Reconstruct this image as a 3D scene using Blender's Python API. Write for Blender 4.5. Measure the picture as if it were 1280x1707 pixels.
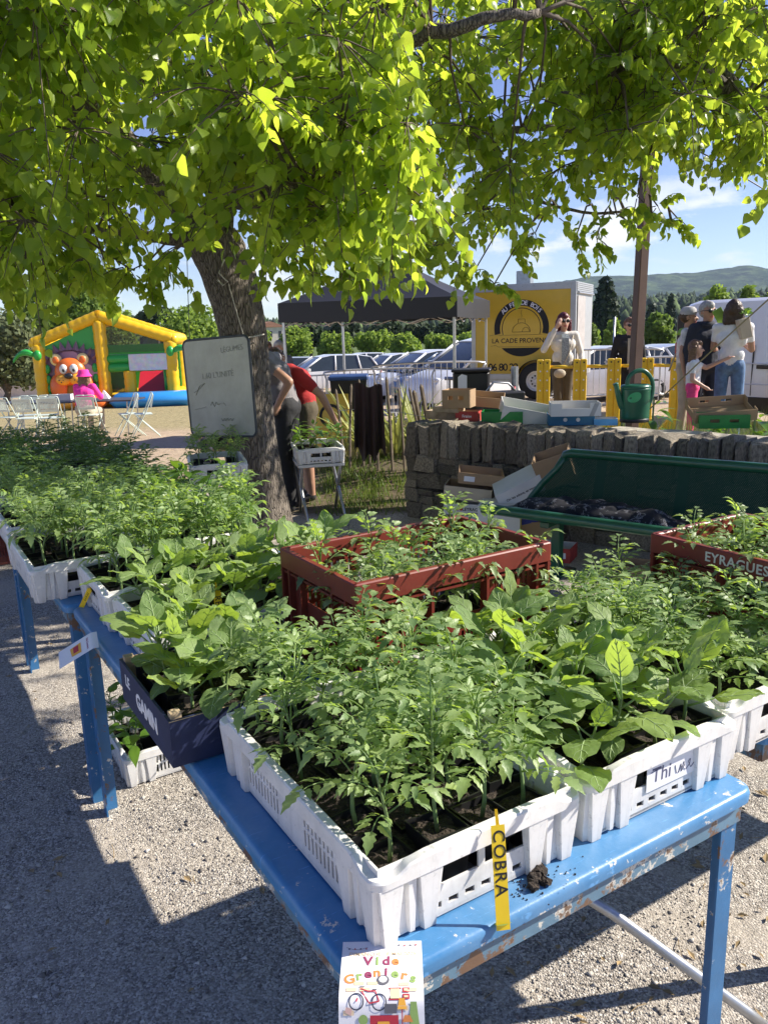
import bpy, math, random
import numpy as np
from mathutils import Vector, Matrix, Euler
for o_ in list(bpy.data.objects): bpy.data.objects.remove(o_)
scene = bpy.context.scene
COL = scene.collection
R = math.radians
# ------------------------------------------------------------------ camera
FPX, CAMH, PITCH, ROLL = 1330.0, 1.6, R(13), R(-1.7)
cam_fwd = Vector((0, math.cos(PITCH), -math.sin(PITCH)))
_r0 = Vector((1, 0, 0)); _u0 = _r0.cross(cam_fwd)
cam_right = _r0*math.cos(ROLL) + _u0*math.sin(ROLL)
cam_up = _u0*math.cos(ROLL) - _r0*math.sin(ROLL)
cam_pos = Vector((0, 0, CAMH))
cd = bpy.data.cameras.new('camera'); cam = bpy.data.objects.new('camera', cd); COL.objects.link(cam)
cam.matrix_world = Matrix((( cam_right.x, cam_up.x, -cam_fwd.x, 0), (cam_right.y, cam_up.y, -cam_fwd.y, 0),
                           (cam_right.z, cam_up.z, -cam_fwd.z, CAMH), (0, 0, 0, 1)))
cd.sensor_fit = 'HORIZONTAL'; cd.sensor_width = 36; cd.lens = 36*FPX/1280; cd.clip_start = .05; cd.clip_end = 12000
scene.camera = cam
# ------------------------------------------------------------------ sky and sun
SUN_AZ, SUN_EL = R(9), R(35)          # azimuth measured from +X towards +Y
CLX = 2.7
world = bpy.data.worlds.new('World'); scene.world = world; world.use_nodes = True
wn, wl = world.node_tree.nodes, world.node_tree.links
wn.clear()
sky = wn.new('ShaderNodeTexSky'); sky.sky_type = 'NISHITA'; sky.sun_disc = False
sky.sun_elevation = SUN_EL; sky.sun_rotation = math.pi/2 - SUN_AZ; sky.altitude = 300; sky.air_density = .9; sky.dust_density = .0; sky.ozone_density = 4.0
wtc = wn.new('ShaderNodeTexCoord'); wsep = wn.new('ShaderNodeSeparateXYZ'); wl.new(wtc.outputs['Generated'], wsep.inputs[0])
wmap = wn.new('ShaderNodeMapping'); wmap.inputs['Scale'].default_value = (5.0, 5.0, 15); wmap.inputs['Location'].default_value = (CLX, .4, .2)
wl.new(wtc.outputs['Generated'], wmap.inputs[0])
wno = wn.new('ShaderNodeTexNoise'); wno.inputs['Scale'].default_value = 1.15; wno.inputs['Detail'].default_value = 9; wno.inputs['Roughness'].default_value = .6
wl.new(wmap.outputs[0], wno.inputs['Vector'])
wr = wn.new('ShaderNodeValToRGB'); wr.color_ramp.elements[0].position = .50; wr.color_ramp.elements[1].position = .60
wl.new(wno.outputs[0], wr.inputs[0])
wband = wn.new('ShaderNodeValToRGB'); e = wband.color_ramp.elements
e[0].position = 0; e[0].color = (.35, .35, .35, 1); e[1].position = .19; e[1].color = (0, 0, 0, 1)
q = wband.color_ramp.elements.new(.10); q.color = (1, 1, 1, 1)
wl.new(wsep.outputs['Z'], wband.inputs[0])
wm = wn.new('ShaderNodeMath'); wm.operation = 'MULTIPLY'; wl.new(wr.outputs[0], wm.inputs[0]); wl.new(wband.outputs[0], wm.inputs[1])
wmix = wn.new('ShaderNodeMix'); wmix.data_type = 'RGBA'
wl.new(wm.outputs[0], wmix.inputs['Factor']); whs = wn.new('ShaderNodeHueSaturation'); whs.inputs['Saturation'].default_value = 1.0; whs.inputs['Hue'].default_value = .522; wl.new(sky.outputs[0], whs.inputs['Color']); wl.new(whs.outputs[0], wmix.inputs['A']); wmix.inputs['B'].default_value = (7.2, 7.25, 7.4, 1)
wbg = wn.new('ShaderNodeBackground'); wbg.inputs['Strength'].default_value = .063
wo = wn.new('ShaderNodeOutputWorld'); wl.new(wmix.outputs['Result'], wbg.inputs[0]); wl.new(wbg.outputs[0], wo.inputs[0])
sd = bpy.data.lights.new('sun', 'SUN'); sd.energy = 3.6; sd.angle = R(.53); sd.color = (1, .93, .82)
sun = bpy.data.objects.new('sun', sd); COL.objects.link(sun)
to_sun = Vector((math.cos(SUN_AZ)*math.cos(SUN_EL), math.sin(SUN_AZ)*math.cos(SUN_EL), math.sin(SUN_EL)))
sun.rotation_euler = to_sun.to_track_quat('Z', 'Y').to_euler(); sun.location = to_sun*50
vs = scene.view_settings; vs.view_transform = 'Standard'; vs.look = 'None'; vs.exposure = 1.42; vs.gamma = 1
scene.render.engine = 'CYCLES'
cy = scene.cycles; cy.max_bounces = 8; cy.diffuse_bounces = 4; cy.glossy_bounces = 2; cy.transmission_bounces = 5; cy.transparent_max_bounces = 10; cy.volume_bounces = 0
cy.use_fast_gi = False
# ------------------------------------------------------------------ pixel -> world helpers (photo pixels, 1280 x 1707)
def ray(x, y):
    return cam_right*((x-640)/FPX) - cam_up*((y-853.5)/FPX) + cam_fwd
def atz(x, y, z):
    d = ray(x, y); return cam_pos + d*((z-CAMH)/d.z)
def aty(x, y, Y):
    d = ray(x, y); return cam_pos + d*(Y/d.y)
def sstep(a, b, x):
    t = min(1, max(0, (x-a)/(b-a))); return t*t*(3-2*t)
_prof = [(-50, 0), (0, 0), (10.5, 0), (14.5, -.25), (17, -.42), (25, -.66), (37, -1.07), (60, -1.4), (120, -1.8), (4000, -2.5)]
def gz(x, y):
    """ground height"""
    for (a, za), (b, zb) in zip(_prof, _prof[1:]):
        if y <= b: z = za + (zb-za)*(y-a)/(b-a); break
    else: z = -2.5
    z += .52*math.exp(-((x-2.9)/2.2)**2 - ((y-15.8)/2.0)**2)          # the food trailer stands on a low rise
    z += .20*sstep(6.9, 8.4, y)*(1-sstep(9.5, 12, y))*sstep(-.9, -.2, x)*(1-sstep(1.5, 3, x))   # grass bank behind the path
    return z
def gpx(x, D):
    """ground point on the vertical plane y = D under pixel column x"""
    p = aty(x, 600, D); return Vector((p.x, D, gz(p.x, D)))
# ------------------------------------------------------------------ mesh helpers
def ident(): return Matrix.Identity(4)
def TR(loc=(0, 0, 0), rot=(0, 0, 0), sc=None):
    m = Matrix.Translation(loc) @ Euler(rot).to_matrix().to_4x4()
    if sc: m = m @ Matrix.Diagonal((*sc, 1))
    return m
class MB:
    def __init__(s): s.v = []; s.f = []; s.mi = []
    def add(s, vs, fs, m=0, M=None):
        b = len(s.v)
        s.v += [tuple(M @ Vector(p)) for p in vs] if M is not None else [tuple(p) for p in vs]
        s.f += [tuple(i+b for i in f) for f in fs]; s.mi += [m]*len(fs); return s
    def bx(s, x0, x1, y0, y1, z0, z1, m=0, M=None):
        return s.add([(x0,y0,z0),(x1,y0,z0),(x1,y1,z0),(x0,y1,z0),(x0,y0,z1),(x1,y0,z1),(x1,y1,z1),(x0,y1,z1)],
                     [(0,3,2,1),(4,5,6,7),(0,1,5,4),(1,2,6,5),(2,3,7,6),(3,0,4,7)], m, M)
    def cb(s, x0, x1, y0, y1, z0, z1, c=.004, m=0, M=None, jit=0, rng=None):
        """box with chamfered edges"""
        c = min(c, .49*abs(x1-x0), .49*abs(y1-y0), .49*abs(z1-z0))
        X, Y, Z = (x0, x1), (y0, y1), (z0, z1); vs = []; idx = {}
        for i in (0, 1):
            for j in (0, 1):
                for k in (0, 1):
                    sx, sy, sz = (1-2*i)*c, (1-2*j)*c, (1-2*k)*c
                    for a, p in enumerate(((X[i], Y[j]+sy, Z[k]+sz), (X[i]+sx, Y[j], Z[k]+sz), (X[i]+sx, Y[j]+sy, Z[k]))):
                        idx[i, j, k, a] = len(vs); vs.append(p)
        if jit:
            vs = [tuple(q + rng.uniform(-jit, jit) for q in p) for p in vs]
        fs = []
        for i in (0, 1):
            r = [idx[i,0,0,0], idx[i,1,0,0], idx[i,1,1,0], idx[i,0,1,0]]; fs.append(r if i else r[::-1])
            r = [idx[0,i,0,1], idx[1,i,0,1], idx[1,i,1,1], idx[0,i,1,1]]; fs.append(r[::-1] if i else r)
            r = [idx[0,0,i,2], idx[1,0,i,2], idx[1,1,i,2], idx[0,1,i,2]]; fs.append(r if i else r[::-1])
        for j in (0, 1):
            for k in (0, 1):
                a = [idx[0,j,k,1], idx[1,j,k,1], idx[1,j,k,2], idx[0,j,k,2]]; fs.append(a if (j != k) else a[::-1])
                a = [idx[j,0,k,0], idx[j,1,k,0], idx[j,1,k,2], idx[j,0,k,2]]; fs.append(a[::-1] if (j != k) else a)
                a = [idx[j,k,0,0], idx[j,k,1,0], idx[j,k,1,1], idx[j,k,0,1]]; fs.append(a if (j != k) else a[::-1])
        for i in (0, 1):
            for j in (0, 1):
                for k in (0, 1):
                    t = [idx[i,j,k,0], idx[i,j,k,1], idx[i,j,k,2]]; fs.append(t if (i+j+k) % 2 else t[::-1])
        return s.add(vs, fs, m, M)
    def tube(s, pts, r, n=8, m=0, M=None, cap=True, flat=None):
        pts = [Vector(p) for p in pts]; N = len(pts)
        rs = [r]*N if isinstance(r, (int, float)) else list(r)
        vs, fs = [], []; up = None
        for i, p in enumerate(pts):
            t = (pts[min(i+1, N-1)] - pts[max(i-1, 0)]).normalized()
            if up is None:
                up = Vector((0, 0, 1)) if abs(t.z) < .9 else Vector((1, 0, 0))
            a = t.cross(up).normalized(); b = a.cross(t); up = b
            for k in range(n):
                th = 2*math.pi*k/n
                vs.append(p + a*(rs[i]*math.cos(th)) + b*(rs[i]*math.sin(th)*(flat or 1)))
        for i in range(N-1):
            for k in range(n):
                k2 = (k+1) % n; fs.append((i*n+k, i*n+k2, (i+1)*n+k2, (i+1)*n+k))
        if cap: fs.append(tuple(range(n))[::-1]); fs.append(tuple((N-1)*n+k for k in range(n)))
        return s.add(vs, fs, m, M)
    def lathe(s, prof, n=24, sx=1, sy=1, m=0, M=None, cap=True):
        vs, fs = [], []; N = len(prof)
        for (r, z) in prof:
            for k in range(n):
                th = 2*math.pi*k/n; vs.append((r*math.cos(th)*sx, r*math.sin(th)*sy, z))
        for i in range(N-1):
            for k in range(n):
                k2 = (k+1) % n; fs.append((i*n+k, i*n+k2, (i+1)*n+k2, (i+1)*n+k))
        if cap: fs.append(tuple(range(n))[::-1]); fs.append(tuple((N-1)*n+k for k in range(n)))
        return s.add(vs, fs, m, M)
    def ell(s, c, r, nu=16, nv=10, m=0, M=None):
        r = (r, r, r) if isinstance(r, (int, float)) else r
        vs = [(c[0], c[1], c[2]-r[2])]; fs = []
        for i in range(1, nv):
            ph = -math.pi/2 + math.pi*i/nv
            for k in range(nu):
                th = 2*math.pi*k/nu
                vs.append((c[0]+r[0]*math.cos(ph)*math.cos(th), c[1]+r[1]*math.cos(ph)*math.sin(th), c[2]+r[2]*math.sin(ph)))
        vs.append((c[0], c[1], c[2]+r[2])); T = len(vs)-1
        for k in range(nu):
            k2 = (k+1) % nu; fs.append((0, 1+k2, 1+k)); fs.append((T, T-nu+k, T-nu+k2))
            for i in range(nv-2): fs.append((1+i*nu+k, 1+i*nu+k2, 1+(i+1)*nu+k2, 1+(i+1)*nu+k))
        return s.add(vs, fs, m, M)
    def prism(s, poly, z0, z1, m=0, M=None):
        n = len(poly)
        vs = [(x, y, z0) for x, y in poly] + [(x, y, z1) for x, y in poly]
        fs = [tuple(range(n))[::-1], tuple(range(n, 2*n))] + [(i, (i+1) % n, n+(i+1) % n, n+i) for i in range(n)]
        return s.add(vs, fs, m, M)
    def slab(s, W, H, T, holes, m=0, M=None):
        """upright slab in x (0..W), z (0..H), y (0..T) with rectangular openings (x0,x1,z0,z1)"""
        E = 1e-6
        xs = sorted({0, W} | {round(h[i], 5) for h in holes for i in (0, 1)}); zs = sorted({0, H} | {round(h[i], 5) for h in holes for i in (2, 3)})
        def solid(i, j):
            if i < 0 or j < 0 or i >= len(xs)-1 or j >= len(zs)-1: return False
            x, z = (xs[i]+xs[i+1])/2, (zs[j]+zs[j+1])/2
            return not any(h[0]-E < x < h[1]+E and h[2]-E < z < h[3]+E for h in holes)
        vid = {}; vs = []; fs = []
        def V(i, j, y):
            k = (i, j, y)
            if k not in vid: vid[k] = len(vs); vs.append((xs[i], T if y else 0, zs[j]))
            return vid[k]
        for i in range(len(xs)-1):
            for j in range(len(zs)-1):
                if not solid(i, j): continue
                fs.append((V(i,j,0), V(i+1,j,0), V(i+1,j+1,0), V(i,j+1,0)))
                fs.append((V(i,j,1), V(i,j+1,1), V(i+1,j+1,1), V(i+1,j,1)))
                if not solid(i-1, j): fs.append((V(i,j,0), V(i,j+1,0), V(i,j+1,1), V(i,j,1)))
                if not solid(i+1, j): fs.append((V(i+1,j,0), V(i+1,j,1), V(i+1,j+1,1), V(i+1,j+1,0)))
                if not solid(i, j-1): fs.append((V(i,j,0), V(i,j,1), V(i+1,j,1), V(i+1,j,0)))
                if not solid(i, j+1): fs.append((V(i,j+1,0), V(i+1,j+1,0), V(i+1,j+1,1), V(i,j+1,1)))
        return s.add(vs, fs, m, M)
    def mesh(s, name, mats, smooth=False):
        me = bpy.data.meshes.new(name); me.from_pydata(s.v, [], s.f)
        for mt in (mats if isinstance(mats, (list, tuple)) else [mats]): me.materials.append(mt)
        me.polygons.foreach_set('material_index', s.mi)
        me.polygons.foreach_set('use_smooth', [bool(smooth)]*len(s.f)); me.update()
        if smooth == 'auto':
            me.set_sharp_from_angle(angle=R(40))
        return me
    def build(s, name, mats, parent=None, smooth=False, M=None):
        return obj(name, s.mesh(name, mats, smooth), parent, M)
def obj(name, me, parent=None, M=None):
    o = bpy.data.objects.new(name, me); COL.objects.link(o)
    if parent: o.parent = parent
    if M is not None: o.matrix_local = M
    return o
def tag(o, label=None, cat=None, group=None, kind=None):
    if label: o['label'] = label
    if cat: o['category'] = cat
    if group: o['group'] = group
    if kind: o['kind'] = kind
    return o
def thing(name, label, cat, loc=(0, 0, 0), rz=0, group=None, rot=None):
    o = bpy.data.objects.new(name, None); COL.objects.link(o); o.empty_display_size = .1
    o.location = loc; o.rotation_euler = rot or (0, 0, rz); return tag(o, label, cat, group)
def copy_tree(o, parent=None, label=None, group=None):
    c = o.copy(); COL.objects.link(c); c.parent = parent
    if label: c['label'] = label
    if group: c['group'] = group
    for ch in KIDS.get(o.name) or list(o.children): copy_tree(ch, c)
    return c
KIDS = {}
def np_mesh(name, V, F, mat, smooth=False):
    """big triangle/quad mesh from numpy arrays"""
    me = bpy.data.meshes.new(name); k = F.shape[1]
    me.vertices.add(len(V)); me.vertices.foreach_set('co', V.astype(np.float32).ravel())
    me.loops.add(F.size); me.loops.foreach_set('vertex_index', F.astype(np.int32).ravel())
    me.polygons.add(len(F)); me.polygons.foreach_set('loop_start', np.arange(0, F.size, k, dtype=np.int32))
    me.polygons.foreach_set('loop_total', np.full(len(F), k, dtype=np.int32))
    me.materials.append(mat); me.update(calc_edges=True); me.validate()
    if smooth: me.polygons.foreach_set('use_smooth', np.ones(len(F), dtype=bool))
    return me
def text(name, body, size, mat, parent, M, depth=.0006, align='CENTER', space=1, bold=0):
    c = bpy.data.curves.new(name, 'FONT'); c.body = body; c.size = size; c.align_x = align; c.align_y = 'CENTER'
    c.extrude = depth; c.space_character = space; c.offset = bold; c.resolution_u = 3
    t = bpy.data.objects.new(name, c); COL.objects.link(t)
    dg = bpy.context.evaluated_depsgraph_get(); me = bpy.data.meshes.new_from_object(t.evaluated_get(dg))
    bpy.data.objects.remove(t); bpy.data.curves.remove(c)
    me.materials.clear(); me.materials.append(mat); me.name = name
    return obj(name, me, parent, M)
UPR = Matrix(((1,0,0,0),(0,0,-1,0),(0,1,0,0),(0,0,0,1)))     # xy plane -> upright facing -y
# ------------------------------------------------------------------ materials
def nodes(name):
    m = bpy.data.materials.new(name); m.use_nodes = True; n = m.node_tree.nodes; l = m.node_tree.links
    return m, n, l, n['Principled BSDF'], n['Material Output']
def noise(n, l, scale, detail=4, rough=.55, src='Object', vec=None):
    t = n.new('ShaderNodeTexNoise'); t.inputs['Scale'].default_value = scale; t.inputs['Detail'].default_value = detail; t.inputs['Roughness'].default_value = rough
    if vec is None:
        if src == 'Position': c = n.new('ShaderNodeNewGeometry').outputs['Position']
        else: c = n.new('ShaderNodeTexCoord').outputs[src]
        vec = c
    l.new(vec, t.inputs['Vector']); return t
def ramp(n, l, fac, stops):
    r = n.new('ShaderNodeValToRGB'); els = r.color_ramp.elements
    els[0].position, els[0].color = stops[0][0], (*stops[0][1], 1); els[1].position, els[1].color = stops[-1][0], (*stops[-1][1], 1)
    for p, c in stops[1:-1]: els.new(p).color = (*c, 1)
    l.new(fac, r.inputs[0]); return r
def mixc(n, l, fac, a, b):
    x = n.new('ShaderNodeMix'); x.data_type = 'RGBA'
    for s, val in (('Factor', fac), ('A', a), ('B', b)):
        if hasattr(val, 'links'): l.new(val, x.inputs[s])
        else: x.inputs[s].default_value = val if s == 'Factor' else (*val, 1)
    return x.outputs['Result']
def g3(v): return (v, v, v)
def mat(name, col, rough=.6, metal=0, var=.15, scale=8, bump=0, bscale=60, spec=.5, col2=None, src='Object', rvar=0, coat=0, rnd=0):
    m, n, l, b, out = nodes(name)
    c1 = tuple(max(0, x*(1-var)) for x in col); c2 = col2 or tuple(min(1, x*(1+var)) for x in col)
    t = noise(n, l, scale, 5, src=src); r = ramp(n, l, t.outputs[0], [(.3, c1), (.7, c2)])
    colr = r.outputs[0]
    if rnd:
        oi = n.new('ShaderNodeObjectInfo'); hs = n.new('ShaderNodeHueSaturation'); mr = n.new('ShaderNodeMapRange')
        mr.inputs['To Min'].default_value = 1-rnd; mr.inputs['To Max'].default_value = 1+rnd
        l.new(oi.outputs['Random'], mr.inputs[0]); l.new(mr.outputs[0], hs.inputs['Value']); l.new(colr, hs.inputs['Color']); colr = hs.outputs[0]
    l.new(colr, b.inputs['Base Color'])
    b.inputs['Roughness'].default_value = rough; b.inputs['Metallic'].default_value = metal; b.inputs['Specular IOR Level'].default_value = spec
    if coat: b.inputs['Coat Weight'].default_value = coat; b.inputs['Coat Roughness'].default_value = .08
    if rvar:
        mr = n.new('ShaderNodeMapRange'); mr.inputs['To Min'].default_value = rough-rvar; mr.inputs['To Max'].default_value = rough+rvar
        l.new(t.outputs[0], mr.inputs[0]); l.new(mr.outputs[0], b.inputs['Roughness'])
    if bump:
        t2 = noise(n, l, bscale, 4, src=src); bp = n.new('ShaderNodeBump'); bp.inputs['Strength'].default_value = bump; bp.inputs['Distance'].default_value = .01
        l.new(t2.outputs[0], bp.inputs['Height']); l.new(bp.outputs[0], b.inputs['Normal'])
    return m
def leaf_mat(name, col, tcol, rough=.42, spec=.5, tr=.42, var=.3, bump=.25, bscale=90, hue=.03, under=None):
    """leaf: glossy skin over a body that lets light through; each leaf its own tint"""
    m, n, l, b, out = nodes(name)
    g = n.new('ShaderNodeNewGeometry'); oi = n.new('ShaderNodeObjectInfo')
    ad = n.new('ShaderNodeMath'); ad.operation = 'ADD'; l.new(g.outputs['Random Per Island'], ad.inputs[0]); l.new(oi.outputs['Random'], ad.inputs[1])
    fr = n.new('ShaderNodeMath'); fr.operation = 'FRACT'; l.new(ad.outputs[0], fr.inputs[0])
    t = noise(n, l, 14, 3)
    mx = n.new('ShaderNodeMath'); mx.operation = 'MULTIPLY_ADD'; mx.inputs[1].default_value = .35; l.new(t.outputs[0], mx.inputs[0]); 
    sc = n.new('ShaderNodeMath'); sc.operation = 'MULTIPLY'; sc.inputs[1].default_value = .65; l.new(fr.outputs[0], sc.inputs[0]); l.new(sc.outputs[0], mx.inputs[2])
    def pair(c):
        a = (c[0]*(1-var), c[1]*(1-var*.8), c[2]*(1-var)); d = (c[0]*(1+var*1.3), c[1]*(1+var*.8), c[2]*(1+var*.5))
        return ramp(n, l, mx.outputs[0], [(.15, a), (.85, d)])
    cr = pair(col); base = cr.outputs[0]
    if under: base = mixc(n, l, g.outputs['Backfacing'], base, under)
    l.new(base, b.inputs['Base Color']); b.inputs['Roughness'].default_value = rough; b.inputs['Specular IOR Level'].default_value = spec
    tb = n.new('ShaderNodeBsdfTranslucent'); l.new(pair(tcol).outputs[0], tb.inputs[0])
    ms = n.new('ShaderNodeMixShader'); ms.inputs[0].default_value = tr; l.new(b.outputs[0], ms.inputs[1]); l.new(tb.outputs[0], ms.inputs[2]); l.new(ms.outputs[0], out.inputs[0])
    if bump:
        t2 = noise(n, l, bscale, 3); bp = n.new('ShaderNodeBump'); bp.inputs['Strength'].default_value = bump; bp.inputs['Distance'].default_value = .004
        l.new(t2.outputs[0], bp.inputs['Height']); l.new(bp.outputs[0], b.inputs['Normal'])
    return m
# ================================================================== SETTING
rng = random.Random(7)
def ground_mat():
    m, n, l, b, out = nodes('ground_mix')
    geo = n.new('ShaderNodeNewGeometry'); pos = geo.outputs['Position']
    sep = n.new('ShaderNodeSeparateXYZ'); l.new(pos, sep.inputs[0])
    nz = noise(n, l, .9, 5, vec=pos); nf = noise(n, l, 9, 5, vec=pos)
    def mask(axis, lo, hi, amp=1.0, src=None):
        a = n.new('ShaderNodeMath'); a.operation = 'MULTIPLY_ADD'; a.inputs[1].default_value = amp
        l.new((src or nz).outputs[0], a.inputs[0]); l.new(sep.outputs[axis], a.inputs[2])
        r = n.new('ShaderNodeMapRange'); r.interpolation_type = 'SMOOTHSTEP'
        r.inputs['From Min'].default_value = lo+amp*.5; r.inputs['From Max'].default_value = hi+amp*.5; l.new(a.outputs[0], r.inputs[0]); return r.outputs[0]
    def mul(a, c):
        x = n.new('ShaderNodeMath'); x.operation = 'MULTIPLY'; l.new(a, x.inputs[0])
        if hasattr(c, 'links'): l.new(c, x.inputs[1])
        else: x.inputs[1].default_value = c
        return x.outputs[0]
    def inv(a):
        x = n.new('ShaderNodeMath'); x.operation = 'SUBTRACT'; x.inputs[0].default_value = 1; l.new(a, x.inputs[1]); return x.outputs[0]
    # gravel
    vo = n.new('ShaderNodeTexVoronoi'); vo.inputs['Scale'].default_value = 185; l.new(pos, vo.inputs['Vector'])
    sp = n.new('ShaderNodeSeparateColor'); l.new(vo.outputs['Color'], sp.inputs[0])
    grav = ramp(n, l, sp.outputs[0], [(.0, (.14, .125, .11)), (.4, (.33, .295, .255)), (.75, (.49, .445, .385)), (1, (.70, .65, .57))])
    dust = n.new('ShaderNodeMapRange'); dust.inputs['From Min'].default_value = .44; dust.inputs['From Max'].default_value = .72; dust.inputs['To Max'].default_value = .8
    big = noise(n, l, 1.7, 6, .65, vec=pos); l.new(big.outputs[0], dust.inputs[0])
    gcol = mixc(n, l, dust.outputs[0], grav.outputs[0], (.47, .415, .34))
    vd = n.new('ShaderNodeMath'); vd.operation = 'MULTIPLY'; l.new(vo.outputs['Distance'], vd.inputs[0]); l.new(inv(dust.outputs[0]), vd.inputs[1])
    # lot
    lot = ramp(n, l, nf.outputs[0], [(.3, (.40, .30, .20)), (.7, (.52, .41, .29))]).outputs[0]
    dry = ramp(n, l, nf.outputs[0], [(.3, (.22, .20, .08)), (.7, (.40, .34, .17))]).outputs[0]
    far = ramp(n, l, nf.outputs[0], [(.3, (.06, .10, .03)), (.7, (.15, .19, .06))]).outputs[0]
    dirt = ramp(n, l, nf.outputs[0], [(.3, (.10, .085, .055)), (.55, (.17, .135, .085)), (.8, (.07, .10, .03))]).outputs[0]
    col = mixc(n, l, mask('Y', 7.6, 8.8, .8), gcol, lot)
    gm = mul(mask('Y', 16.5, 18.5, 2.5), inv(mask('Y', 30, 34, 3)))
    col = mixc(n, l, mul(gm, mul(inv(mask('X', -3.6, -2, 2)), .75)), col, dry)
    bk = mul(mul(mask('Y', 6.75, 7.0, .25, nf), inv(mask('Y', 9.6, 10.4, .8))), mul(mask('X', -1.2, -.8, .5), inv(mask('X', 3.2, 3.6, .5))))
    col = mixc(n, l, bk, col, dirt)
    col = mixc(n, l, mask('Y', 42, 48, 4), col, far)
    l.new(col, b.inputs['Base Color']); b.inputs['Roughness'].default_value = .95; b.inputs['Specular IOR Level'].default_value = .15
    bp = n.new('ShaderNodeBump'); bp.invert = True; bp.inputs['Strength'].default_value = .8; bp.inputs['Distance'].default_value = .006
    l.new(vd.outputs[0], bp.inputs['Height'])
    b2 = n.new('ShaderNodeBump'); b2.inputs['Strength'].default_value = .5; b2.inputs['Distance'].default_value = .03; l.new(nf.outputs[0], b2.inputs['Height']); l.new(bp.outputs[0], b2.inputs['Normal'])
    l.new(b2.outputs[0], b.inputs['Normal']); return m
def ground():
    xs = [-3500, -1800, -900, -450, -230, -120, -70, -45, -30, -22, -17] + [x*.6 for x in range(-23, 24)] + [17, 22, 30, 45, 70, 120, 230, 450, 900, 1800, 3500]
    ys = [-12, -8, -5, -3, -1.5] + [y*.3 for y in range(0, 60)] + [18+y for y in range(0, 24)] + [45, 50, 56, 64, 75, 90, 120, 180, 300, 500, 900, 1600, 2600, 3400]
    r = random.Random(3); V = []; F = []
    for y in ys:
        for x in xs:
            V.append((x, y, gz(x, y) + (r.uniform(-.012, .012) if y > 3.2 else 0)))
    nx = len(xs)
    for j in range(len(ys)-1):
        for i in range(nx-1): F.append((j*nx+i, j*nx+i+1, (j+1)*nx+i+1, (j+1)*nx+i))
    mb = MB(); mb.add(V, F); return tag(mb.build('ground', ground_mat(), smooth=True), kind='structure')
ground()
# loose pebbles on the gravel, where they can be told apart
def pebbles():
    rs = np.random.default_rng(5); N = 26000
    D = .9 + 3.6*rs.random(N)**1.4; lat = (rs.random(N)*1.35-.75)*D*.78
    V0 = np.array([(1,0,0),(-.5,.85,.0),(-.5,-.85,0),(.1,.05,.75),(0,0,-.5)]); F0 = np.array([(0,1,3),(1,2,3),(2,0,3),(1,0,4),(2,1,4),(0,2,4)])
    s = rs.uniform(.0020, .0048, N)*(1+rs.random(N)**12*2.6); a = rs.random(N)*6.28; fl = rs.uniform(.6, 1, N); st = rs.uniform(.65, 1.2, N)
    X = V0[None, :, 0]*s[:, None]*st[:, None]; Y = V0[None, :, 1]*s[:, None]; Z = V0[None, :, 2]*s[:, None]*fl[:, None]
    x = X*np.cos(a)[:, None]-Y*np.sin(a)[:, None]+lat[:, None]; y = X*np.sin(a)[:, None]+Y*np.cos(a)[:, None]+D[:, None]; z = Z+.001
    V = np.stack([x, y, z], -1).reshape(-1, 3); F = (F0[None]+5*np.arange(N)[:, None, None]).reshape(-1, 3)
    m, n, l, b, out = nodes('pebble_stone'); g = n.new('ShaderNodeNewGeometry')
    r = ramp(n, l, g.outputs['Random Per Island'], [(0, (.12, .105, .095)), (.4, (.28, .255, .225)), (.75, (.44, .405, .35)), (1, (.66, .62, .55))]); l.new(r.outputs[0], b.inputs['Base Color']); b.inputs['Roughness'].default_value = .85
    o = obj('gravel', np_mesh('gravel', V, F, m)); tag(o, 'loose grey gravel on the ground around the blue tables', 'gravel', kind='stuff')
pebbles()
# dry twigs and fallen leaves lying about the gravel
M_dryleaf = mat('dry_leaf', (.30, .21, .10), .8, var=.35, scale=20)
def litter():
    mb = MB(); r = random.Random(12)
    for k in range(420):
        x, y = (r.uniform(.15, 1.5), r.uniform(1.2, 2.6)) if k % 3 else (r.uniform(-2.2, 1), r.uniform(1, 4))
        a, s = r.uniform(0, 6.3), r.uniform(.008, .022); M = TR((x, y, .006), (r.uniform(-.4, .4), r.uniform(-.4, .4), a))
        if k % 4 == 0: mb.tube([(-2*s, 0, 0), (0, s*.2, .003), (2*s, -s*.1, 0)], .0012, 4, M=M)
        else: mb.add([(-s, 0, 0), (-.2*s, -.45*s, .003), (s, 0, .002), (-.1*s, .45*s, .004)], [(0, 1, 2, 3)], M=M)
    tag(mb.build('leaf_litter', M_dryleaf), 'dry fallen leaf scraps and twigs scattered on the gravel', 'leaf litter', kind='stuff')
litter()
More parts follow.
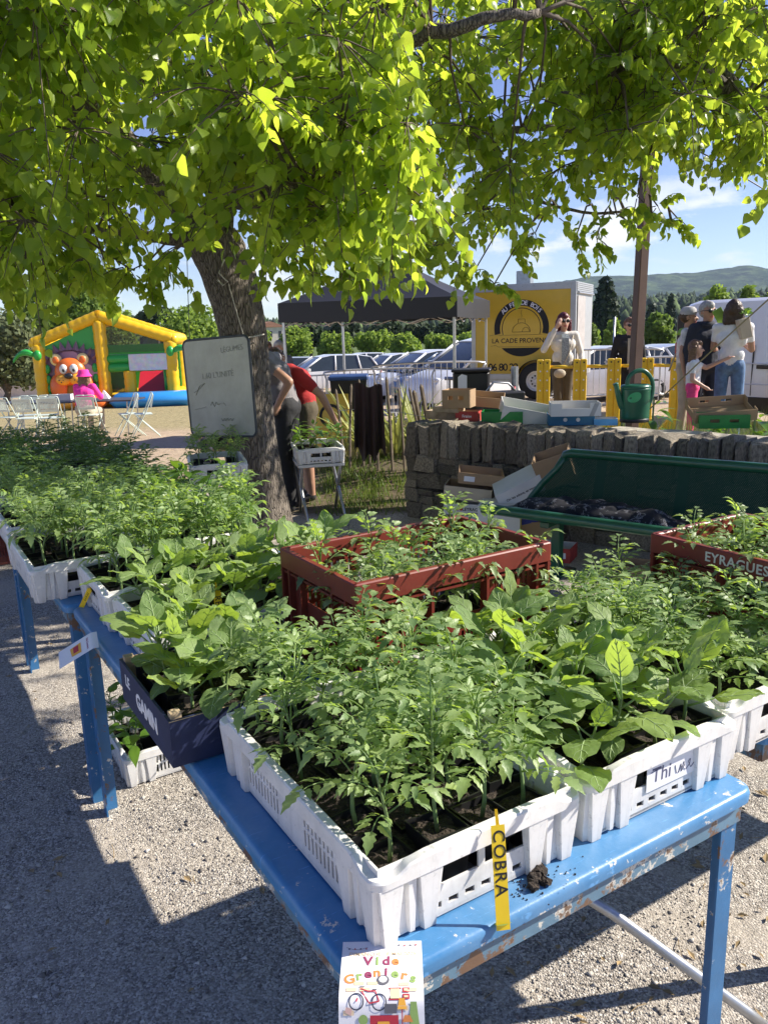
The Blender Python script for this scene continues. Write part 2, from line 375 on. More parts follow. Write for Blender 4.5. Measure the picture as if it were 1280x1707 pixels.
# ------------------------------------------------------------------ hills, far woods
def hill_mat(name, a, b_, c, sc):
    m, n, l, b, out = nodes(name); t = noise(n, l, sc, 8, .7, src='Position'); t2 = noise(n, l, sc*.12, 4, src='Position')
    r = ramp(n, l, t.outputs[0], [(.42, a), (.5, b_), (.60, c)]); m3 = n.new('ShaderNodeMath'); m3.operation = 'MULTIPLY'; m3.inputs[1].default_value = .45; l.new(t2.outputs[0], m3.inputs[0]); x = mixc(n, l, m3.outputs[0], r.outputs[0], b_)
    l.new(x, b.inputs['Base Color']); b.inputs['Roughness'].default_value = 1; b.inputs['Specular IOR Level'].default_value = 0
    bp = n.new('ShaderNodeBump'); bp.inputs['Strength'].default_value = 1; bp.inputs['Distance'].default_value = 14; l.new(t.outputs[0], bp.inputs['Height']); l.new(bp.outputs[0], b.inputs['Normal']); return m
def hill(name, D, depth, crest, m, seed, n=120):
    """ridge whose crest follows (photo x -> photo y) at distance D, falling away on both sides"""
    r = random.Random(seed); V = []; F = []; K = 41
    from mathutils import noise as mn
    ph = [r.uniform(0, 6.28) for _ in range(12)]
    for i in range(n+1):
        px = -900 + i*(3300/n)
        for (xa, ya), (xb, yb) in zip(crest, crest[1:]):
            if px <= xb: break
        t = min(1, max(0, (px-xa)/(xb-xa))); py = ya+(yb-ya)*t
        top = aty(px, py, D)
        h = top.z + 2
        for k in range(K):
            s = -1 + 2*k/(K-1)
            w = math.cos(s*math.pi/2)**1.2 if abs(s) < .999 else 0
            wob = sum(math.sin(top.x/D*q*7+ph[q]+k*1.7)/q for q in range(2, 9))*.02 if 0 < abs(s) < .99 else 0
            bx_, by_ = top.x*(1+.25*s*depth/D), D + s*depth; q3 = Vector((bx_/D*38, by_/D*38, seed)); bump = D*.0016*mn.noise(q3*3.1)+D*.0035*mn.noise(q3*.9)
            V.append((bx_, by_, -2.6 + (h+.6)*max(0, w+wob*w*2) + bump*min(1, w*4)*(.35 if abs(s) < .08 else 1)))
    for i in range(n):
        for k in range(K-1): F.append((i*K+k, (i+1)*K+k, (i+1)*K+k+1, i*K+k+1))
    mb = MB(); mb.add(V, F); return tag(mb.build(name, m, smooth=True), kind='structure')
hill('hills', 2600, 700, [(-900, 535), (200, 536), (420, 552), (480, 540), (560, 536), (700, 528), (820, 512), (930, 470), (975, 463), (1060, 462), (1150, 456), (1225, 446), (1290, 449), (1500, 440), (2400, 500)],
     hill_mat('hill_forest', (.008, .024, .012), (.035, .065, .03), (.11, .16, .06), .022), 4, 520)
hill('foothills', 900, 260, [(-900, 545), (200, 548), (450, 552), (600, 540), (800, 528), (930, 512), (1080, 500), (1180, 497), (1280, 488), (1500, 484), (2400, 520)],
     hill_mat('pine_forest', (.006, .018, .008), (.028, .052, .02), (.09, .13, .04), .07), 9, 420)
def far_wood():
    """pine crowns covering the foot of the hills: too many and far to pick apart"""
    rs = np.random.default_rng(8); N = 5200; V = []; F = []
    V0 = []; 
    for (rr, zz, off) in ((.0, 1, 0), (.55, .72, 0), (.95, .3, .5), (.7, .02, 0)):
        for k in range(5 if rr else 1):
            th = 2*math.pi*(k+off)/5; V0.append((rr*math.cos(th), rr*math.sin(th), zz))
    V0 = np.array(V0); F0 = [(0, 1+k, 1+(k+1) % 5) for k in range(5)]
    for a in (1, 6):
        for k in range(5): F0 += [(a+k, a+5+k, a+5+(k+1) % 5), (a+k, a+5+(k+1) % 5, a+(k+1) % 5)]
    F0 = np.array(F0)
    D = rs.uniform(240, 690, N); px = rs.uniform(-400, 1750, N)
    x = (px-640)/FPX*D*1.02
    t = np.clip((D-240)/450, 0, 1); side = np.clip((px-300)/900, 0, 1)
    z = -3 + t*(4+17*side); s = rs.uniform(2.2, 4.6, N); h = rs.uniform(3.5, 8, N)
    j = rs.uniform(.7, 1.3, (N, len(V0), 3))
    VV = V0[None]*j*np.stack([s, s, h], -1)[:, None, :]; VV[..., 0] += x[:, None]; VV[..., 1] += D[:, None]; VV[..., 2] += z[:, None]
    FF = (F0[None]+len(V0)*np.arange(N)[:, None, None]).reshape(-1, 3)
    m, n, l, b, out = nodes('far_wood_leaf'); g = n.new('ShaderNodeNewGeometry')
    r = ramp(n, l, g.outputs['Random Per Island'], [(0, (.018, .036, .014)), (.5, (.035, .06, .02)), (.8, (.07, .11, .03)), (1, (.11, .16, .05))]); l.new(r.outputs[0], b.inputs['Base Color']); b.inputs['Roughness'].default_value = 1
    o = obj('woodland', np_mesh('woodland', VV.reshape(-1, 3), FF, m)); tag(o, 'dark pine woodland covering the foot of the hills', 'woodland', kind='stuff')
far_wood()
# ------------------------------------------------------------------ background trees
M_bark = mat('bark', (.13, .105, .08), .9, var=.4, scale=14, bump=.6, bscale=40)
def crown_mesh(name, lobes, n, size, m, seed, flat=.6):
    """leaf clumps spread through lobes (cx,cy,cz,rx,ry,rz); denser at the surface, with gaps"""
    rs = np.random.default_rng(seed); lobes = np.array(lobes, float); vol = lobes[:, 3]*lobes[:, 4]*lobes[:, 5]
    pick = rs.choice(len(lobes), n, p=vol/vol.sum()); d = rs.normal(size=(n, 3)); d /= np.linalg.norm(d, axis=1)[:, None]
    rad = rs.uniform(.45, 1.0, n)**.5*(1+.13*rs.normal(size=n)*.6)
    C = lobes[pick, :3] + d*rad[:, None]*lobes[pick, 3:]
    a = rs.normal(size=(n, 3)); a /= np.linalg.norm(a, axis=1)[:, None]; nn = d*.9 + rs.normal(size=(n, 3))*flat; nn /= np.linalg.norm(nn, axis=1)[:, None]
    t1 = np.cross(nn, a); t1 /= np.linalg.norm(t1, axis=1)[:, None]; t2 = np.cross(nn, t1)
    s = size*rs.uniform(.55, 1.35, n)
    V = np.stack([C + t1*s[:, None], C + t2*(s*.62)[:, None] + nn*(s*.18)[:, None], C - t1*s[:, None], C - t2*(s*.62)[:, None] + nn*(s*.18)[:, None]], 1).reshape(-1, 3)
    F = np.arange(4*n).reshape(-1, 4); return np_mesh(name, V, F, m)
def lobes_round(w, h, z0, r, n=9):
    L = [(0, 0, z0+h*.5, w*.36, w*.36, h*.4)]
    for k in range(n):
        th = 2*math.pi*k/n + r.uniform(-.3, .3); rr = w*r.uniform(.22, .34); zz = z0+h*r.uniform(.25, .78)
        s = w*r.uniform(.15, .24); L.append((rr*math.cos(th), rr*math.sin(th), zz, s, s, s*r.uniform(.8, 1.2)))
    L.append((0, 0, z0+h*.82, w*.2, w*.2, h*.18)); return L
def bg_tree(name, label, group, px, D, top_py, w_px, m, n, leafs, seed, z_leaf=.25, kind='round'):
    r = random.Random(seed); p = gpx(px, D); h = aty(px, top_py, D).z - p.z; w = w_px/FPX*D
    t = thing(name, label, 'tree', p, r.uniform(0, 6), group)
    mb = MB(); th = h*z_leaf
    mb.tube([(0, 0, -.1), (.02*h, 0, th*.6), (0, .01*h, th*1.2), (0, 0, h*.7)], [.035*w+.05, .03*w+.04, .025*w+.03, .01], 7)
    for k in range(5):
        a = k*1.26+r.uniform(-.3, .3); mb.tube([(0, 0, th*1.05), (w*.15*math.cos(a), w*.15*math.sin(a), h*.5), (w*.3*math.cos(a), w*.3*math.sin(a), h*.68)], [.02*w+.02, .012*w+.01, .005], 5)
    mb.build('trunk', M_bark, t, True)
    if kind == 'round': L = lobes_round(w, h-th, th, r)
    elif kind == 'cypress': L = [(0, 0, h*(.12+.8*k/9), w*.5*(math.sin(math.pi*min(1, (.25+.8*(1-k/9))*.62))), w*.5*math.sin(math.pi*min(1, (.25+.8*(1-k/9))*.62)), h*.1) for k in range(10)]
    elif kind == 'umbrella': L = [(r.uniform(-.32, .32)*w, r.uniform(-.32, .32)*w, h*r.uniform(.78, .92), w*.2, w*.2, h*.09) for _ in range(9)]
    obj('crown', crown_mesh('crown', L, n, leafs, m, seed), t); return t
ML = lambda nm, c, t, **k: leaf_mat(nm, c, t, bump=0, rough=.6, spec=.2, **k)
M_pollard = ML('pollard_leaf', (.17, .26, .05), (.34, .50, .07), tr=.4)
M_broad = ML('broad_leaf', (.12, .19, .04), (.24, .38, .06), tr=.38)
M_olive = ML('olive_leaf', (.12, .15, .075), (.15, .20, .07), tr=.2)
M_pine = ML('pine_needle', (.028, .05, .02), (.04, .07, .02), tr=.15)
M_cyp = ML('cypress_leaf', (.022, .042, .02), (.03, .05, .015), tr=.1)
gp = 'pollard trees behind the parked cars'; lb = 'round light green pollard tree in the row behind the parked cars'
for k, (px, top, w) in enumerate(((492, 541, 68), (557, 556, 66), (622, 551, 66), (678, 553, 66), (735, 556, 60), (785, 552, 58), (425, 548, 60))):
    bg_tree('pollard_tree', lb, gp, px, 58+k % 3*1.5, top, w, M_pollard, 1900, .15, 20+k, .22)
bg_tree('broadleaf_tree', 'large broadleaf tree spreading behind the inflatable castle', None, 128, 44, 462, 205, M_broad, 7500, .17, 31, .16)
bg_tree('broadleaf_tree', 'medium broadleaf tree between the bouncy castle and the whiteboard', None, 318, 55, 510, 118, M_pollard, 4200, .16, 32, .2)
bg_tree('olive_tree', 'silvery olive tree left of the inflatable castle', None, 6, 33, 512, 150, M_olive, 6500, .11, 33, .08)
bg_tree('umbrella_pine', 'dark umbrella pine with a broad cloud shaped crown behind the castle roof', None, 268, 95, 511, 62, M_pine, 1500, .3, 34, .5, 'umbrella')
bg_tree('umbrella_pine', 'smaller dark umbrella pine just above the castle roof ridge', None, 229, 100, 524, 40, M_pine, 1000, .3, 35, .5, 'umbrella')
gp = 'dark pines behind the pollard row'; lb = 'dark pine rising behind the row of pollard trees'
for k, (px, top, w) in enumerate(((520, 540, 70), (575, 536, 60), (640, 541, 70), (700, 535, 64), (752, 530, 60), (800, 535, 60))):
    bg_tree('dark_pine', lb, gp, px, 88+k % 2*6, top, w, M_pine, 1300, .32, 40+k, .3)
bg_tree('cypress', 'tall dark cypress beside the food trailer', None, 1006, 82, 462, 44, M_cyp, 3600, .26, 50, .04, 'cypress')
bg_tree('cypress', 'slim small cypress left of the white van', None, 1113, 120, 491, 17, M_cyp, 1300, .3, 51, .04, 'cypress')
bg_tree('cypress', 'short blunt cypress half way up beside the brown post', None, 1083, 130, 505, 22, M_cyp, 1000, .34, 52, .04, 'cypress')
bg_tree('broadleaf_tree', 'bushy green tree left of the brown post behind the parked cars', None, 1022, 48, 531, 46, M_pollard, 2200, .15, 53, .12)
bg_tree('broadleaf_tree', 'bushy green tree right of the brown post behind the parked cars', None, 1090, 50, 521, 66, M_broad, 3400, .16, 54, .12)
bg_tree('broadleaf_tree', 'thin young tree beside the trailer door', None, 988, 40, 538, 26, M_broad, 700, .12, 55, .2)
for k, (px, top, w) in enumerate(((1190, 474, 74), (1240, 474, 50), (1284, 474, 50))):
    bg_tree('broadleaf_tree', 'yellow green tree crown rising above the van roof', 'trees behind the van', px, 46, top, w, M_pollard, 2400, .16, 56+k, .2)
bg_tree('dark_pine', 'dark pine at the right behind the van roof', None, 1300, 140, 462, 60, M_pine, 1500, .4, 59, .3)
# low white boundary wall behind the olive and a far house
M_pale = mat('pale_render', (.62, .55, .46), .85, var=.12, scale=3); M_roof = mat('roof_tile', (.36, .17, .10), .8, var=.2, scale=6)
M_dark = mat('dark_opening', (.02, .022, .025), .35)
t = thing('far_house', 'small pale house with a tiled roof among far trees', 'house', (*gpx(450, 190).xy, aty(450, 560, 190).z-4), .35)
b = MB(); b.bx(-3.4, 3.4, -2.5, 2.5, 0, 6); b.build('wall', M_pale, t)
b = MB(); b.prism([(-3.9, 0), (3.9, 0), (0, 1.3)], -2.9, 2.9, M=TR((0, 0, 6), (math.pi/2, 0, 0))); b.build('roof', M_roof, t)
for x in (-2.2, 0, 2.2):
    b = MB(); b.bx(x-.35, x+.35, -2.54, -2.45, 3.7, 5.1); b.build('window', M_dark, t)
t = thing('boundary_wall', 'low pale rendered wall behind the olive tree', 'wall', gpx(20, 38), .05)
b = MB(); b.cb(-7, 3, -.15, .15, -.3, .95, .03); b.build('wall_body', M_pale, t); b = MB(); b.cb(-7.05, 3.05, -.2, .2, .95, 1.02, .02); b.build('coping', M_pale, t)
# ------------------------------------------------------------------ haze
hz = MB(); hz.bx(-3560, 3560, -60, 3460, -6, 235)
hm = bpy.data.materials.new('thin_air'); hm.use_nodes = True; hn = hm.node_tree.nodes; hn.clear()
ho = hn.new('ShaderNodeOutputMaterial'); hv = hn.new('ShaderNodeVolumePrincipled'); hv.inputs['Color'].default_value = (.62, .74, .95, 1); hv.inputs['Density'].default_value = .00013
hm.node_tree.links.new(hv.outputs[0], ho.inputs['Volume'])
tag(hz.build('haze', hm), 'thin bluish summer haze over the whole valley', 'haze', kind='stuff')
# ================================================================== TABLES, CRATES, SEEDLINGS
UANG = R(31.77); UO = Vector((-.046, .884, 0)); ZT = .743
TU = Matrix.Translation(UO) @ Matrix.Rotation(UANG, 4, 'Z')
def uv(u, v, z=0): return TU @ Vector((u, v, z))
FXM = Matrix(((0,0,-1,0),(-1,0,0,0),(0,1,0,0),(0,0,0,1)))     # xy plane -> upright, facing -x, read from outside
def rrect(x0, x1, y0, y1, r, n=5):
    P = []
    for cx, cy, a0 in ((x1-r, y0+r, -90), (x1-r, y1-r, 0), (x0+r, y1-r, 90), (x0+r, y0+r, 180)):
        for k in range(n+1):
            a = R(a0+90*k/n); P.append((cx+r*math.cos(a), cy+r*math.sin(a)))
    return P
def stack(mb, loops, m=0, M=None):
    """loops: list of equal-length point rings, closed top and bottom"""
    n = len(loops[0]); vs = [p for L in loops for p in L]; fs = [tuple(range(n))[::-1], tuple((len(loops)-1)*n+k for k in range(n))]
    for i in range(len(loops)-1):
        for k in range(n): fs.append((i*n+k, i*n+(k+1) % n, (i+1)*n+(k+1) % n, (i+1)*n+k))
    return mb.add(vs, fs, m, M)
def chipped(name, col, chip=.60, rust=.63, edge=False):
    m, n, l, b, out = nodes(name)
    geo = n.new('ShaderNodeNewGeometry')
    t = noise(n, l, 7, 6, .65); base = ramp(n, l, t.outputs[0], [(.3, tuple(c*.72 for c in col)), (.7, col)])
    t1 = noise(n, l, 26, 8, .7); k1 = ramp(n, l, t1.outputs[0], [(chip, (0, 0, 0)), (chip+.015, (1, 1, 1))])
    t2 = noise(n, l, 13, 8, .75); k2 = ramp(n, l, t2.outputs[0], [(rust, (0, 0, 0)), (rust+.03, (1, 1, 1))])
    if edge:          # paint is knocked off along the rim of the top
        tc = n.new('ShaderNodeTexCoord'); sp = n.new('ShaderNodeSeparateXYZ'); l.new(tc.outputs['Object'], sp.inputs[0])
        mr = n.new('ShaderNodeMapRange'); mr.inputs['From Min'].default_value = .030; mr.inputs['From Max'].default_value = .0; mr.inputs['To Max'].default_value = .06; l.new(sp.outputs['Y'], mr.inputs[0])
        mx = n.new('ShaderNodeMapRange'); mx.inputs['From Min'].default_value = .016; mx.inputs['From Max'].default_value = .0; mx.inputs['To Max'].default_value = .03; l.new(sp.outputs['X'], mx.inputs[0])
        s1 = n.new('ShaderNodeMath'); s1.operation = 'ADD'; l.new(mr.outputs[0], s1.inputs[0]); l.new(mx.outputs[0], s1.inputs[1]); s2 = n.new('ShaderNodeMath'); s2.operation = 'ADD'; l.new(s1.outputs[0], s2.inputs[0]); l.new(t1.outputs[0], s2.inputs[1]); l.new(s2.outputs[0], k1.inputs[0])
        mp = n.new('ShaderNodeMapping'); mp.inputs['Scale'].default_value = (3, 40, 1); mp.inputs['Rotation'].default_value = (0, 0, .5); l.new(tc.outputs['Object'], mp.inputs[0]); t3 = noise(n, l, 9, 3, vec=mp.outputs[0]); k3 = ramp(n, l, t3.outputs[0], [(.66, (0, 0, 0)), (.70, (.5, .5, .5))]); bm = mixc(n, l, k3.outputs[0], base.outputs[0], tuple(min(1, c*1.6+.06) for c in col))
        t4 = noise(n, l, 3.5, 6, .7); k4 = ramp(n, l, t4.outputs[0], [(.45, (0, 0, 0)), (.75, (.35, .35, .35))]); bm = mixc(n, l, k4.outputs[0], bm, (.30, .33, .33))
    a = mixc(n, l, k1.outputs[0], bm if edge else base.outputs[0], (.60, .58, .52)); c = mixc(n, l, k2.outputs[0], a, (.16, .095, .06))
    l.new(c, b.inputs['Base Color']); b.inputs['Roughness'].default_value = .38; b.inputs['Specular IOR Level'].default_value = .5
    bp = n.new('ShaderNodeBump'); bp.inputs['Strength'].default_value = .35; bp.inputs['Distance'].default_value = .003; l.new(t1.outputs[0], bp.inputs['Height']); l.new(bp.outputs[0], b.inputs['Normal']); return m
M_blue = chipped('blue_paint', (.050, .235, .50), .65, .70, True)
M_rustrail = chipped('rusty_blue_rail', (.13, .24, .34), .53, .52)
M_blueworn = chipped('worn_blue_paint', (.040, .17, .37), .60, .585)
def table(label, u0, u1, v0, v1, inset=.022):
    t = thing('blue_table', label, 'table', uv(u0, v0), UANG, 'blue metal trestle tables in a line')
    W, D = u1-u0, v1-v0; b = MB()
    L = []
    for z, i in ((-.032, .008), (-.027, .001), (-.012, 0), (-.005, .002), (-.0012, .006), (0, .013)):
        L.append([(x, y, ZT+z) for x, y in rrect(i, W-i, i, D-i, .03-i*.5)])
    stack(b, L); b.build('tabletop', M_blue, t, 'auto')
    for (x0, x1, y0, y1) in ((.02, W-.02, .016, .020), (.02, W-.02, D-.020, D-.016), (.016, .020, .02, D-.02), (W-.020, W-.016, .02, D-.02)):
        b = MB(); b.bx(x0, x1, y0, y1, ZT-.074, ZT-.034); b.build('rail', M_rustrail, t)
    for sx, sy in ((0, 0), (1, 0), (0, 1), (1, 1)):
        x, y = (inset, W-.022)[sx], (.022, D-.022)[sy]; dx, dy = (1, -1)[sx]*.045, (1, -1)[sy]*.045
        b = MB(); q = lambda a, c: (min(a, c), max(a, c))
        b.bx(*q(x, x+dx), *q(y, y+dy*.1), 0, ZT-.036); b.bx(*q(x, x+dx*.1), *q(y+dy*.101, y+dy), 0, ZT-.036)
        b.build('leg', M_blueworn, t)
    return t
table('blue metal table at the near end carrying the white crate with the yellow COBRA tag', 0, .858, 0, 1.862)
table('blue metal table in the middle of the line, touching the near table', -.02, .84, 1.885, 3.30)
table('blue metal table at the far end of the line by the tree', -.02, .84, 3.33, 5.25)
table('blue metal table under the red crate lettered EYRAGUES', 1.04, 2.7, .10, .72, .24)
M_steel = mat('galvanised_tube', (.42, .43, .44), .38, .85, var=.15, scale=20)
b = MB(); b.tube([uv(.52, .62, .52), uv(.80, .28, .30), uv(1.02, .08, .08), uv(1.08, .04, .012)], .013, 10)
tag(b.build('metal_strut', M_steel, None, True), 'bare grey metal strut leaning under the near blue table', 'strut')
# ------------------------------------------------------------------ crates
def plastic(name, col, rough=.38, dirt=.5, tr=0):
    m, n, l, b, out = nodes(name); t = noise(n, l, 10, 7, .7); t2 = noise(n, l, 55, 5, .7)
    k = ramp(n, l, t.outputs[0], [(.46, (0, 0, 0)), (.72, (1, 1, 1))]); k2 = ramp(n, l, t2.outputs[0], [(.60, (0, 0, 0)), (.70, (.8, .8, .8))])
    d = tuple(c*.50+.03 for c in col); c0 = mixc(n, l, k.outputs[0], col, tuple(c*(1-.25*dirt) for c in col)); c1 = mixc(n, l, k2.outputs[0], c0, d)
    tc = n.new('ShaderNodeTexCoord'); mp = n.new('ShaderNodeMapping'); mp.inputs['Scale'].default_value = (30, 30, 5); l.new(tc.outputs['Object'], mp.inputs[0]); t5 = noise(n, l, 2.2, 6, .7, vec=mp.outputs[0]); k5 = ramp(n, l, t5.outputs[0], [(.54, (0, 0, 0)), (.72, (.55, .55, .55))])
    sp = n.new('ShaderNodeSeparateXYZ'); l.new(tc.outputs['Object'], sp.inputs[0]); lo = n.new('ShaderNodeMapRange'); lo.inputs['From Min'].default_value = .06; lo.inputs['From Max'].default_value = .0; lo.inputs['To Max'].default_value = .30; l.new(sp.outputs['Z'], lo.inputs[0]); t6 = noise(n, l, 18, 5, .7); ml = n.new('ShaderNodeMath'); ml.operation = 'MULTIPLY'; l.new(lo.outputs[0], ml.inputs[0]); l.new(t6.outputs[0], ml.inputs[1])
    c1 = mixc(n, l, k5.outputs[0], c1, tuple(c*.66+.02 for c in col)); c1 = mixc(n, l, ml.outputs[0], c1, (.22, .16, .11))
    l.new(c1, b.inputs['Base Color']); b.inputs['Roughness'].default_value = rough
    if tr:
        b.inputs['Subsurface Weight'].default_value = tr; b.inputs['Subsurface Radius'].default_value = (.008, .007, .006); b.inputs['Subsurface Scale'].default_value = 1
    return m
M_white = plastic('white_plastic', (.76, .75, .73), .38, .9, .25); M_red = plastic('red_plastic', (.20, .030, .020), .45, .9)
M_black = mat('black_plastic', (.012, .012, .013), .4, var=.3); 
M_soil = mat('potting_soil', (.022, .016, .011), .95, var=.6, scale=90, bump=1, bscale=160, col2=(.075, .055, .04))
def rim_mesh(w, d, h, t, band, dip, m, r=.03, name='rim'):
    P = []; n = 6
    cs = ((w-r, r, -90), (w-r, d-r, 0), (r, d-r, 90), (r, r, 180))
    for q, (cx, cy, a0) in enumerate(cs):
        for k in range(n+1):
            a = R(a0+90*k/n); P.append((cx+r*math.cos(a), cy+r*math.sin(a), math.cos(a), math.sin(a), 0))
        nx = cs[(q+1) % 4]; a = R(a0+90); p0 = Vector((cx+r*math.cos(a), cy+r*math.sin(a))); p1 = Vector((nx[0]+r*math.cos(R(nx[2])), nx[1]+r*math.sin(R(nx[2])))); LL = (p1-p0).length
        for f in (.03, .05, .07, .09, .11, .2, .35, .5, .65, .8, .89, .91, .93, .95, .97):
            pp = p0.lerp(p1, f); P.append((pp.x, pp.y, math.cos(a), math.sin(a), min(f, 1-f)*LL))
    vs = []; N = len(P)
    for (x, y, nx, ny, e) in P:
        zt = h - dip*(1-sstep(.012, .05, e))
        for off, z in ((0, h-band), (.0, zt-.003), (.003, zt), (t-.003, zt), (t, zt-.003), (t, h-band)): vs.append((x-nx*off, y-ny*off, z))
    fs = []
    for i in range(N):
        j = (i+1) % N
        for k in range(6): k2 = (k+1) % 6; fs.append((i*6+k, j*6+k, j*6+k2, i*6+k2))
    b = MB(); b.add(vs, fs); return b.mesh(name, m, 'auto')
def crate_parts(w, d, h, m, style):
    """list of (name, mesh, matrix) for a crate w x d x h with its origin at one lower corner"""
    out = []; T = .004; ins = .016
    b = MB(); b.bx(ins, w-ins, ins, d-ins, .004, .010); out.append(('base', b.mesh('base', m), ident()))
    def wall(L, short):
        H = h-.012; hs = []
        if style == 'white' and short:
            hs.append((L/2-.105, L/2-.006, h*.38, h*.62)); hs.append((L/2+.006, L/2+.105, h*.38, h*.62))
            k = .09
            while k < L-.09: hs.append((k, k+.018, .012, .022)); k += .031
        elif style == 'white':
            k = .075
            while k < L-.085:
                if not (L/2-.05 < k < L/2+.045): hs += [(k, k+.0065, .020, .050), (k, k+.0065, .056, .086)]
                k += .0135
        elif short:
            hs.append((L/2-.075, L/2+.075, .17, .225)); k = .06
            while k < L-.07: hs.append((k, k+.008, .05, .135)); k += .018
        else:
            hs.append((L/2-.075, L/2+.075, .15, .235))
            for a, c in ((.055, L/2-.095), (L/2+.095, L-.06)):
                k = a
                while k < c: hs += [(k, k+.008, .05, .125), (k, k+.008, .135, .235)]; k += .018
            k = L/2-.06
            while k < L/2+.06: hs.append((k, k+.008, .045, .105)); k += .018
        bb = MB(); bb.slab(L, H, T, hs); return bb.mesh('side_wall', m)
    lw, lws = d-2*ins-2*T-.002, w-2*ins
    ws, wl_ = wall(lws, True), wall(lw, False)
    if style == 'red': ws, wl_ = (wall(lws, w < d), wall(lw, d < w))
    if style == 'white' and w > d: ws, wl_ = wall(lws, False), wall(lw, True)
    out += [('side_wall', ws, TR((ins, ins, .006))), ('side_wall', ws, TR((ins, d-ins-T, .006))),
            ('side_wall', wl_, TR((ins+T, ins+T+.001, .006), (0, 0, math.pi/2))), ('side_wall', wl_, TR((w-ins, ins+T+.001, .006), (0, 0, math.pi/2)))]
    out.append(('rim', rim_mesh(w, d, h, .019, .030 if style == 'white' else .05, .016 if style == 'white' else 0, m, .022 if style == 'white' else .008), ident()))
    # ribs
    def rib(wt, wb, dt, db, z0, z1):
        bb = MB(); bb.add([(-wb/2, 0, z0), (wb/2, 0, z0), (wb/2-.003, -db, z0), (-wb/2+.003, -db, z0), (-wt/2, 0, z1), (wt/2, 0, z1), (wt/2-.003, -dt, z1), (-wt/2+.003, -dt, z1)],
                          [(0,1,2,3),(4,7,6,5),(0,4,5,1),(1,5,6,2),(2,6,7,3),(3,7,4,0)]); return bb.mesh('rib', m)
    if style == 'white':
        rb = rib(.046, .026, .0145, .008, .001, h-.030); rs = rib(.02, .014, .010, .006, .006, h-.030)
        def ribs(L, fx):
            for x in (.030, L-.030): out.append(('rib', rb, fx(x)))
            for x in (.098, L-.098): out.append(('rib', rb, fx(x)))
            for x in (.068, L-.068): out.append(('rib', rs, fx(x)))
    else:
        rb = rib(.014, .014, .016, .016, .004, h-.05)
        def ribs(L, fx):
            for x in (.010, .05, L-.05, L-.010, L/2-.085, L/2+.085): out.append(('rib', rb, fx(x)))
    ribs(w, lambda x: TR((x, ins+.0005, 0))); ribs(w, lambda x: TR((x, d-ins-.0005, 0), (0, 0, math.pi)))
    ribs(d, lambda x: TR((ins+.0005, x, 0), (0, 0, -math.pi/2))); ribs(d, lambda x: TR((w-ins-.0005, x, 0), (0, 0, math.pi/2)))
    if style == 'red':
        for nm, (x0, x1, y0, y1) in enumerate(((.0, w, .004, ins-.001), (.0, w, d-ins+.001, d-.004), (.004, ins-.001, .0165, d-.0165), (w-ins+.001, w-.004, .0165, d-.0165))):
            bb = MB(); bb.bx(x0, x1, y0, y1, h-.064, h-.058); out.append(('band', bb.mesh('band', m), ident()))
            bb = MB(); bb.bx(x0, x1, y0, y1, .002, .02); out.append(('band', bb.mesh('band', m), ident()))
    return out
CP = {}
def crate(kind, label, u0, v0, w, d, z=ZT, group=None, rz=0, frame=True, soil=True):
    h = .130 if kind == 'white' else .297
    if (kind, w, d) not in CP: CP[kind, w, d] = crate_parts(w, d, h, M_white if kind == 'white' else M_red, kind)
    t = thing('%s_crate' % kind, label, 'crate', uv(u0, v0, z) if frame else (u0, v0, z), (UANG if frame else 0)+rz, group)
    for nm, me, M in CP[kind, w, d]: obj(nm, me, t, M)
    return t
# ------------------------------------------------------------------ leaf and seedling shapes
def leaflet(mb, P, dr, nr, l, w, prof, fold=.25, droop=.25, wav=0, r=None, cross=1, m=0, veins=False):
    dr = dr.normalized(); sd = dr.cross(nr).normalized(); nr = sd.cross(dr); vs = []; fs = []; n = len(prof); ph = r.uniform(0, 6) if r else 0
    for (s, hw) in prof:
        c = P + dr*(l*s) - nr*(droop*l*s*s); a = hw*w
        for k in range(-cross, cross+1):
            f = k/cross; z = fold*abs(f)*a + (wav*w*math.sin(s*13+ph+k*2.1)*abs(f) if wav else 0) - (fold*.8*a*f*f if cross > 1 else 0)
            vs.append(c + sd*(a*f) + nr*z)
    cc = 2*cross+1
    for i in range(n-1):
        for k in range(cc-1): fs.append((i*cc+k, i*cc+k+1, (i+1)*cc+k+1, (i+1)*cc+k))
    mb.add(vs, fs, m)
    if veins:
        mid = [vs[i*cc+cross]+nr*.0005 for i in range(n)]; mb.tube(mid, [.0016*(1-.8*i/n) for i in range(n)], 4, m=1, cap=False, flat=.5)
        for i in range(2, n-3, 2):
            for k in (-1, 1):
                pv = [vs[min(n-1, i+q)*cc+cross+k*q]+nr*.0004 for q in range(cross)]; mb.tube(pv, [.0009, .0007, .0004][:cross], 3, m=1, cap=False, flat=.5)
P_TOM = [(0, .05), (.14, .40), (.24, .28), (.40, .48), (.52, .30), (.66, .34), (.76, .17), (1, 0)]
P_AUB = [(0, .05), (.04, .22), (.10, .34), (.20, .45), (.32, .51), (.45, .52), (.58, .475), (.70, .39), (.81, .29), (.90, .19), (.96, .10), (1, .01)]
P_PEP = [(0, .04), (.14, .26), (.32, .40), (.52, .38), (.72, .23), (.88, .09), (1, 0)]
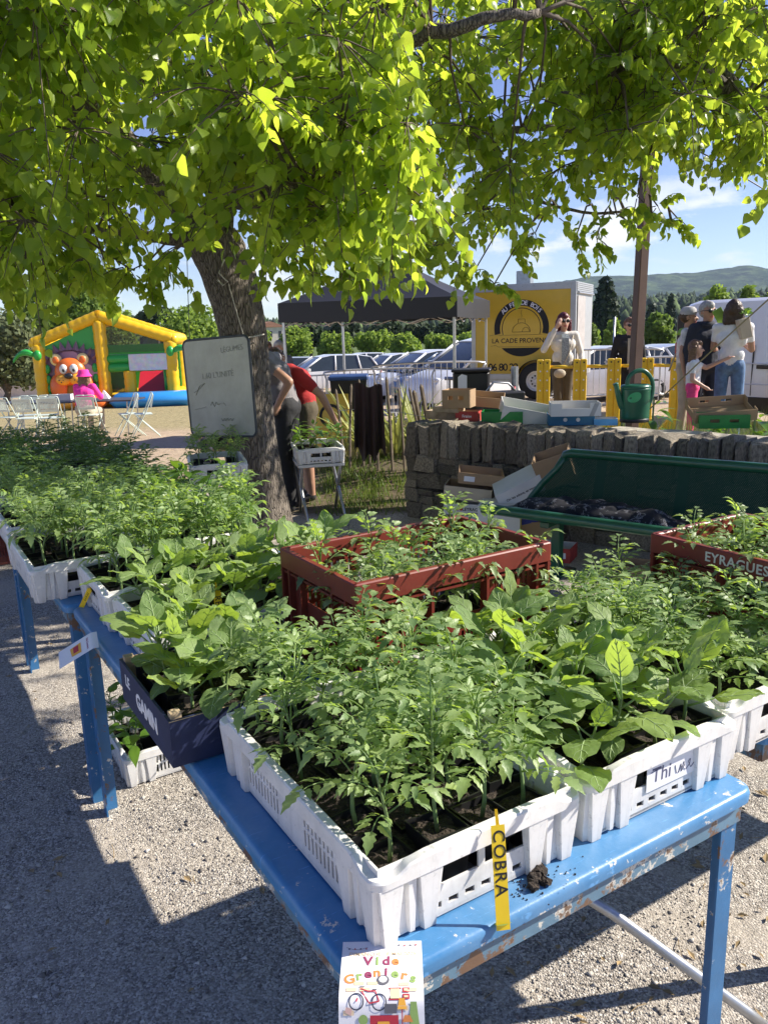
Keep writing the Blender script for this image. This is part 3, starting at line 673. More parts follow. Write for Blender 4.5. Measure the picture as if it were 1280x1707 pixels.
def leaf_tomato(L, r):
    mb = MB(); dp = r.uniform(.1, .55)
    pt = lambda t: Vector((math.sin(t*2.5)*.04*L*r0, L*t*(1-.12*t*dp), L*(.30*math.sin(t*1.9) - dp*.62*t*t)))
    r0 = r.uniform(-1, 1); pts = [pt(k/5) for k in range(6)]
    mb.tube(pts, [.0018, .0016, .0014, .0011, .0009, .0006], 4, m=0)
    for t, sz in ((.28, .22), (.46, .30), (.64, .33), (.82, .32)):
        p = pt(t); tg = (pt(t+.03)-pt(t-.03)).normalized(); s0 = tg.cross(Vector((0, 0, 1))).normalized(); nn = s0.cross(tg)
        for sg in (-1, 1):
            d = (tg*r.uniform(.35, .75) + s0*sg + nn*r.uniform(-.35, .25)).normalized(); l = L*sz*r.uniform(.75, 1.15)
            leaflet(mb, p + tg*r.uniform(-.03, .03)*L + d*.006, d, (nn + s0*sg*r.uniform(-.5, .3)).normalized(), l, l*.54, P_TOM, r.uniform(.1, .5), r.uniform(.05, .5))
    tg = (pt(1)-pt(.95)).normalized(); s0 = tg.cross(Vector((0, 0, 1))).normalized(); l = L*.40
    leaflet(mb, pt(.97), tg, s0.cross(tg), l, l*.66, P_TOM, r.uniform(.15, .5), r.uniform(.2, .6)); return mb
def leaf_big(L, W, prof, r, pet=.35, wav=.05, droop=(.1, .5)):
    mb = MB(); a = L*pet; up = r.uniform(.1, .5); e = Vector((0, a, a*up))
    mb.tube([(0, 0, 0), (0, a*.5, a*up*.4), e], [.0024, .002, .0016], 5); d = Vector((r.uniform(-.15, .15), 1, r.uniform(-.25, .35))).normalized()
    leaflet(mb, e, d, Vector((r.uniform(-.3, .3), -d.z, 1)), L, W, prof, r.uniform(.06, .28), r.uniform(*droop), wav, r, 3, veins=pet > .5); return mb
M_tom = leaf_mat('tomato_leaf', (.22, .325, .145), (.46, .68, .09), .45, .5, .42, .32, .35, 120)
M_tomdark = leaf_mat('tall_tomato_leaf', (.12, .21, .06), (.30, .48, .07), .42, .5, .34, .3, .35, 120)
M_aub = leaf_mat('aubergine_leaf', (.20, .30, .11), (.46, .68, .07), .55, .35, .42, .24, .7, 60, under=(.26, .34, .18))
M_pep = leaf_mat('pepper_leaf', (.09, .19, .03), (.30, .52, .04), .28, .6, .34, .25, .2, 60)
M_vein = mat('leaf_vein', (.27, .37, .15), .6, var=.1)
M_stem = mat('green_stem', (.16, .24, .08), .6, var=.25, scale=40)
pb = MB(); pb.add([(-.030,-.030,0),(.030,-.030,0),(.030,.030,0),(-.030,.030,0),(-.037,-.037,.075),(.037,-.037,.075),(.037,.037,.075),(-.037,.037,.075),(-.034,-.034,.075),(.034,-.034,.075),(.034,.034,.075),(-.034,.034,.075),(-.032,-.032,.05),(.032,-.032,.05),(.032,.032,.05),(-.032,.032,.05)],
    [(3,2,1,0)] + [(a, (a+1) % 4, 4+(a+1) % 4, 4+a) for a in range(4)] + [(4+a, 4+(a+1) % 4, 8+(a+1) % 4, 8+a) for a in range(4)] + [(8+a, 8+(a+1) % 4, 12+(a+1) % 4, 12+a) for a in range(4)])
POT = pb.mesh('pot', M_black)
sr = random.Random(2); sb = MB(); SN = 7
sv = [((i/(SN-1)-.5)*.0665, (j/(SN-1)-.5)*.0665, .064+sr.uniform(-.004, .006)) for j in range(SN) for i in range(SN)]
sb.add(sv, [(j*SN+i, j*SN+i+1, (j+1)*SN+i+1, (j+1)*SN+i) for j in range(SN-1) for i in range(SN-1)]); SOIL = sb.mesh('soil', M_soil, True)
def seedling_proto(kind, seed, hs=1.0):
    r = random.Random(seed); parts = [('pot', POT, ident()), ('soil', SOIL, ident())]; z0 = .06
    H = {'tomato': r.uniform(.15, .20), 'tomatodark': r.uniform(.22, .30), 'aubergine': r.uniform(.09, .14), 'pepper': r.uniform(.15, .2)}[kind]*hs
    lx, ly = r.uniform(-.03, .03), r.uniform(-.03, .03)
    st = lambda t: Vector((lx*t*t + .006*math.sin(5*t), ly*t*t, z0 + H*t))
    b = MB(); b.tube([st(k/5) for k in range(6)], [.0042, .0036, .0032, .0028, .0022, .0012], 6); parts.append(('stem', b.mesh('stem', M_stem, True), ident()))
    n = {'tomato': 12, 'tomatodark': 11, 'aubergine': 9, 'pepper': 9}[kind]; a = r.uniform(0, 6)
    for k in range(n):
        f = (k+.6)/n; a += 2.4+r.uniform(-.35, .35)
        if kind[:3] == 'tom':
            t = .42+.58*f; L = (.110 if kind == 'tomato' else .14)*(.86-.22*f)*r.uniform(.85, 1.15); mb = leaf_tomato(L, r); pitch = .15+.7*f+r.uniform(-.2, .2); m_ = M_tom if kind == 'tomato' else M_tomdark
        elif kind == 'aubergine':
            t = .25+.75*f; L = .080*(1.1-.42*abs(f-.35)*1.4)*r.uniform(.65, 1.2); mb = leaf_big(L, L*.74, P_AUB, r, .62, .06, (.0, .5)); pitch = .15+.95*f+r.uniform(-.3, .3); m_ = M_aub
        else:
            t = .35+.65*f; L = .088*(1.1-.4*f)*r.uniform(.8, 1.2); mb = leaf_big(L, L*.62, P_PEP, r, .3, .03, (.2, .7)); pitch = -.05+.8*f+r.uniform(-.2, .2); m_ = M_pep
        parts.append(('leaf', mb.mesh('leaf', [m_, M_vein], True), Matrix.Translation(st(t)) @ Matrix.Rotation(a, 4, 'Z') @ Matrix.Rotation(pitch, 4, 'X')))
    return parts
PROTO = {k: [seedling_proto(k, 100*i+len(k)) for i in range(nn)] for k, nn in (('tomato', 8), ('tomatodark', 6), ('aubergine', 7), ('pepper', 5))}
PNAME = {'tomato': 'tomato_seedling', 'tomatodark': 'tomato_seedling', 'aubergine': 'aubergine_seedling', 'pepper': 'pepper_seedling'}
def seedling(kind, label, group, M, r):
    pr = r.choice(PROTO[kind]); t = bpy.data.objects.new(PNAME[kind], None); COL.objects.link(t); t.empty_display_size = .05
    t.matrix_world = M; tag(t, label, 'seedling', group)
    for nm, me, ML_ in pr: obj(nm, me, t, ML_)
    return t
def fill(kind, label, group, u0, v0, w, d, nx, ny, seed, z=ZT, sc=(.85, 1.12), skip=(), frame=TU, keep=1.0):
    r = random.Random(seed); d_up = z > .5
    for i in range(nx):
        for j in range(ny):
            if (i, j) in skip or r.random() > keep: continue
            x = u0+.022+(i+.5)*(w-.044)/nx+r.uniform(-.004, .004); y = v0+.022+(j+.5)*(d-.044)/ny+r.uniform(-.004, .004)
            s = r.uniform(*sc)
            M = frame @ TR((x, y, z+.011+(.016 if d_up else 0)), (r.uniform(-.1, .1), r.uniform(-.1, .1), r.choice((0, 1, 2, 3))*math.pi/2+r.uniform(-.12, .12))) @ Matrix.Diagonal((1, 1, s, 1))
            seedling(kind, label, group, M, r)
def soil_bed(t, w, d, z):
    b = MB(); r = random.Random(int(w*100+d*7)); nx, ny = 24, 30
    v = [(.022+(w-.044)*i/(nx-1), .022+(d-.044)*j/(ny-1), z+r.uniform(-.005, .006)) for j in range(ny) for i in range(nx)]
    b.add(v, [(j*nx+i, j*nx+i+1, (j+1)*nx+i+1, (j+1)*nx+i) for j in range(ny-1) for i in range(nx-1)]); b.build('spilled_soil', M_soil, t, True)
gw = 'white plastic crates of seedlings on the blue tables'
def tray(kind, label, plabel, pgroup, u0, v0, w, d, nx, ny, seed, pk, z=ZT, **k):
    t = crate(kind, label, u0, v0, w, d, z, gw if kind == 'white' else 'red plastic crates'); soil_bed(t, w, d, .080 if kind == 'white' and z > .5 else .016)
    fill(pk, plabel, pgroup, u0, v0, w, d, nx, ny, seed, z, **k); return t
A1 = tray('white', 'white perforated crate of tomato seedlings with the yellow COBRA tag', 'tomato seedling in the white crate with the yellow COBRA tag', 'tomato seedlings in the COBRA crate', .045, .04, .4, .6, 4, 6, 1, 'tomato', sc=(.80, 1.12), skip=((0, 2),))
A2 = tray('white', 'white crate of broad leaved seedlings with a handwritten paper label on its front', 'broad leaved aubergine seedling in the crate with the paper label', 'aubergine seedlings in the labelled crate', .46, .045, .4, .6, 4, 5, 2, 'aubergine', sc=(.75, 1.15))
A3 = tray('white', 'white crate of tomato seedlings beside the red crate lettered EYRAGUES', 'tomato seedling in the white crate beside the EYRAGUES crate', 'tomato seedlings beside the EYRAGUES crate', .866, .075, .39, .6, 4, 6, 3, 'tomato', sc=(.66, .90))
RD1 = tray('red', 'deep red crate standing behind the COBRA crate on the near blue table', 'small tomato seedling inside the deep red crate behind the COBRA crate', 'tomato seedlings in the near red crate', .41, .71, .6, .4, 6, 4, 4, 'tomato', sc=(.95, 1.2), keep=.8)
RD2 = tray('red', 'deep red crate lettered EYRAGUES 04 in front of the bench', 'tomato seedling inside the red crate lettered EYRAGUES 04', 'tomato seedlings in the EYRAGUES crate', 1.275, .015, .4, .6, 4, 5, 5, 'tomato', sc=(1.0, 1.25), keep=.9)
C2 = tray('white', 'white crate of broad leaved aubergines with the RE tag', 'aubergine seedling in the white crate with the RE tag', 'aubergine seedlings in the RE crate', .055, 1.125, .6, .4, 6, 3, 6, 'aubergine', sc=(.9, 1.2))
C1 = tray('white', 'white crate of fine leaved tomatoes beside the hanging leaflet', 'tomato seedling in the crate beside the hanging leaflet', 'tomato seedlings beside the leaflet', .04, 1.535, .6, .4, 6, 4, 7, 'tomato', sc=(1.05, 1.35))
E1 = tray('white', 'white crate overhanging the edge of the middle blue table', 'tomato seedling in the crate overhanging the middle table', 'tomato seedlings in the overhanging crate', -.10, 1.955, .4, .6, 4, 5, 8, 'tomato', sc=(.95, 1.2))
E2 = tray('white', 'white crate of glossy pepper seedlings in front of the tree trunk', 'glossy pepper seedling standing in front of the tree trunk', 'pepper seedlings', .33, 1.96, .4, .6, 4, 4, 9, 'pepper', sc=(1.0, 1.3))
E3 = tray('white', 'white crate with a pale tomato crop at the far end of the middle table', 'tomato seedling at the far end of the middle table', 'tomato seedlings on the middle table', -.08, 2.62, .4, .6, 3, 5, 10, 'tomato', sc=(.9, 1.1))
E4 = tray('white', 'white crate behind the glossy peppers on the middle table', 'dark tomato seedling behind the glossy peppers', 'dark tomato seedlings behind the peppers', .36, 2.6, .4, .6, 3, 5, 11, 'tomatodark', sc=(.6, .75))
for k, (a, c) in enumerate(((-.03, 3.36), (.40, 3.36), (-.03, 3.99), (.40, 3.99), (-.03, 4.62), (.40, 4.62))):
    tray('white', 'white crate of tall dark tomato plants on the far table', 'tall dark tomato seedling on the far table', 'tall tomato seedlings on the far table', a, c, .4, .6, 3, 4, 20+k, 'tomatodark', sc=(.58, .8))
# crate on the gravel under the table
G1 = tray('white', 'white crate standing on the gravel under the near table', 'small seedling in the crate on the gravel', 'seedlings in the crate on the gravel', .12, 1.92, .6, .4, 6, 4, 31, 'pepper', z=.002, sc=(.7, 1.0), keep=.4)
t = crate('red', 'red crate standing on the gravel by the far table leg', -.02, 5.42, .6, .4, .003, 'red plastic crates')
# lettering on the red crates, paper label, tags
M_ink = mat('black_ink', (.012, .012, .014), .7); M_cream = mat('cream_print', (.72, .68, .52), .6); M_paper = mat('white_paper', (.80, .79, .80), .7, var=.03); M_yel = mat('yellow_tag', (.80, .55, .015), .35, var=.06)
text('lettering', 'EYRAGUES 04', .034, M_cream, RD2, TR((-.0006, .315, .272)) @ FXM, .0005, space=1.1, bold=.0006)
b = MB(); b.bx(-.075, .075, -.0006, 0, -.024, .024); pl = b.build('paper_label', M_paper, A2, M=TR((.232, .0135, .066), (0, 0, 0)))
mk = mat('grey_marker', (.10, .10, .17), .6)
def scribble(parent, pts, r, m, M, name='handwriting'):
    b = MB()
    for st in pts: b.tube([(x, 0, z) for x, z in st], r, 4, flat=.4)
    return b.build(name, m, parent, M=M)
text('handwriting', 'Thi', .040, mk, pl, TR((-.036, -.0008, .002), (0, .05, 0)) @ UPR, .0003); 
scribble(pl, [[(-.066, .012), (-.05, .014), (-.034, .013)], [(0, .006), (.004, -.010), (.010, -.012), (.016, .004), (.018, -.012), (.026, -.002), (.024, .006), (.020, -.004), (.03, -.012), (.04, -.004), (.042, .006), (.036, .002), (.044, -.012), (.054, -.004)]], .0011, mk, TR((0, -.0008, 0)))
def strip_tag(name, label, word, base, length, width, rot, tsize, fold=True):
    t = thing(name, label, 'plant tag', base, rot=rot); b = MB()
    b.bx(-width/2, width/2, -.0005, .0005, -length, 0); b.add([(-.003, 0, 0), (.003, 0, 0), (.002, .004, .022), (-.002, .004, .022)], [(0, 1, 2, 3), (3, 2, 1, 0)]); b.build('strip', M_yel, t)
    if word: text('handwriting', word, tsize, M_ink, t, TR((0, -.0009, -length*.36), (0, math.pi/2, 0)) @ UPR, .0002, space=1.15, bold=.0002)
    return t
p = A1.matrix_world if False else None
pt = uv(.252, .028, ZT+.138); strip_tag('plant_tag', 'yellow strip tag marked COBRA hanging from the crate rim', 'COBRA', pt, .150, .021, (R(-17), R(2), R(10)), .026)
strip_tag('plant_tag', 'short yellow tag with the letters RE among the aubergines', 'RE', aty(361, 985, 2.02), .075, .020, (0, R(-3), R(5)), .022)
strip_tag('plant_tag', 'creased yellow tag hanging off the overhanging tomato crate', '', aty(150, 982, 2.42), .11, .016, (R(20), R(38), R(-10)), .014)
tt = [o_ for o_ in bpy.data.objects if o_.get('label', '').startswith('creased yellow tag')][0]
scribble(tt, [[(-.003, -.02), (.004, -.024), (-.003, -.029), (.004, -.033)], [(.004, -.038), (-.003, -.041), (.004, -.045)], [(-.003, -.05), (.004, -.05), (0, -.056), (.004, -.061), (-.003, -.061)]], .0007, M_ink, TR((0, -.0009, 0)))
b = MB(); leaflet(b, uv(.222, -.002, ZT+.002), Vector((1, .2, .05)), Vector((0, .2, 1)), .026, .02, P_PEP, .15, .1); tag(b.build('fallen_leaf', M_aub, None, True), 'small torn green leaf lying on the blue tabletop', 'leaf')
# clods of soil on the blue table
b = MB(); r = random.Random(4)
for (du, dv, s) in ((.335, .040, .013), (.352, .050, .016), (.320, .028, .010), (.344, .028, .011)):
    c = uv(du, dv-.004, ZT+s*.5)
    o_ = len(b.v); b.ell((0, 0, 0), (s, s*.8, s*.6), 9, 6, M=Matrix.Translation(c) @ Matrix.Rotation(r.uniform(0, 3), 4, 'Z'))
    b.v[o_:] = [tuple(q+r.uniform(-.003, .003) for q in v_) for v_ in b.v[o_:]]
for k in range(70):
    c = uv(.33+r.gauss(0, .035), .035+r.gauss(0, .02), ZT+.001); s = r.uniform(.0008, .002); b.ell(tuple(c), (s, s, s), 5, 3)
tag(b.build('soil_clod', M_soil), 'crumbled clods of dark soil on the blue tabletop', 'soil', kind='stuff')
# ------------------------------------------------------------------ wooden LE GAMIN tray
M_wood = mat('raw_poplar', (.46, .34, .20), .8, var=.25, scale=18, col2=(.58, .45, .29)); M_navy = mat('navy_print', (.018, .026, .075), .55, var=.25, scale=12)
t = thing('wooden_tray', 'navy printed wooden tray lettered LE GAMIN', 'tray', uv(-.035, .69, ZT), UANG)
w, d, h = .30, .385, .105
for (x0, x1, y0, y1, nm) in ((0, .006, .008, d-.008, 'side_board'), (w-.006, w, .008, d-.008, 'side_board'), (0, w, 0, .0075, 'end_board'), (0, w, d-.0075, d, 'end_board')):
    b = MB(); b.bx(x0, x1, y0, y1, .004, h); o_ = b.build(nm, M_navy, t)
b = MB(); b.bx(.007, w-.007, .008, d-.008, 0, .006); b.build('base', M_wood, t)
for (x, y) in ((.007, .0085), (w-.029, .0085), (.007, d-.0305), (w-.029, d-.0305)):
    b = MB(); b.bx(x, x+.022, y, y+.022, .0065, h+.012); b.build('corner_post', M_wood, t)
for (y0, y1) in ((-.0012, -.0002), (d+.0002, d+.0012)):
    b = MB(); b.bx(.0, w, y0, y1, h-.0005, h+.001); b.build('edge', M_wood, t)
text('lettering', 'LE', .038, M_paper, t, TR((-.0006, .322, .068)) @ FXM, .0004, bold=.0008)
text('lettering', 'GAMIN', .050, M_paper, t, TR((-.0006, .172, .053)) @ FXM, .0004, bold=.0018)
fill('aubergine', 'broad leaved seedling in the LE GAMIN tray', 'seedlings in the LE GAMIN tray', -.03, .70, .29, .37, 3, 4, 61, ZT, sc=(.8, 1.1), keep=.85)
# ------------------------------------------------------------------ leaflets
C_ = {k: mat('print_'+k, c, .65, var=.04) for k, c in dict(plum=(.30, .05, .12), orange=(.75, .26, .07), green=(.28, .42, .12), tan=(.80, .62, .40), red=(.50, .03, .05), navy=(.03, .04, .08), grey=(.12, .12, .14), amber=(.85, .42, .05), pink=(.70, .45, .38)).items()}
def flyer_surface(s, flat, ang):
    """distance s down the sheet -> (forward, z, tilt) for a sheet lying flat, then drooping"""
    if s <= flat: return s, 0, 0
    rr = .02; al = min(ang, (s-flat)/rr); f = flat+rr*math.sin(al); z = -rr*(1-math.cos(al)); rest = s-flat-rr*al
    return f+rest*math.cos(al), z-rest*math.sin(al), al
def flyer(label, base, rz, W, H, flat, ang, tilt=0):
    t = thing('leaflet', label, 'leaflet', base, rot=(0, tilt, rz)); b = MB(); n = 24; vs = []
    for k in range(n+1):
        f, z, _ = flyer_surface(H*k/n, flat, ang)
        for x in (-W/2, W/2): vs.append((x, -f, z))
    b.add(vs, [(2*k, 2*k+2, 2*k+3, 2*k+1) for k in range(n)]); sh = b.build('sheet', M_paper, t, True)
    def at(x, s, lift=.0004):
        f, z, a = flyer_surface(s, flat, ang); return TR((x, -f-lift*math.sin(a), z+lift*math.cos(a)), (a, 0, 0))
    def poly(nm, pts, m, s0, lift=.0006):
        """flat print: points given as (x, down) around the anchor (0, s0)"""
        b = MB(); vs = []
        for (x, s) in pts:
            f, z, a = flyer_surface(s0+s, flat, ang); vs.append((x, -f-lift*math.sin(a), z+lift*math.cos(a)))
        b.add(vs, [tuple(range(len(vs)))]); o_ = b.build(nm, m, t); return o_
    return t, at, poly
W, H = .112, .160
p0 = atz(637, 1570, ZT+.002)
ft, at, poly = flyer('printed leaflet headed Vide Greniers pinned under the COBRA crate corner', p0, R(-1), W, H, .085, R(62))
text('print', 'DIMANCHE 18 MAI 2025', .0088, C_['tan'], ft, at(.001, .024), .0001, bold=.0001)
for i, (ch, c) in enumerate(zip('Vide', ('plum', 'green', 'plum', 'orange'))): text('print', ch, .021, C_[c], ft, at(-.019+i*.0125, .037), .0001, bold=.0007)
for i, (ch, c) in enumerate(zip('Greniers', ('orange', 'green', 'plum', 'orange', 'plum', 'green', 'orange', 'green'))):
    x = -.043+i*.0122; text('print', ch, .021, C_[c], ft, at(x, .057+abs(x)**2*6) @ Matrix.Rotation(-x*5, 4, 'Z'), .0001, bold=.0007)
circ = lambda cx, cy, r_, n=20: [(cx+r_*math.cos(2*math.pi*k/n), cy+r_*math.sin(2*math.pi*k/n)) for k in range(n)]
poly('print', circ(.002, 0, .0085), C_['grey'], .070); poly('print', circ(.002, -.001, .0055), M_paper, .070, .0009)
for (x, s) in ((-.030, .075), (-.012, .075), (-.040, .085), (-.022, .085), (.030, .077), (.040, .086), (-.043, .113), (.028, .108)):
    poly('print', [(x-.007, -.0028), (x+.007, -.0028), (x+.007, .0028), (x-.007, .0028)], C_['tan'], s)
def ringp(cx, s0, r_, w_, m):
    o_ = circ(cx, 0, r_); i_ = circ(cx, 0, r_-w_); n = len(o_)
    for k in range(0, n, 1): poly('print', [o_[k], o_[(k+1) % n], i_[(k+1) % n], i_[k]], m, s0, .0009)
def linep(pts, w_, m, s0):
    for (a, c) in zip(pts, pts[1:]):
        d = Vector((c[0]-a[0], c[1]-a[1])).normalized(); q = Vector((-d.y, d.x))*w_/2
        poly('print', [(a[0]+q.x, a[1]+q.y), (c[0]+q.x, c[1]+q.y), (c[0]-q.x, c[1]-q.y), (a[0]-q.x, a[1]-q.y)], m, s0, .0011)
ringp(-.033, .100, .010, .0016, C_['navy']); ringp(-.003, .101, .010, .0016, C_['navy'])
linep([(-.033, 0), (-.027, -.016), (-.018, -.012), (-.008, -.012), (-.003, 0), (-.016, .002), (-.026, -.012)], .0016, C_['red'], .100); linep([(-.029, -.019), (-.022, -.019)], .0014, C_['grey'], .100); linep([(-.012, -.014), (-.006, -.014)], .002, C_['grey'], .100)
for (x0, x1, s0, s1) in ((.010, .026, .083, .099), (.028, .037, .083, .090), (.028, .037, .092, .098)):
    poly('print', [(x0, 0), (x1, 0), (x1, s1-s0), (x0, s1-s0)], C_['red'], s0, .0007); poly('print', [(x0+.0018, .0018), (x1-.0018, .0018), (x1-.0018, s1-s0-.0018), (x0+.0018, s1-s0-.0018)], C_['tan'], s0, .0010)
poly('print', [(.004, 0), (.020, 0), (.020, .011), (.004, .011)], C_['grey'], .103, .0012)
poly('print', [(-.015, 0), (.022, 0), (.022, .026), (-.015, .026)], C_['red'], .116, .0008); poly('print', [(-.005, 0), (.010, 0), (.012, .012), (-.007, .012)], C_['amber'], .123, .0012)
poly('print', [(.0235, 0), (.0305, 0), (.033, .012), (.021, .012)], C_['amber'], .097, .0012); linep([(.027, .012), (.027, .040)], .0012, C_['red'], .097)
poly('print', [(.030, 0), (.037, 0), (.041, .008), (.027, .008)], C_['orange'], .116, .0013); poly('print', [(.038, 0), (.046, 0), (.049, .026), (.036, .026)], C_['green'], .101, .0009)
poly('print', circ(-.024, 0, .006), C_['green'], .121, .0009); poly('print', [(-.046, 0), (-.038, .002), (-.040, .010), (-.048, .006)], C_['pink'], .106, .0009)
for s, xa in ((.012, -.05), (.006, .02)):
    linep([(xa, 0), (xa+.01, .004), (xa+.02, .004), (xa+.03, 0)], .0006, C_['grey'], s)
    for k in range(4): poly('print', circ(xa+.004+.008*k, .003, .0013, 8), C_['red' if k % 2 else 'navy'], s, .0012)
ft2, at2, poly2 = flyer('small printed leaflet dangling from the corner of the near table', aty(163, 1066, 2.13), R(-68), .085, .12, .01, R(28), R(12))
poly2('print', [(-.025, 0), (.025, 0), (.022, .03), (-.02, .034)], C_['amber'], .05); poly2('print', [(-.018, 0), (.012, 0), (.012, .016), (-.018, .016)], C_['red'], .058, .0009); text('print', 'Vide Greniers', .010, C_['plum'], ft2, at2(0, .03), .0001)
# ================================================================== LIME TREES
def bark_mat():
    m, n, l, b, out = nodes('lime_bark'); tc = n.new('ShaderNodeTexCoord'); mp = n.new('ShaderNodeMapping'); mp.inputs['Scale'].default_value = (1, 1, .16); l.new(tc.outputs['Object'], mp.inputs[0])
    t = noise(n, l, 42, 8, .75, vec=mp.outputs[0]); v = n.new('ShaderNodeTexVoronoi'); v.feature = 'DISTANCE_TO_EDGE'; v.inputs['Scale'].default_value = 60; l.new(mp.outputs[0], v.inputs['Vector'])
    c = ramp(n, l, t.outputs[0], [(.3, (.12, .10, .08)), (.55, (.26, .22, .18)), (.8, (.40, .36, .31))]); c2 = ramp(n, l, v.outputs[0], [(0, (.03, .024, .018)), (.12, (1, 1, 1))])
    mm = n.new('ShaderNodeMix'); mm.data_type = 'RGBA'; mm.blend_type = 'MULTIPLY'; mm.inputs['Factor'].default_value = .38; l.new(c.outputs[0], mm.inputs['A']); l.new(c2.outputs[0], mm.inputs['B']); l.new(mm.outputs['Result'], b.inputs['Base Color']); b.inputs['Roughness'].default_value = .9
    ad = n.new('ShaderNodeMath'); ad.operation = 'ADD'; l.new(t.outputs[0], ad.inputs[0]); l.new(c2.outputs[0], ad.inputs[1])
    bp = n.new('ShaderNodeBump'); bp.inputs['Strength'].default_value = 1; bp.inputs['Distance'].default_value = .02; l.new(ad.outputs[0], bp.inputs['Height']); l.new(bp.outputs[0], b.inputs['Normal']); return m
M_limebark = bark_mat(); M_twig = mat('lime_twig', (.11, .085, .06), .85, var=.3, scale=30)
M_lime = leaf_mat('lime_leaf', (.16, .255, .035), (.56, .74, .07), .34, .55, .60, .38, .3, 55)
LT_V = np.array([(0,0,0),(0,.40,-.03),(0,.76,-.10),(0,1.14,-.24)] + [(s*x, y, z) for s in (-1, 1) for x, y, z in ((.34,.03,.05),(.52,.36,.07),(.34,.74,-.02))])
LT_F = np.array([(0,4,5),(0,5,1),(1,5,6),(1,6,2),(2,6,3),(0,8,7),(0,1,8),(1,9,8),(1,2,9),(2,3,9)])
def smooth_path(pts, k=4):
    out = []; P = [Vector(p) for p in pts]; P = [P[0]*2-P[1]] + P + [P[-1]*2-P[-2]]
    for i in range(1, len(P)-2):
        for j in range(k):
            t = j/k; a, b_, c, d = P[i-1:i+3]
            out.append(.5*((2*b_) + (c-a)*t + (2*a-5*b_+4*c-d)*t*t + (3*b_-a-3*c+d)*t*t*t))
    return out + [P[-2]]
def limb(mb, pts, r0, r1, k=4, n=9, wob=0, rr=None):
    P = smooth_path(pts, k); N = len(P)
    if wob: P = [p + Vector((rr.uniform(-wob, wob), rr.uniform(-wob, wob), rr.uniform(-wob, wob)))*(0 < i < N-1) for i, p in enumerate(P)]
    mb.tube(P, [r0+(r1-r0)*(i/(N-1))**.8 for i in range(N)], n); return P
def lime_tree(label, trunk_pts, limbs, clumps, seed, nleaf, single):
    """clumps: (centre Vector, radius, number of leaves, leaf scale)"""
    r = random.Random(seed); rs = np.random.default_rng(seed)
    base = Vector(trunk_pts[0][0]); t = thing('lime_tree', label, 'tree', base); nodesP = []
    mb = MB(); P = smooth_path([p for p, _ in trunk_pts], 5); rr = [q for _, q in trunk_pts]; N = len(P); rad = []
    for i in range(N):
        f = i/(N-1)*(len(rr)-1); k = min(int(f), len(rr)-2); rad.append(rr[k]+(rr[k+1]-rr[k])*(f-k))
    mb.tube(P, rad, 20)
    vv = []
    for p in mb.v:
        a = math.atan2(p[1]-base.y, p[0]-base.x); vv.append((p[0]+.012*math.sin(a*5+p[2]*2)+r.uniform(-.004, .004), p[1]+.012*math.cos(a*4+p[2]*3), p[2]))
    mb.v = [tuple(Vector(p)-base) for p in vv]; mb.build('trunk', M_limebark, t, True)
    for pts, r0, r1 in limbs:
        lb_ = MB(); Q = limb(lb_, pts, r0, r1, 5, 10, .012, r); nodesP += Q; lb_.v = [tuple(Vector(p)-base) for p in lb_.v]; lb_.build('limb', M_limebark, t, True)
    tw = MB(); C = []; DR = []; NR = []; SC = []
    for (c, R_, n, ls) in clumps:
        a = min(nodesP, key=lambda q: (q-c).length + (1.5 if q.z > c.z+.6 else 0)); mid = a.lerp(c, .55)+Vector((r.uniform(-.1, .1), r.uniform(-.1, .1), .12))
        tw.tube([a, a.lerp(mid, .5)+Vector((0, 0, .04)), mid, c], [.012, .009, .007, .005], 5)
        nt = max(4, n//12)
        for k in range(nt):
            d = Vector((r.gauss(0, 1), r.gauss(0, 1), r.gauss(0, .7)-.15)).normalized(); s = c + d*R_*r.uniform(.0, .35); L = R_*r.uniform(.6, 1.05); pts = []
            for q in range(5):
                f = q/4; pts.append(s + d*(L*f) + Vector((0, 0, -.38*L*f*f)))
            tw.tube([c.lerp(s, .5)] + pts, [.004, .0035, .003, .0025, .002, .0014], 4, cap=False)
            m_ = n//nt
            for j in range(m_):
                f = .12+.9*(j+r.random()*.6)/m_; i0 = min(3, int(f*4)); p = pts[i0].lerp(pts[i0+1], f*4-i0); td = (pts[i0+1]-pts[i0]).normalized()
                sd = td.cross(Vector((0, 0, 1))).normalized()*(1 if j % 2 else -1)
                ld = (td*.45 + sd*r.uniform(.35, .9) + Vector((0, 0, -r.uniform(.35, 1.15))) + Vector((r.gauss(0, .22), r.gauss(0, .22), r.gauss(0, .22)))).normalized()
                nn = (Vector((0, 0, 1))*r.uniform(.4, 1.1) + sd*.5 + Vector((r.gauss(0, .45), r.gauss(0, .45), r.gauss(0, .3))))
                C.append(p + ld*.025); DR.append(ld); NR.append(nn); SC.append(r.triangular(.026, .074, .054)*ls)
    tw.v = [tuple(Vector(p)-base) for p in tw.v]; tag(tw.build('twigs', M_twig, t, True), kind='stuff')
    C, DR, NR, SC = np.array(C), np.array(DR), np.array(NR), np.array(SC)
    X = np.cross(DR, NR); X /= np.linalg.norm(X, axis=1)[:, None]; Z = np.cross(X, DR)
    # the leaves that show largest are objects of their own
    q = C-np.array(cam_pos); dep = q @ np.array(cam_fwd); sx = 640+FPX*(q @ np.array(cam_right))/dep; sy = 853-FPX*(q @ np.array(cam_up))/dep
    vis = (sx > 0) & (sx < 1280) & (sy > 0) & (sy < 600) & (dep > 0); key = np.where(vis, SC/np.maximum(dep, .1), 0); big = np.argsort(-key)[:single]
    mask = np.ones(len(C), bool); mask[big] = False
    nz = rs.uniform(.8, 1.2, (mask.sum(), 1)); V0 = LT_V
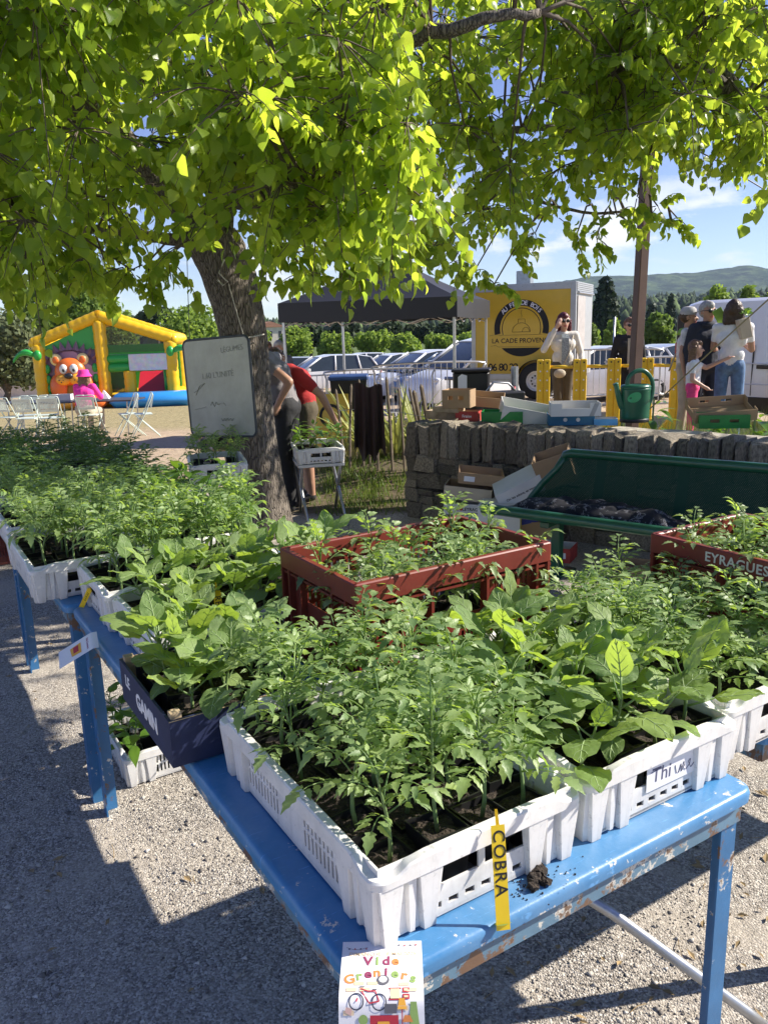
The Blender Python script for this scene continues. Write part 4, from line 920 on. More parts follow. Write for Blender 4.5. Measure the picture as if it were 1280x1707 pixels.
    Cc, Xc, Dc, Zc, Sc = C[mask]-np.array(base), X[mask], DR[mask], Z[mask], SC[mask]
    VV = Cc[:, None, :] + Sc[:, None, None]*(V0[None, :, 0:1]*Xc[:, None, :]*nz[:, None, :] + V0[None, :, 1:2]*Dc[:, None, :] + V0[None, :, 2:3]*Zc[:, None, :]*rs.uniform(-1.2, 2.6, (len(Cc), 1, 1)))
    FF = (LT_F[None] + len(V0)*np.arange(len(Cc))[:, None, None]).reshape(-1, 3)
    tag(obj('foliage', np_mesh('foliage', VV.reshape(-1, 3), FF, M_lime, True), t), kind='stuff')
    var = []
    for k in range(5):
        V1 = LT_V.copy(); V1[:, 2] *= (-.2, .5, 1, 1.4, 1.8)[k]; V1[:, 0] *= (.95, 1.1, 1, .9, 1.05)[k]; var.append(np_mesh('leaf', V1, LT_F, M_lime, True))
    for i in big:
        M = Matrix(((X[i][0], DR[i][0], Z[i][0], C[i][0]-base.x), (X[i][1], DR[i][1], Z[i][1], C[i][1]-base.y), (X[i][2], DR[i][2], Z[i][2], C[i][2]-base.z), (0, 0, 0, 1))) @ Matrix.Scale(SC[i], 4)
        obj('leaf', var[i % 5], t, M)
    return t
# lower edge of the crown, photo x -> y
LOW = [(-400, 480), (0, 485), (60, 500), (130, 492), (200, 490), (300, 478), (330, 440), (420, 440), (470, 465), (500, 510), (540, 470), (600, 485), (660, 455), (720, 448), (790, 485), (830, 505), (870, 440), (930, 390), (960, 430), (1000, 428), (1060, 372), (1130, 395), (1150, 325), (1160, 270)]
def lowy(x):
    for (a, ya), (b_, yb) in zip(LOW, LOW[1:]):
        if x <= b_: return ya+(yb-ya)*(x-a)/(b_-a)
    return 240
cr = random.Random(21); clA = []
for gx in range(-330, 1150, 78):
    for gy in range(-60, 520, 66):
        for layer in (0, 1, 2):
            x = gx+cr.uniform(-40, 40); y = gy+cr.uniform(-34, 34)
            if x > 700 and layer == 0: continue
            if x > 1000 and cr.random() < .35: continue
            D = (cr.uniform(3.3, 4.2), cr.uniform(4.3, 5.4), cr.uniform(5.6, 7.4))[layer]
            if x > 700: D = cr.uniform(4.6, 5.6) if layer == 1 else cr.uniform(6, 7.6)
            Rr = cr.uniform(.26, .42)
            if cr.random() < .30: continue
            if y + .95*Rr*FPX/D > lowy(x): continue
            if x > 650 and y > 150 and cr.random() < .12: continue
            if 60 < x < 400 and 60 < y < 400 and layer < 2 and cr.random() < (.62 if layer == 0 else .42): continue       # the fork shows here
            clA.append((aty(x, y, D), Rr, 158 if layer < 2 else 135, 1.0 if layer < 2 else .95))
# hanging sprays along the lower edge
for x in range(-60, 1140, 34):
    D = cr.uniform(3.9, 5.4) if x < 700 else cr.uniform(5.2, 6.6); Rr = cr.uniform(.14, .22)
    if 335 < x < 425: continue
    clA.append((aty(x, lowy(x)-Rr*.9*FPX/D, D), Rr, 54, .95))
for k in range(30):                                                        # the crown above the picture
    a = cr.uniform(0, 6.28); q = cr.uniform(0, 3.3)**1; clA.append((Vector((-.7+q*math.cos(a), 5.6+q*.9*math.sin(a), cr.uniform(4.0, 6.6)-q*.25)), .5, 40, 1.35))
tb = atz(441, 887, 0)
trunkA = [((tb.x, tb.y, -.05), .25), (aty(437, 840, tb.y), .205), (aty(424, 760, tb.y), .186), (aty(412, 650, tb.y), .182), (aty(401, 545, tb.y-.05), .186), (aty(378, 450, tb.y-.1), .20), (aty(352, 400, tb.y-.12), .19)]
D0 = tb.y-.12
limbsA = [([aty(352, 405, D0), aty(300, 345, D0-.1), aty(232, 262, D0-.3), aty(165, 190, D0-.6), aty(110, 95, D0-.9), aty(40, -40, D0-1.2), aty(-60, -200, D0-1.4)], .12, .05),
          ([aty(232, 262, D0-.3), aty(160, 215, D0-.7), aty(90, 140, D0-1.1), aty(10, 90, D0-1.6), aty(-90, 60, D0-2.1)], .05, .02),
          ([aty(355, 400, D0), aty(368, 320, D0), aty(390, 210, D0+.1), aty(420, 60, D0+.2), aty(450, -160, D0+.1)], .13, .05),
          ([aty(362, 330, D0), aty(310, 200, D0-.2), aty(180, 60, D0-.5), aty(170, -80, D0-.7)], .06, .03),
          ([aty(370, 340, D0), aty(440, 250, D0-.5), aty(540, 160, D0-1.1), aty(640, 85, D0-1.6), aty(780, 40, D0-1.9), aty(900, 20, D0-1.9)], .09, .02),
          ([aty(375, 330, D0), aty(480, 290, D0+.3), aty(620, 250, D0+.5), aty(780, 220, D0+.4), aty(930, 215, D0+.1), aty(1080, 230, D0-.2)], .08, .012),
          ([aty(350, 405, D0), aty(290, 400, D0-.2), aty(220, 388, D0-.5), aty(120, 380, D0-1.0), aty(20, 370, D0-1.6)], .06, .015),
          ([aty(390, 300, D0), aty(430, 330, D0-.8), aty(480, 360, D0-1.7), aty(540, 380, D0-2.3)], .045, .012),
          ([aty(780, 220, D0+.4), aty(840, 300, D0+.3), aty(950, 350, D0+.2), aty(1060, 355, D0), aty(1120, 372, D0)], .02, .006)]
lime_tree('large lime tree whose trunk carries the hanging whiteboard', trunkA, limbsA, clA, 3, 0, 300)
clB = []
for k in range(64):
    x = cr.uniform(960, 1330); y = cr.uniform(-60, 235); D = cr.uniform(4.6, 6.4)
    if x < 1010 and y > 120: continue
    if y > 215 and 1140 < x < 1200: continue
    clB.append((aty(x, y, D), cr.uniform(.22, .36), 125, .95))
for k in range(80):
    a = cr.uniform(0, 6.28); q = 2.6*cr.random()**.6; x_, y_ = 4.5+q*1.0*math.cos(a), 5.6+q*.85*math.sin(a); z_ = cr.uniform(2.7, 6.2)-q*.15
    if (x_-0)/max(y_, .1) < .50 and z_ < 3.6: continue
    if y_ < 3.3: continue
    clB.append((Vector((x_, y_, z_)), .42, 50, 1.2))
q0 = Vector((4.55, 5.5, 0))
trunkB = [((q0.x, q0.y, -.05), .2), (q0+Vector((0, 0, .9)), .16), (q0+Vector((-.05, 0, 1.8)), .15), (q0+Vector((-.1, 0, 2.5)), .14)]
k0 = q0+Vector((-.1, 0, 2.45))
limbsB = [([k0, k0+Vector((-.8, -.1, .25)), aty(1280, 175, 5.3), aty(1180, 120, 5.2), aty(1085, 98, 5.1), aty(1010, 130, 5.0)], .09, .008),
          ([aty(1330, 200, 5.35), aty(1230, 150, 5.5), aty(1150, 40, 5.7), aty(1090, -30, 5.9)], .05, .02),
          ([k0, k0+Vector((.1, .1, .9)), k0+Vector((0, .3, 2)), k0+Vector((.2, .1, 3.2))], .1, .03),
          ([k0, k0+Vector((.8, -.2, .6)), k0+Vector((1.6, -.3, 1.2))], .07, .02), ([k0, k0+Vector((-.3, -.9, .7)), k0+Vector((-.5, -1.7, 1.2))], .06, .02), ([k0, k0+Vector((-.6, .9, .9)), k0+Vector((-1.1, 1.8, 1.5))], .06, .02)]
lime_tree('second lime tree reaching in over the bench from the right', trunkB, limbsB, clB, 5, 0, 60)
# dry grass caught in the fork
b = MB(); r = random.Random(9); c0 = aty(330, 180, D0-.35)
for k in range(70):
    c = c0+Vector((r.gauss(0, .22), r.gauss(0, .06), r.gauss(0, .13))); d = Vector((r.gauss(0, 1), r.gauss(0, .4), r.gauss(0, .6)-.1)).normalized()*r.uniform(.1, .3); b.tube([c-d, c+Vector((0, 0, r.uniform(-.05, .05))), c+d+Vector((0, 0, -.05))], .0022, 4, cap=False)
tag(b.build('dry_stalks', mat('dry_straw', (.42, .34, .22), .9)), 'tangle of dry pale stalks caught in the fork of the lime tree', 'dry stalks', kind='stuff')
# ================================================================== DRY STONE WALL
WA = Vector((.777, -.629, 0)); WN = Vector((-.629, -.777, 0)); WANG = math.atan2(-.629, .777); W0 = Vector((.23, 6.74, 0)); WH = .82
TW = Matrix.Translation(W0) @ Matrix.Rotation(WANG, 4, 'Z')
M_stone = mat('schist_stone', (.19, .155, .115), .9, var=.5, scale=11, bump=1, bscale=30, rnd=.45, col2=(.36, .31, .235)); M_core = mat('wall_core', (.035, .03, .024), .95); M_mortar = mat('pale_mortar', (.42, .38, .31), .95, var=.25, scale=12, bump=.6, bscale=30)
wall = thing('stone_wall', 'low dry stone wall with upright cap stones behind the bench', 'wall', W0, WANG); r = random.Random(14)
SM = []
for k in range(10):
    b = MB(); b.cb(-.5, .5, -.5, .5, -.5, .5, .085, jit=.085, rng=r); SM.append(b.mesh('stone', M_stone, False))
LW = 4.3
def stone(x0, x1, z0, z1, y, dep): 
    obj('stone', r.choice(SM), wall, TR(((x0+x1)/2, y+dep/2, (z0+z1)/2), (r.uniform(-.03, .03), r.choice((0, math.pi))+r.uniform(-.05, .05), r.choice((0, math.pi))+r.uniform(-.04, .04)), ((x1-x0)*1.02, dep, (z1-z0)*1.04)))
z = -.02
for row, hgt in enumerate((.15, .13, .14, .14)):
    x = -.02-r.uniform(0, .03)
    while x < LW:
        w_ = r.uniform(.07, .25); dz = r.uniform(-.022, .022)
        if r.random() < .22:
            k_ = r.uniform(.4, .6)*hgt; stone(x, x+w_-.006, z, z+k_-.004, r.uniform(-.03, 0), .2); stone(x+r.uniform(-.01, .01), x+w_-.006, z+k_, z+hgt-.006, r.uniform(-.03, 0), .2)
        else: stone(x, x+w_-.006, z+dz, z+hgt+dz-.006, r.uniform(-.035, .0), .2)
        x += w_
    z += hgt
x = -.03
while x < LW:
    w_ = r.uniform(.06, .14); stone(x, x+w_-.005, z-.012, WH+r.uniform(-.022, .006), r.uniform(-.03, .005), .30); x += w_
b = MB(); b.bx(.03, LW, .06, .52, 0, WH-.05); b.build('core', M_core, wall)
b = MB(); rr_ = random.Random(8); nx, ny = 44, 6
b.add([(.02+(LW-.02)*i/(nx-1), .22+.36*j/(ny-1), WH-.028+rr_.uniform(-.008, .012)) for j in range(ny) for i in range(nx)], [(j*nx+i, j*nx+i+1, (j+1)*nx+i+1, (j+1)*nx+i) for j in range(ny-1) for i in range(nx-1)])
b.build('top_bed', M_mortar, wall, True)
WT = WH-.02
# ================================================================== BENCH
def perforated(name, col):
    m, n, l, b, out = nodes(name); b.inputs['Base Color'].default_value = (*col, 1); b.inputs['Roughness'].default_value = .5; b.inputs['Specular IOR Level'].default_value = .2
    tc = n.new('ShaderNodeTexCoord'); sp = n.new('ShaderNodeSeparateXYZ'); l.new(tc.outputs['Object'], sp.inputs[0])
    def mth(op, a, c=None, d=None):
        x = n.new('ShaderNodeMath'); x.operation = op
        for i, v_ in enumerate((a, c, d)):
            if v_ is None: continue
            if hasattr(v_, 'links'): l.new(v_, x.inputs[i])
            else: x.inputs[i].default_value = v_
        return x.outputs[0]
    s = mth('ADD', sp.outputs['Y'], sp.outputs['Z']); P_ = 1/.011
    row = mth('FLOOR', mth('MULTIPLY', s, P_*1.15)); fx = mth('FRACT', mth('MULTIPLY_ADD', row, .5, mth('MULTIPLY', sp.outputs['X'], P_))); fy = mth('FRACT', mth('MULTIPLY', s, P_*1.15))
    d = mth('ADD', mth('POWER', mth('SUBTRACT', fx, .5), 2.0), mth('POWER', mth('SUBTRACT', fy, .5), 2.0))
    px_ = mth('FRACT', mth('MULTIPLY', sp.outputs['X'], 1/.52)); band = mth('GREATER_THAN', px_, .13)
    hole = mth('MULTIPLY', mth('LESS_THAN', d, .035), band)
    tr = n.new('ShaderNodeBsdfTransparent'); ms = n.new('ShaderNodeMixShader'); l.new(hole, ms.inputs[0]); l.new(b.outputs[0], ms.inputs[1]); l.new(tr.outputs[0], ms.inputs[2]); l.new(ms.outputs[0], out.inputs[0]); return m
M_green = mat('bench_green', (.012, .085, .045), .30, var=.15, scale=6, coat=.3); M_perf = perforated('perforated_green', (.007, .045, .025))
S0 = Vector((.66, 4.99, 0)); bench = thing('park_bench', 'dark green perforated metal bench in front of the stone wall', 'bench', S0, WANG); BL = 2.6
prof = [(.0, .455), (.08, .452), (.2, .43), (.32, .415), (.39, .425), (.425, .47), (.45, .55), (.475, .64), (.50, .74)]
def sheet(name, pr, x0s):
    b = MB(); n = len(pr); v = []
    for (y, z), x0 in zip(pr, x0s):
        for k in range(9): v.append((x0+(BL-x0)*k/8, y, z))
    b.add(v, [(i*9+k, i*9+k+1, (i+1)*9+k+1, (i+1)*9+k) for i in range(n-1) for k in range(8)]); b.build(name, M_perf, bench, True)
sheet('seat', prof[:5], [0.02]*5); sheet('backrest', prof[4:], [.06, .09, .16, .24, .31])
b = MB(); b.tube([(-.03, .0, .45), (BL, .0, .45)], .034, 14); b.build('front_rail', M_green, bench, 'auto')
b = MB(); b.tube([(.28, .515, .72), (.295, .51, .752), (.34, .505, .765), (BL, .505, .765)], .03, 14); b.build('top_rail', M_green, bench, 'auto')
b = MB(); b.tube([(.06, .40, .40), (.09, .425, .46), (.16, .452, .56), (.24, .48, .65), (.295, .51, .752)], .022, 10); b.build('end_rail', M_green, bench, True)
for x in (.35, 2.1):
    b = MB(); b.cb(x, x+.06, .05, .42, .36, .40, .006); b.cb(x, x+.06, .2, .27, 0, .36, .006); b.cb(x-.02, x+.08, .05, .42, .0, .02, .004); b.build('leg', M_green, bench)
# dark clothes heap
def heap(name, label, cat, M, L, W_, H, m, seed, nx=48, ny=22, fq=9):
    from mathutils import noise as mn
    b = MB(); v = []
    for j in range(ny):
        for i in range(nx):
            x, y = -1+2*i/(nx-1), -1+2*j/(ny-1); e = max(0, 1-(abs(x)**3+abs(y)**3)); q = Vector((x*L*fq+seed, y*W_*fq, seed*.3))
            hgt = H*e**.5*(.55+.7*abs(mn.noise(q))+.22*abs(mn.noise(q*2.6))) ; v.append((x*L+.05*mn.noise(q*1.3), y*W_+.05*mn.noise(q*1.7+Vector((9, 0, 0))), hgt))
    b.add(v, [(j*nx+i, j*nx+i+1, (j+1)*nx+i+1, (j+1)*nx+i) for j in range(ny-1) for i in range(nx-1)]); o_ = b.build(name, m, None, True); o_.matrix_world = M; return tag(o_, label, cat)
def printed_cloth():
    m, n, l, b, out = nodes('printed_dark_cloth'); t = noise(n, l, 20, 5, .7); r_ = ramp(n, l, t.outputs[0], [(.55, (.006, .007, .014)), (.58, (.26, .26, .28)), (.62, (.006, .007, .014))]); l.new(r_.outputs[0], b.inputs['Base Color']); b.inputs['Roughness'].default_value = .9; return m
heap('clothes_heap', 'crumpled dark clothes with pale print heaped on the bench seat', 'clothes', Matrix.Translation(S0) @ Matrix.Rotation(WANG, 4, 'Z') @ TR((.62, .23, .435)), .52, .17, .11, printed_cloth(), 3.7, fq=5)
# ================================================================== BOXES
M_card = mat('brown_cardboard', (.36, .24, .135), .85, var=.10, scale=5); M_cardin = mat('cardboard_inside', (.40, .27, .155), .9, var=.1, scale=5); M_wcard = mat('white_cardboard', (.66, .65, .63), .75, var=.06, scale=6); M_wcardin = mat('grey_card_inside', (.60, .585, .56), .8, var=.06)
M_gcard = mat('beige_cardboard', (.50, .42, .31), .8, var=.1, scale=6); M_gplast = mat('green_plastic', (.01, .20, .035), .32, var=.2, scale=8); M_bluecard = mat('blue_print_card', (.03, .16, .30), .6, var=.15, scale=9); M_grey = mat('grey_print', (.33, .33, .33), .7); M_yelprint = mat('yellow_print', (.75, .60, .04), .6); M_redcard = mat('red_print_card', (.45, .05, .04), .6, var=.3, scale=16); M_deepblue = mat('deep_blue_card', (.02, .035, .24), .6)
def box(name, label, P, rz, w, d, h, mo, mi=None, rot=(0, 0), cut=(), edge=0, cat='box', group='empty boxes around the wall', low=()):
    """open tray: bottom and four panels; origin in the middle of its underside. cut: sides with hand holes; low: sides cut down in the middle"""
    t = thing(name, label, cat, P, rot=(rot[0], rot[1], rz), group=group); T = .005; mi = mi or mo
    b = MB(); b.bx(-w/2+T, w/2-T, -d/2+T, d/2-T, .001, .006); b.build('bottom', mi, t)
    def panel(L, k):
        hs = []
        if k in cut: hs = [(L*.22, L*.40, h*.45, h*.68), (L*.60, L*.78, h*.45, h*.68)]
        if k in low: hs = [(L*.22, L*.78, h*.62, h)]
        b = MB(); b.slab(L, h, T, hs); mats_ = [mo, mi]
        return b
    def inner(b, sgn):
        # the slab's y=0 face is outside when sgn is 0
        for i, f in enumerate(b.f):
            ys = [b.v[k][1] for k in f]
            if min(ys) > T*.9: b.mi[i] = 1
    for k, (L, M) in enumerate(((w, TR((-w/2, -d/2, 0))), (w, TR((w/2, d/2, 0), (0, 0, math.pi))), (d-2*T-.001, TR((-w/2, d/2-T-.0005, 0), (0, 0, -math.pi/2))), (d-2*T-.001, TR((w/2, -d/2+T+.0005, 0), (0, 0, math.pi/2))))):
        b = panel(L, k); inner(b, 0); b.build('side_panel', [mo, mi], t, M=M)
    return t
def onwall(px, py, z=WT): return atz(px, py, z)
def front_print(t, d, items, h0=0):
    for (txt, size, x, z, m) in items: text('print', txt, size, m, t, TR((x, -d/2-.0008, z)) @ UPR, .0003, bold=size*.02)
W_ = WANG
# on the wall
t = thing('wooden_drawer_box', 'small wooden box with one drawer at the end of the stone wall', 'box', onwall(740, 697), W_+.25); b = MB(); b.cb(-.14, .14, -.09, .09, 0, .075, .003); b.build('case', M_wood, t); b = MB(); b.cb(-.125, .06, -.094, -.0905, .012, .062, .002); b.build('drawer', M_wood, t); b = MB(); b.ell((-.03, -.10, .036), .007, 8, 6); b.build('knob', M_wood, t)
t = thing('wooden_lid_box', 'flat wooden box lying on the drawer box', 'box', onwall(748, 686, WT+.076), W_+.2); b = MB(); b.cb(-.12, .12, -.08, .08, 0, .04, .003); b.build('case', M_wood, t); b = MB(); b.cb(-.124, .124, -.084, .084, .0405, .046, .002); b.build('lid', M_wood, t)
box('cardboard_box', 'tall brown cardboard box standing on the small wooden boxes', onwall(765, 678, WT+.123), W_+.3, .24, .2, .15, M_card, M_cardin, cut=(0,))
t = box('fruit_carton', 'red and green printed fruit carton under the brown tray', onwall(781, 701), W_+.35, .20, .14, .085, M_redcard, M_cardin); front_print(t, .14, (('Fraise', .035, 0, .045, M_paper),))
t = box('cardboard_tray', 'brown cardboard tray with black printed corners tilted on other boxes', onwall(800, 672, WT+.12), W_+.5, .42, .28, .085, M_card, M_cardin, rot=(.12, .10)); front_print(t, .27, (('bub', .05, .07, .035, M_paper),))
b = MB(); b.bx(.13, .192, -.1365, -.1355, 0, .076); b.build('print', M_ink, t); b = MB(); b.bx(-.06, .0, -.1365, -.1355, .015, .06); b.build('print', M_paper, t)
box('green_box', 'low green plastic box half hidden under the tilted white tray', onwall(838, 704), W_+.45, .34, .22, .10, M_gplast)
t = box('white_tray', 'big white cardboard tray with a barcode tilted over the green box', onwall(873, 700, WT+.01), W_+.62, .42, .32, .13, M_wcard, M_wcardin, rot=(.16, .20))
for k in range(12): b = MB(); b.bx(-.09+.009*k, -.09+.009*k+.003*(1+k % 2), -.1512, -.1504, .025, .065); b.build('barcode_bar', M_grey, t)
t = box('blue_tray', 'blue printed cardboard tray with round holes under a white tray', onwall(950, 706), W_+.55, .36, .24, .085, M_bluecard, M_cardin)
for x in (-.05, .05): b = MB(); b.lathe([(.0, 0), (.016, 0), (.016, .001)], 18, M=TR((x, -.1205, .045)) @ UPR, cap=False); b.build('print', M_paper, t)
t = box('white_tray', 'white cardboard tray with grey diagonal stripe resting on the blue tray', onwall(957, 691, WT+.088), W_+.55, .38, .25, .10, M_wcard, M_wcardin, low=(0,))
b = MB(); b.add([(.10, -.1262, .0), (.135, -.1262, 0), (.175, -.1262, .1), (.14, -.1262, .1)], [(0, 1, 2, 3)]); b.build('print', M_grey, t)
t = box('blue_tray', 'flattened light blue tray beside the watering can', onwall(1008, 707), W_+.5, .18, .16, .05, mat('light_blue_card', (.09, .33, .62), .6), M_wcardin)
t = box('green_box', 'bright green plastic fruit box under the brown cardboard tray', onwall(1200, 711), W_+.52, .36, .24, .10, M_gplast, cut=(0,))
b = MB(); b.cb(-.185, .185, -.125, .125, .092, .1, .002); 
t = box('cardboard_tray', 'brown cardboard tray with hand holes on the bright green box', onwall(1200, 690, WT+.085), W_+.55, .44, .33, .085, M_card, M_cardin, rot=(.26, -.05), cut=(1,), low=(2, 3))
# pile on the ground by the bench
def gp_(px, py, D): return aty(px, py, D)
t = box('cardboard_box', 'plain brown box at the foot of the pile under the white cartons', gpx(800, 6.0), W_+.36, .44, .32, .115, M_card, M_cardin)
t = box('white_carton', 'white fruit carton printed LEYRAGUAISE at the bottom of the pile', gp_(803, 871, 6.0), W_+.38, .40, .30, .085, M_wcard, M_wcardin); front_print(t, .30, (('LEYRAGUAISE', .035, .02, .045, M_ink),))
t = box('white_carton', 'white fruit carton printed LEYRAGUAISE carrying the box marked 28', gp_(792, 852, 6.0), W_+.33, .42, .30, .085, M_wcard, M_wcardin); front_print(t, .30, (('LEYRAGUAISE', .034, .04, .045, M_ink), ('Tomates de Provence', .016, .05, .018, M_ink)))
b = MB(); [b.lathe([(0, 0), (.012, 0), (.012, .0008)], 12, M=TR((x, -.1505, .045)) @ UPR, cap=False) for x in (-.10, -.075)]; b.build('print', C_['red'], t)
t = box('cardboard_box', 'beige cardboard box marked 28 in the pile beside the bench', gp_(782, 828, 6.0), W_+.45, .36, .30, .10, M_gcard, M_cardin, rot=(.0, .10)); front_print(t, .30, (('28', .035, -.02, .055, M_ink),))
t = box('cardboard_tray', 'brown tray lying open on top of the box marked 28', gp_(800, 802, 6.0), W_+.6, .34, .27, .085, M_card, M_cardin, rot=(.05, .12)); b = MB(); b.bx(-.13, -.05, -.1362, -.1354, .02, .06); b.build('print', M_paper, t)
t = box('white_carton', 'leaning white carton printed On les adore, et vous ?', gp_(872, 822, 5.72), W_+.55, .36, .28, .12, M_wcard, M_wcard, rot=(R(9), R(-27))); b = MB(); b.bx(-.18, .18, -.14, .14, .1205, .125); b.build('lid', M_wcard, t); front_print(t, .28, (('On les adore, et vous ?', .026, 0, .055, M_ink),))
t = box('white_carton', 'upturned white carton with a yellow side in front of the pile', gp_(835, 838, 5.6), W_+.4, .30, .26, .36, M_wcard, M_wcardin, rot=(math.pi, 0)); b = MB(); b.bx(.1505, .1515, -.12, .12, .01, .34); b.build('print', M_yelprint, t)
t = box('blue_carton', 'deep blue carton wedged between the pile and the bench', gp_(885, 866, 5.62), W_+.5, .26, .22, .09, M_deepblue, M_wcardin, rot=(0, -.25))
t = box('grey_carton', 'pale grey tray wedged above the deep blue carton', gp_(880, 846, 5.7), W_+.55, .30, .24, .07, M_wcard, M_wcardin, rot=(.1, -.28))
t = box('cardboard_box', 'brown flap box leaning on the wall behind the bench end', gp_(935, 800, 5.62), W_+.3, .26, .2, .22, M_card, M_cardin, rot=(R(14), R(-20)))
t = box('cardboard_box', 'large plain box standing hidden under the leaning cartons', (*gpx(888, 5.66).xy, 0), W_+.45, .4, .3, .22, M_card, M_cardin)
t = box('red_carton', 'red carton with a pale label under the bench', atz(925, 930, 0), W_+.2, .26, .2, .10, M_redcard, M_wcardin); b = MB(); b.bx(-.02, .10, -.1012, -.1004, .03, .07); b.build('print', M_paper, t)
t = box('cardboard_box', 'flat brown box lying under the bench by the white tomatoes', atz(1075, 960, 0), W_+.3, .30, .22, .08, M_card, M_cardin)
# ------------------------------------------------------------------ watering can
wc = onwall(1057, 703, WT); M_can = mat('can_green', (.010, .10, .055), .32, var=.12, scale=5); M_canlight = mat('can_light_green', (.03, .32, .12), .28, var=.1)
t = thing('watering_can', 'green plastic watering can with a light green oval standing on the wall', 'watering can', wc, R(8))
b = MB(); b.lathe([(.0, .02), (.112, .02), (.117, .03), (.119, .05), (.121, .25), (.124, .258), (.124, .266), (.121, .27), (.124, .276), (.124, .284), (.120, .29), (.112, .298), (.09, .302), (.088, .296), (.0, .294)], 40, 1, .78, cap=False); b.build('body', M_can, t, 'auto')
b = MB(); b.lathe([(0, 0), (.114, 0), (.119, .006), (.119, .024), (.114, .030), (0, .03)], 40, 1, .8, cap=False); b.build('base', M_black, t, 'auto')
b = MB(); b.tube(smooth_path([(-.075, 0, .10), (-.11, 0, .13), (-.14, -.005, .2), (-.165, -.01, .28), (-.178, -.012, .315)], 4), [.032, .031, .03, .029, .028, .027, .026, .025, .024, .023, .022, .021, .0205, .020, .020, .021, .022][:17], 14); b.build('spout', M_can, t, True)
b = MB(); b.tube(smooth_path([(-.075, 0, .29), (-.06, 0, .36), (.0, 0, .405), (.075, 0, .40), (.135, 0, .33), (.145, 0, .24), (.125, 0, .15), (.10, 0, .10)], 5), .0135, 12, flat=1.3); b.build('handle', M_can, t, True)
vs_ = []; n_ = 20
for k in range(n_):
    a = 2*math.pi*k/n_; x, z = -.045+.050*math.cos(a)-.016*math.sin(a)*0, .205+.040*math.sin(a)+.012*math.cos(a); th = math.asin(max(-1, min(1, x/.1215))); vs_.append((x, -.1215*.78*math.cos(th)-.0015, z))
b = MB(); vs_.append((-.045, -.1215*.78*math.cos(math.asin(-.37))-.003, .205)); b.add(vs_, [(k, (k+1) % n_, n_) for k in range(n_)]); b.build('oval_patch', M_canlight, t, True)
# ================================================================== PEOPLE
def seg_tube(mb, a, b_, ra, rb):
    a, b_ = Vector(a), Vector(b_); mb.ell(tuple(a), ra, 12, 8); mb.ell(tuple(b_), rb, 12, 8)
    if (b_-a).length > 1e-4: mb.tube([a, b_], [ra, rb], 12)
def remesh(name, mb, vox, it=5):
    me = mb.mesh(name, bpy.data.materials['white_paper']); o = bpy.data.objects.new(name, me); COL.objects.link(o)
    m = o.modifiers.new('r', 'REMESH'); m.mode = 'VOXEL'; m.voxel_size = vox; s = o.modifiers.new('s', 'SMOOTH'); s.factor = .5; s.iterations = it
    dg = bpy.context.evaluated_depsgraph_get(); out = bpy.data.meshes.new_from_object(o.evaluated_get(dg)); bpy.data.objects.remove(o); bpy.data.meshes.remove(me); out.name = name; out.materials.clear(); return out
def cloth(name, col, var=.12): return mat('cloth_'+name, col, .85, var=var, scale=14, bump=.5, bscale=22)
SKIN = {k: mat('skin_'+k, c, .5, var=.06, scale=9) for k, c in dict(fair=(.55, .33, .24), tan=(.42, .23, .15), brown=(.34, .17, .10)).items()}
J0 = dict(pel=(0, 0, .95), ch=(0, 0, 1.27), nk=(0, 0, 1.44), hd=(0, -.015, 1.585), sl=(.175, 0, 1.40), sr=(-.175, 0, 1.40), el=(.235, .02, 1.13), er=(-.235, .02, 1.13), wl=(.245, -.05, .89), wr=(-.245, -.05, .89),
          hl=(.085, 0, .92), hr=(-.085, 0, .92), kl=(.10, -.01, .50), kr=(-.10, -.01, .50), al=(.10, .02, .08), ar=(-.10, .02, .08), fl=(.11, -.14, .035), fr=(-.11, -.14, .035))
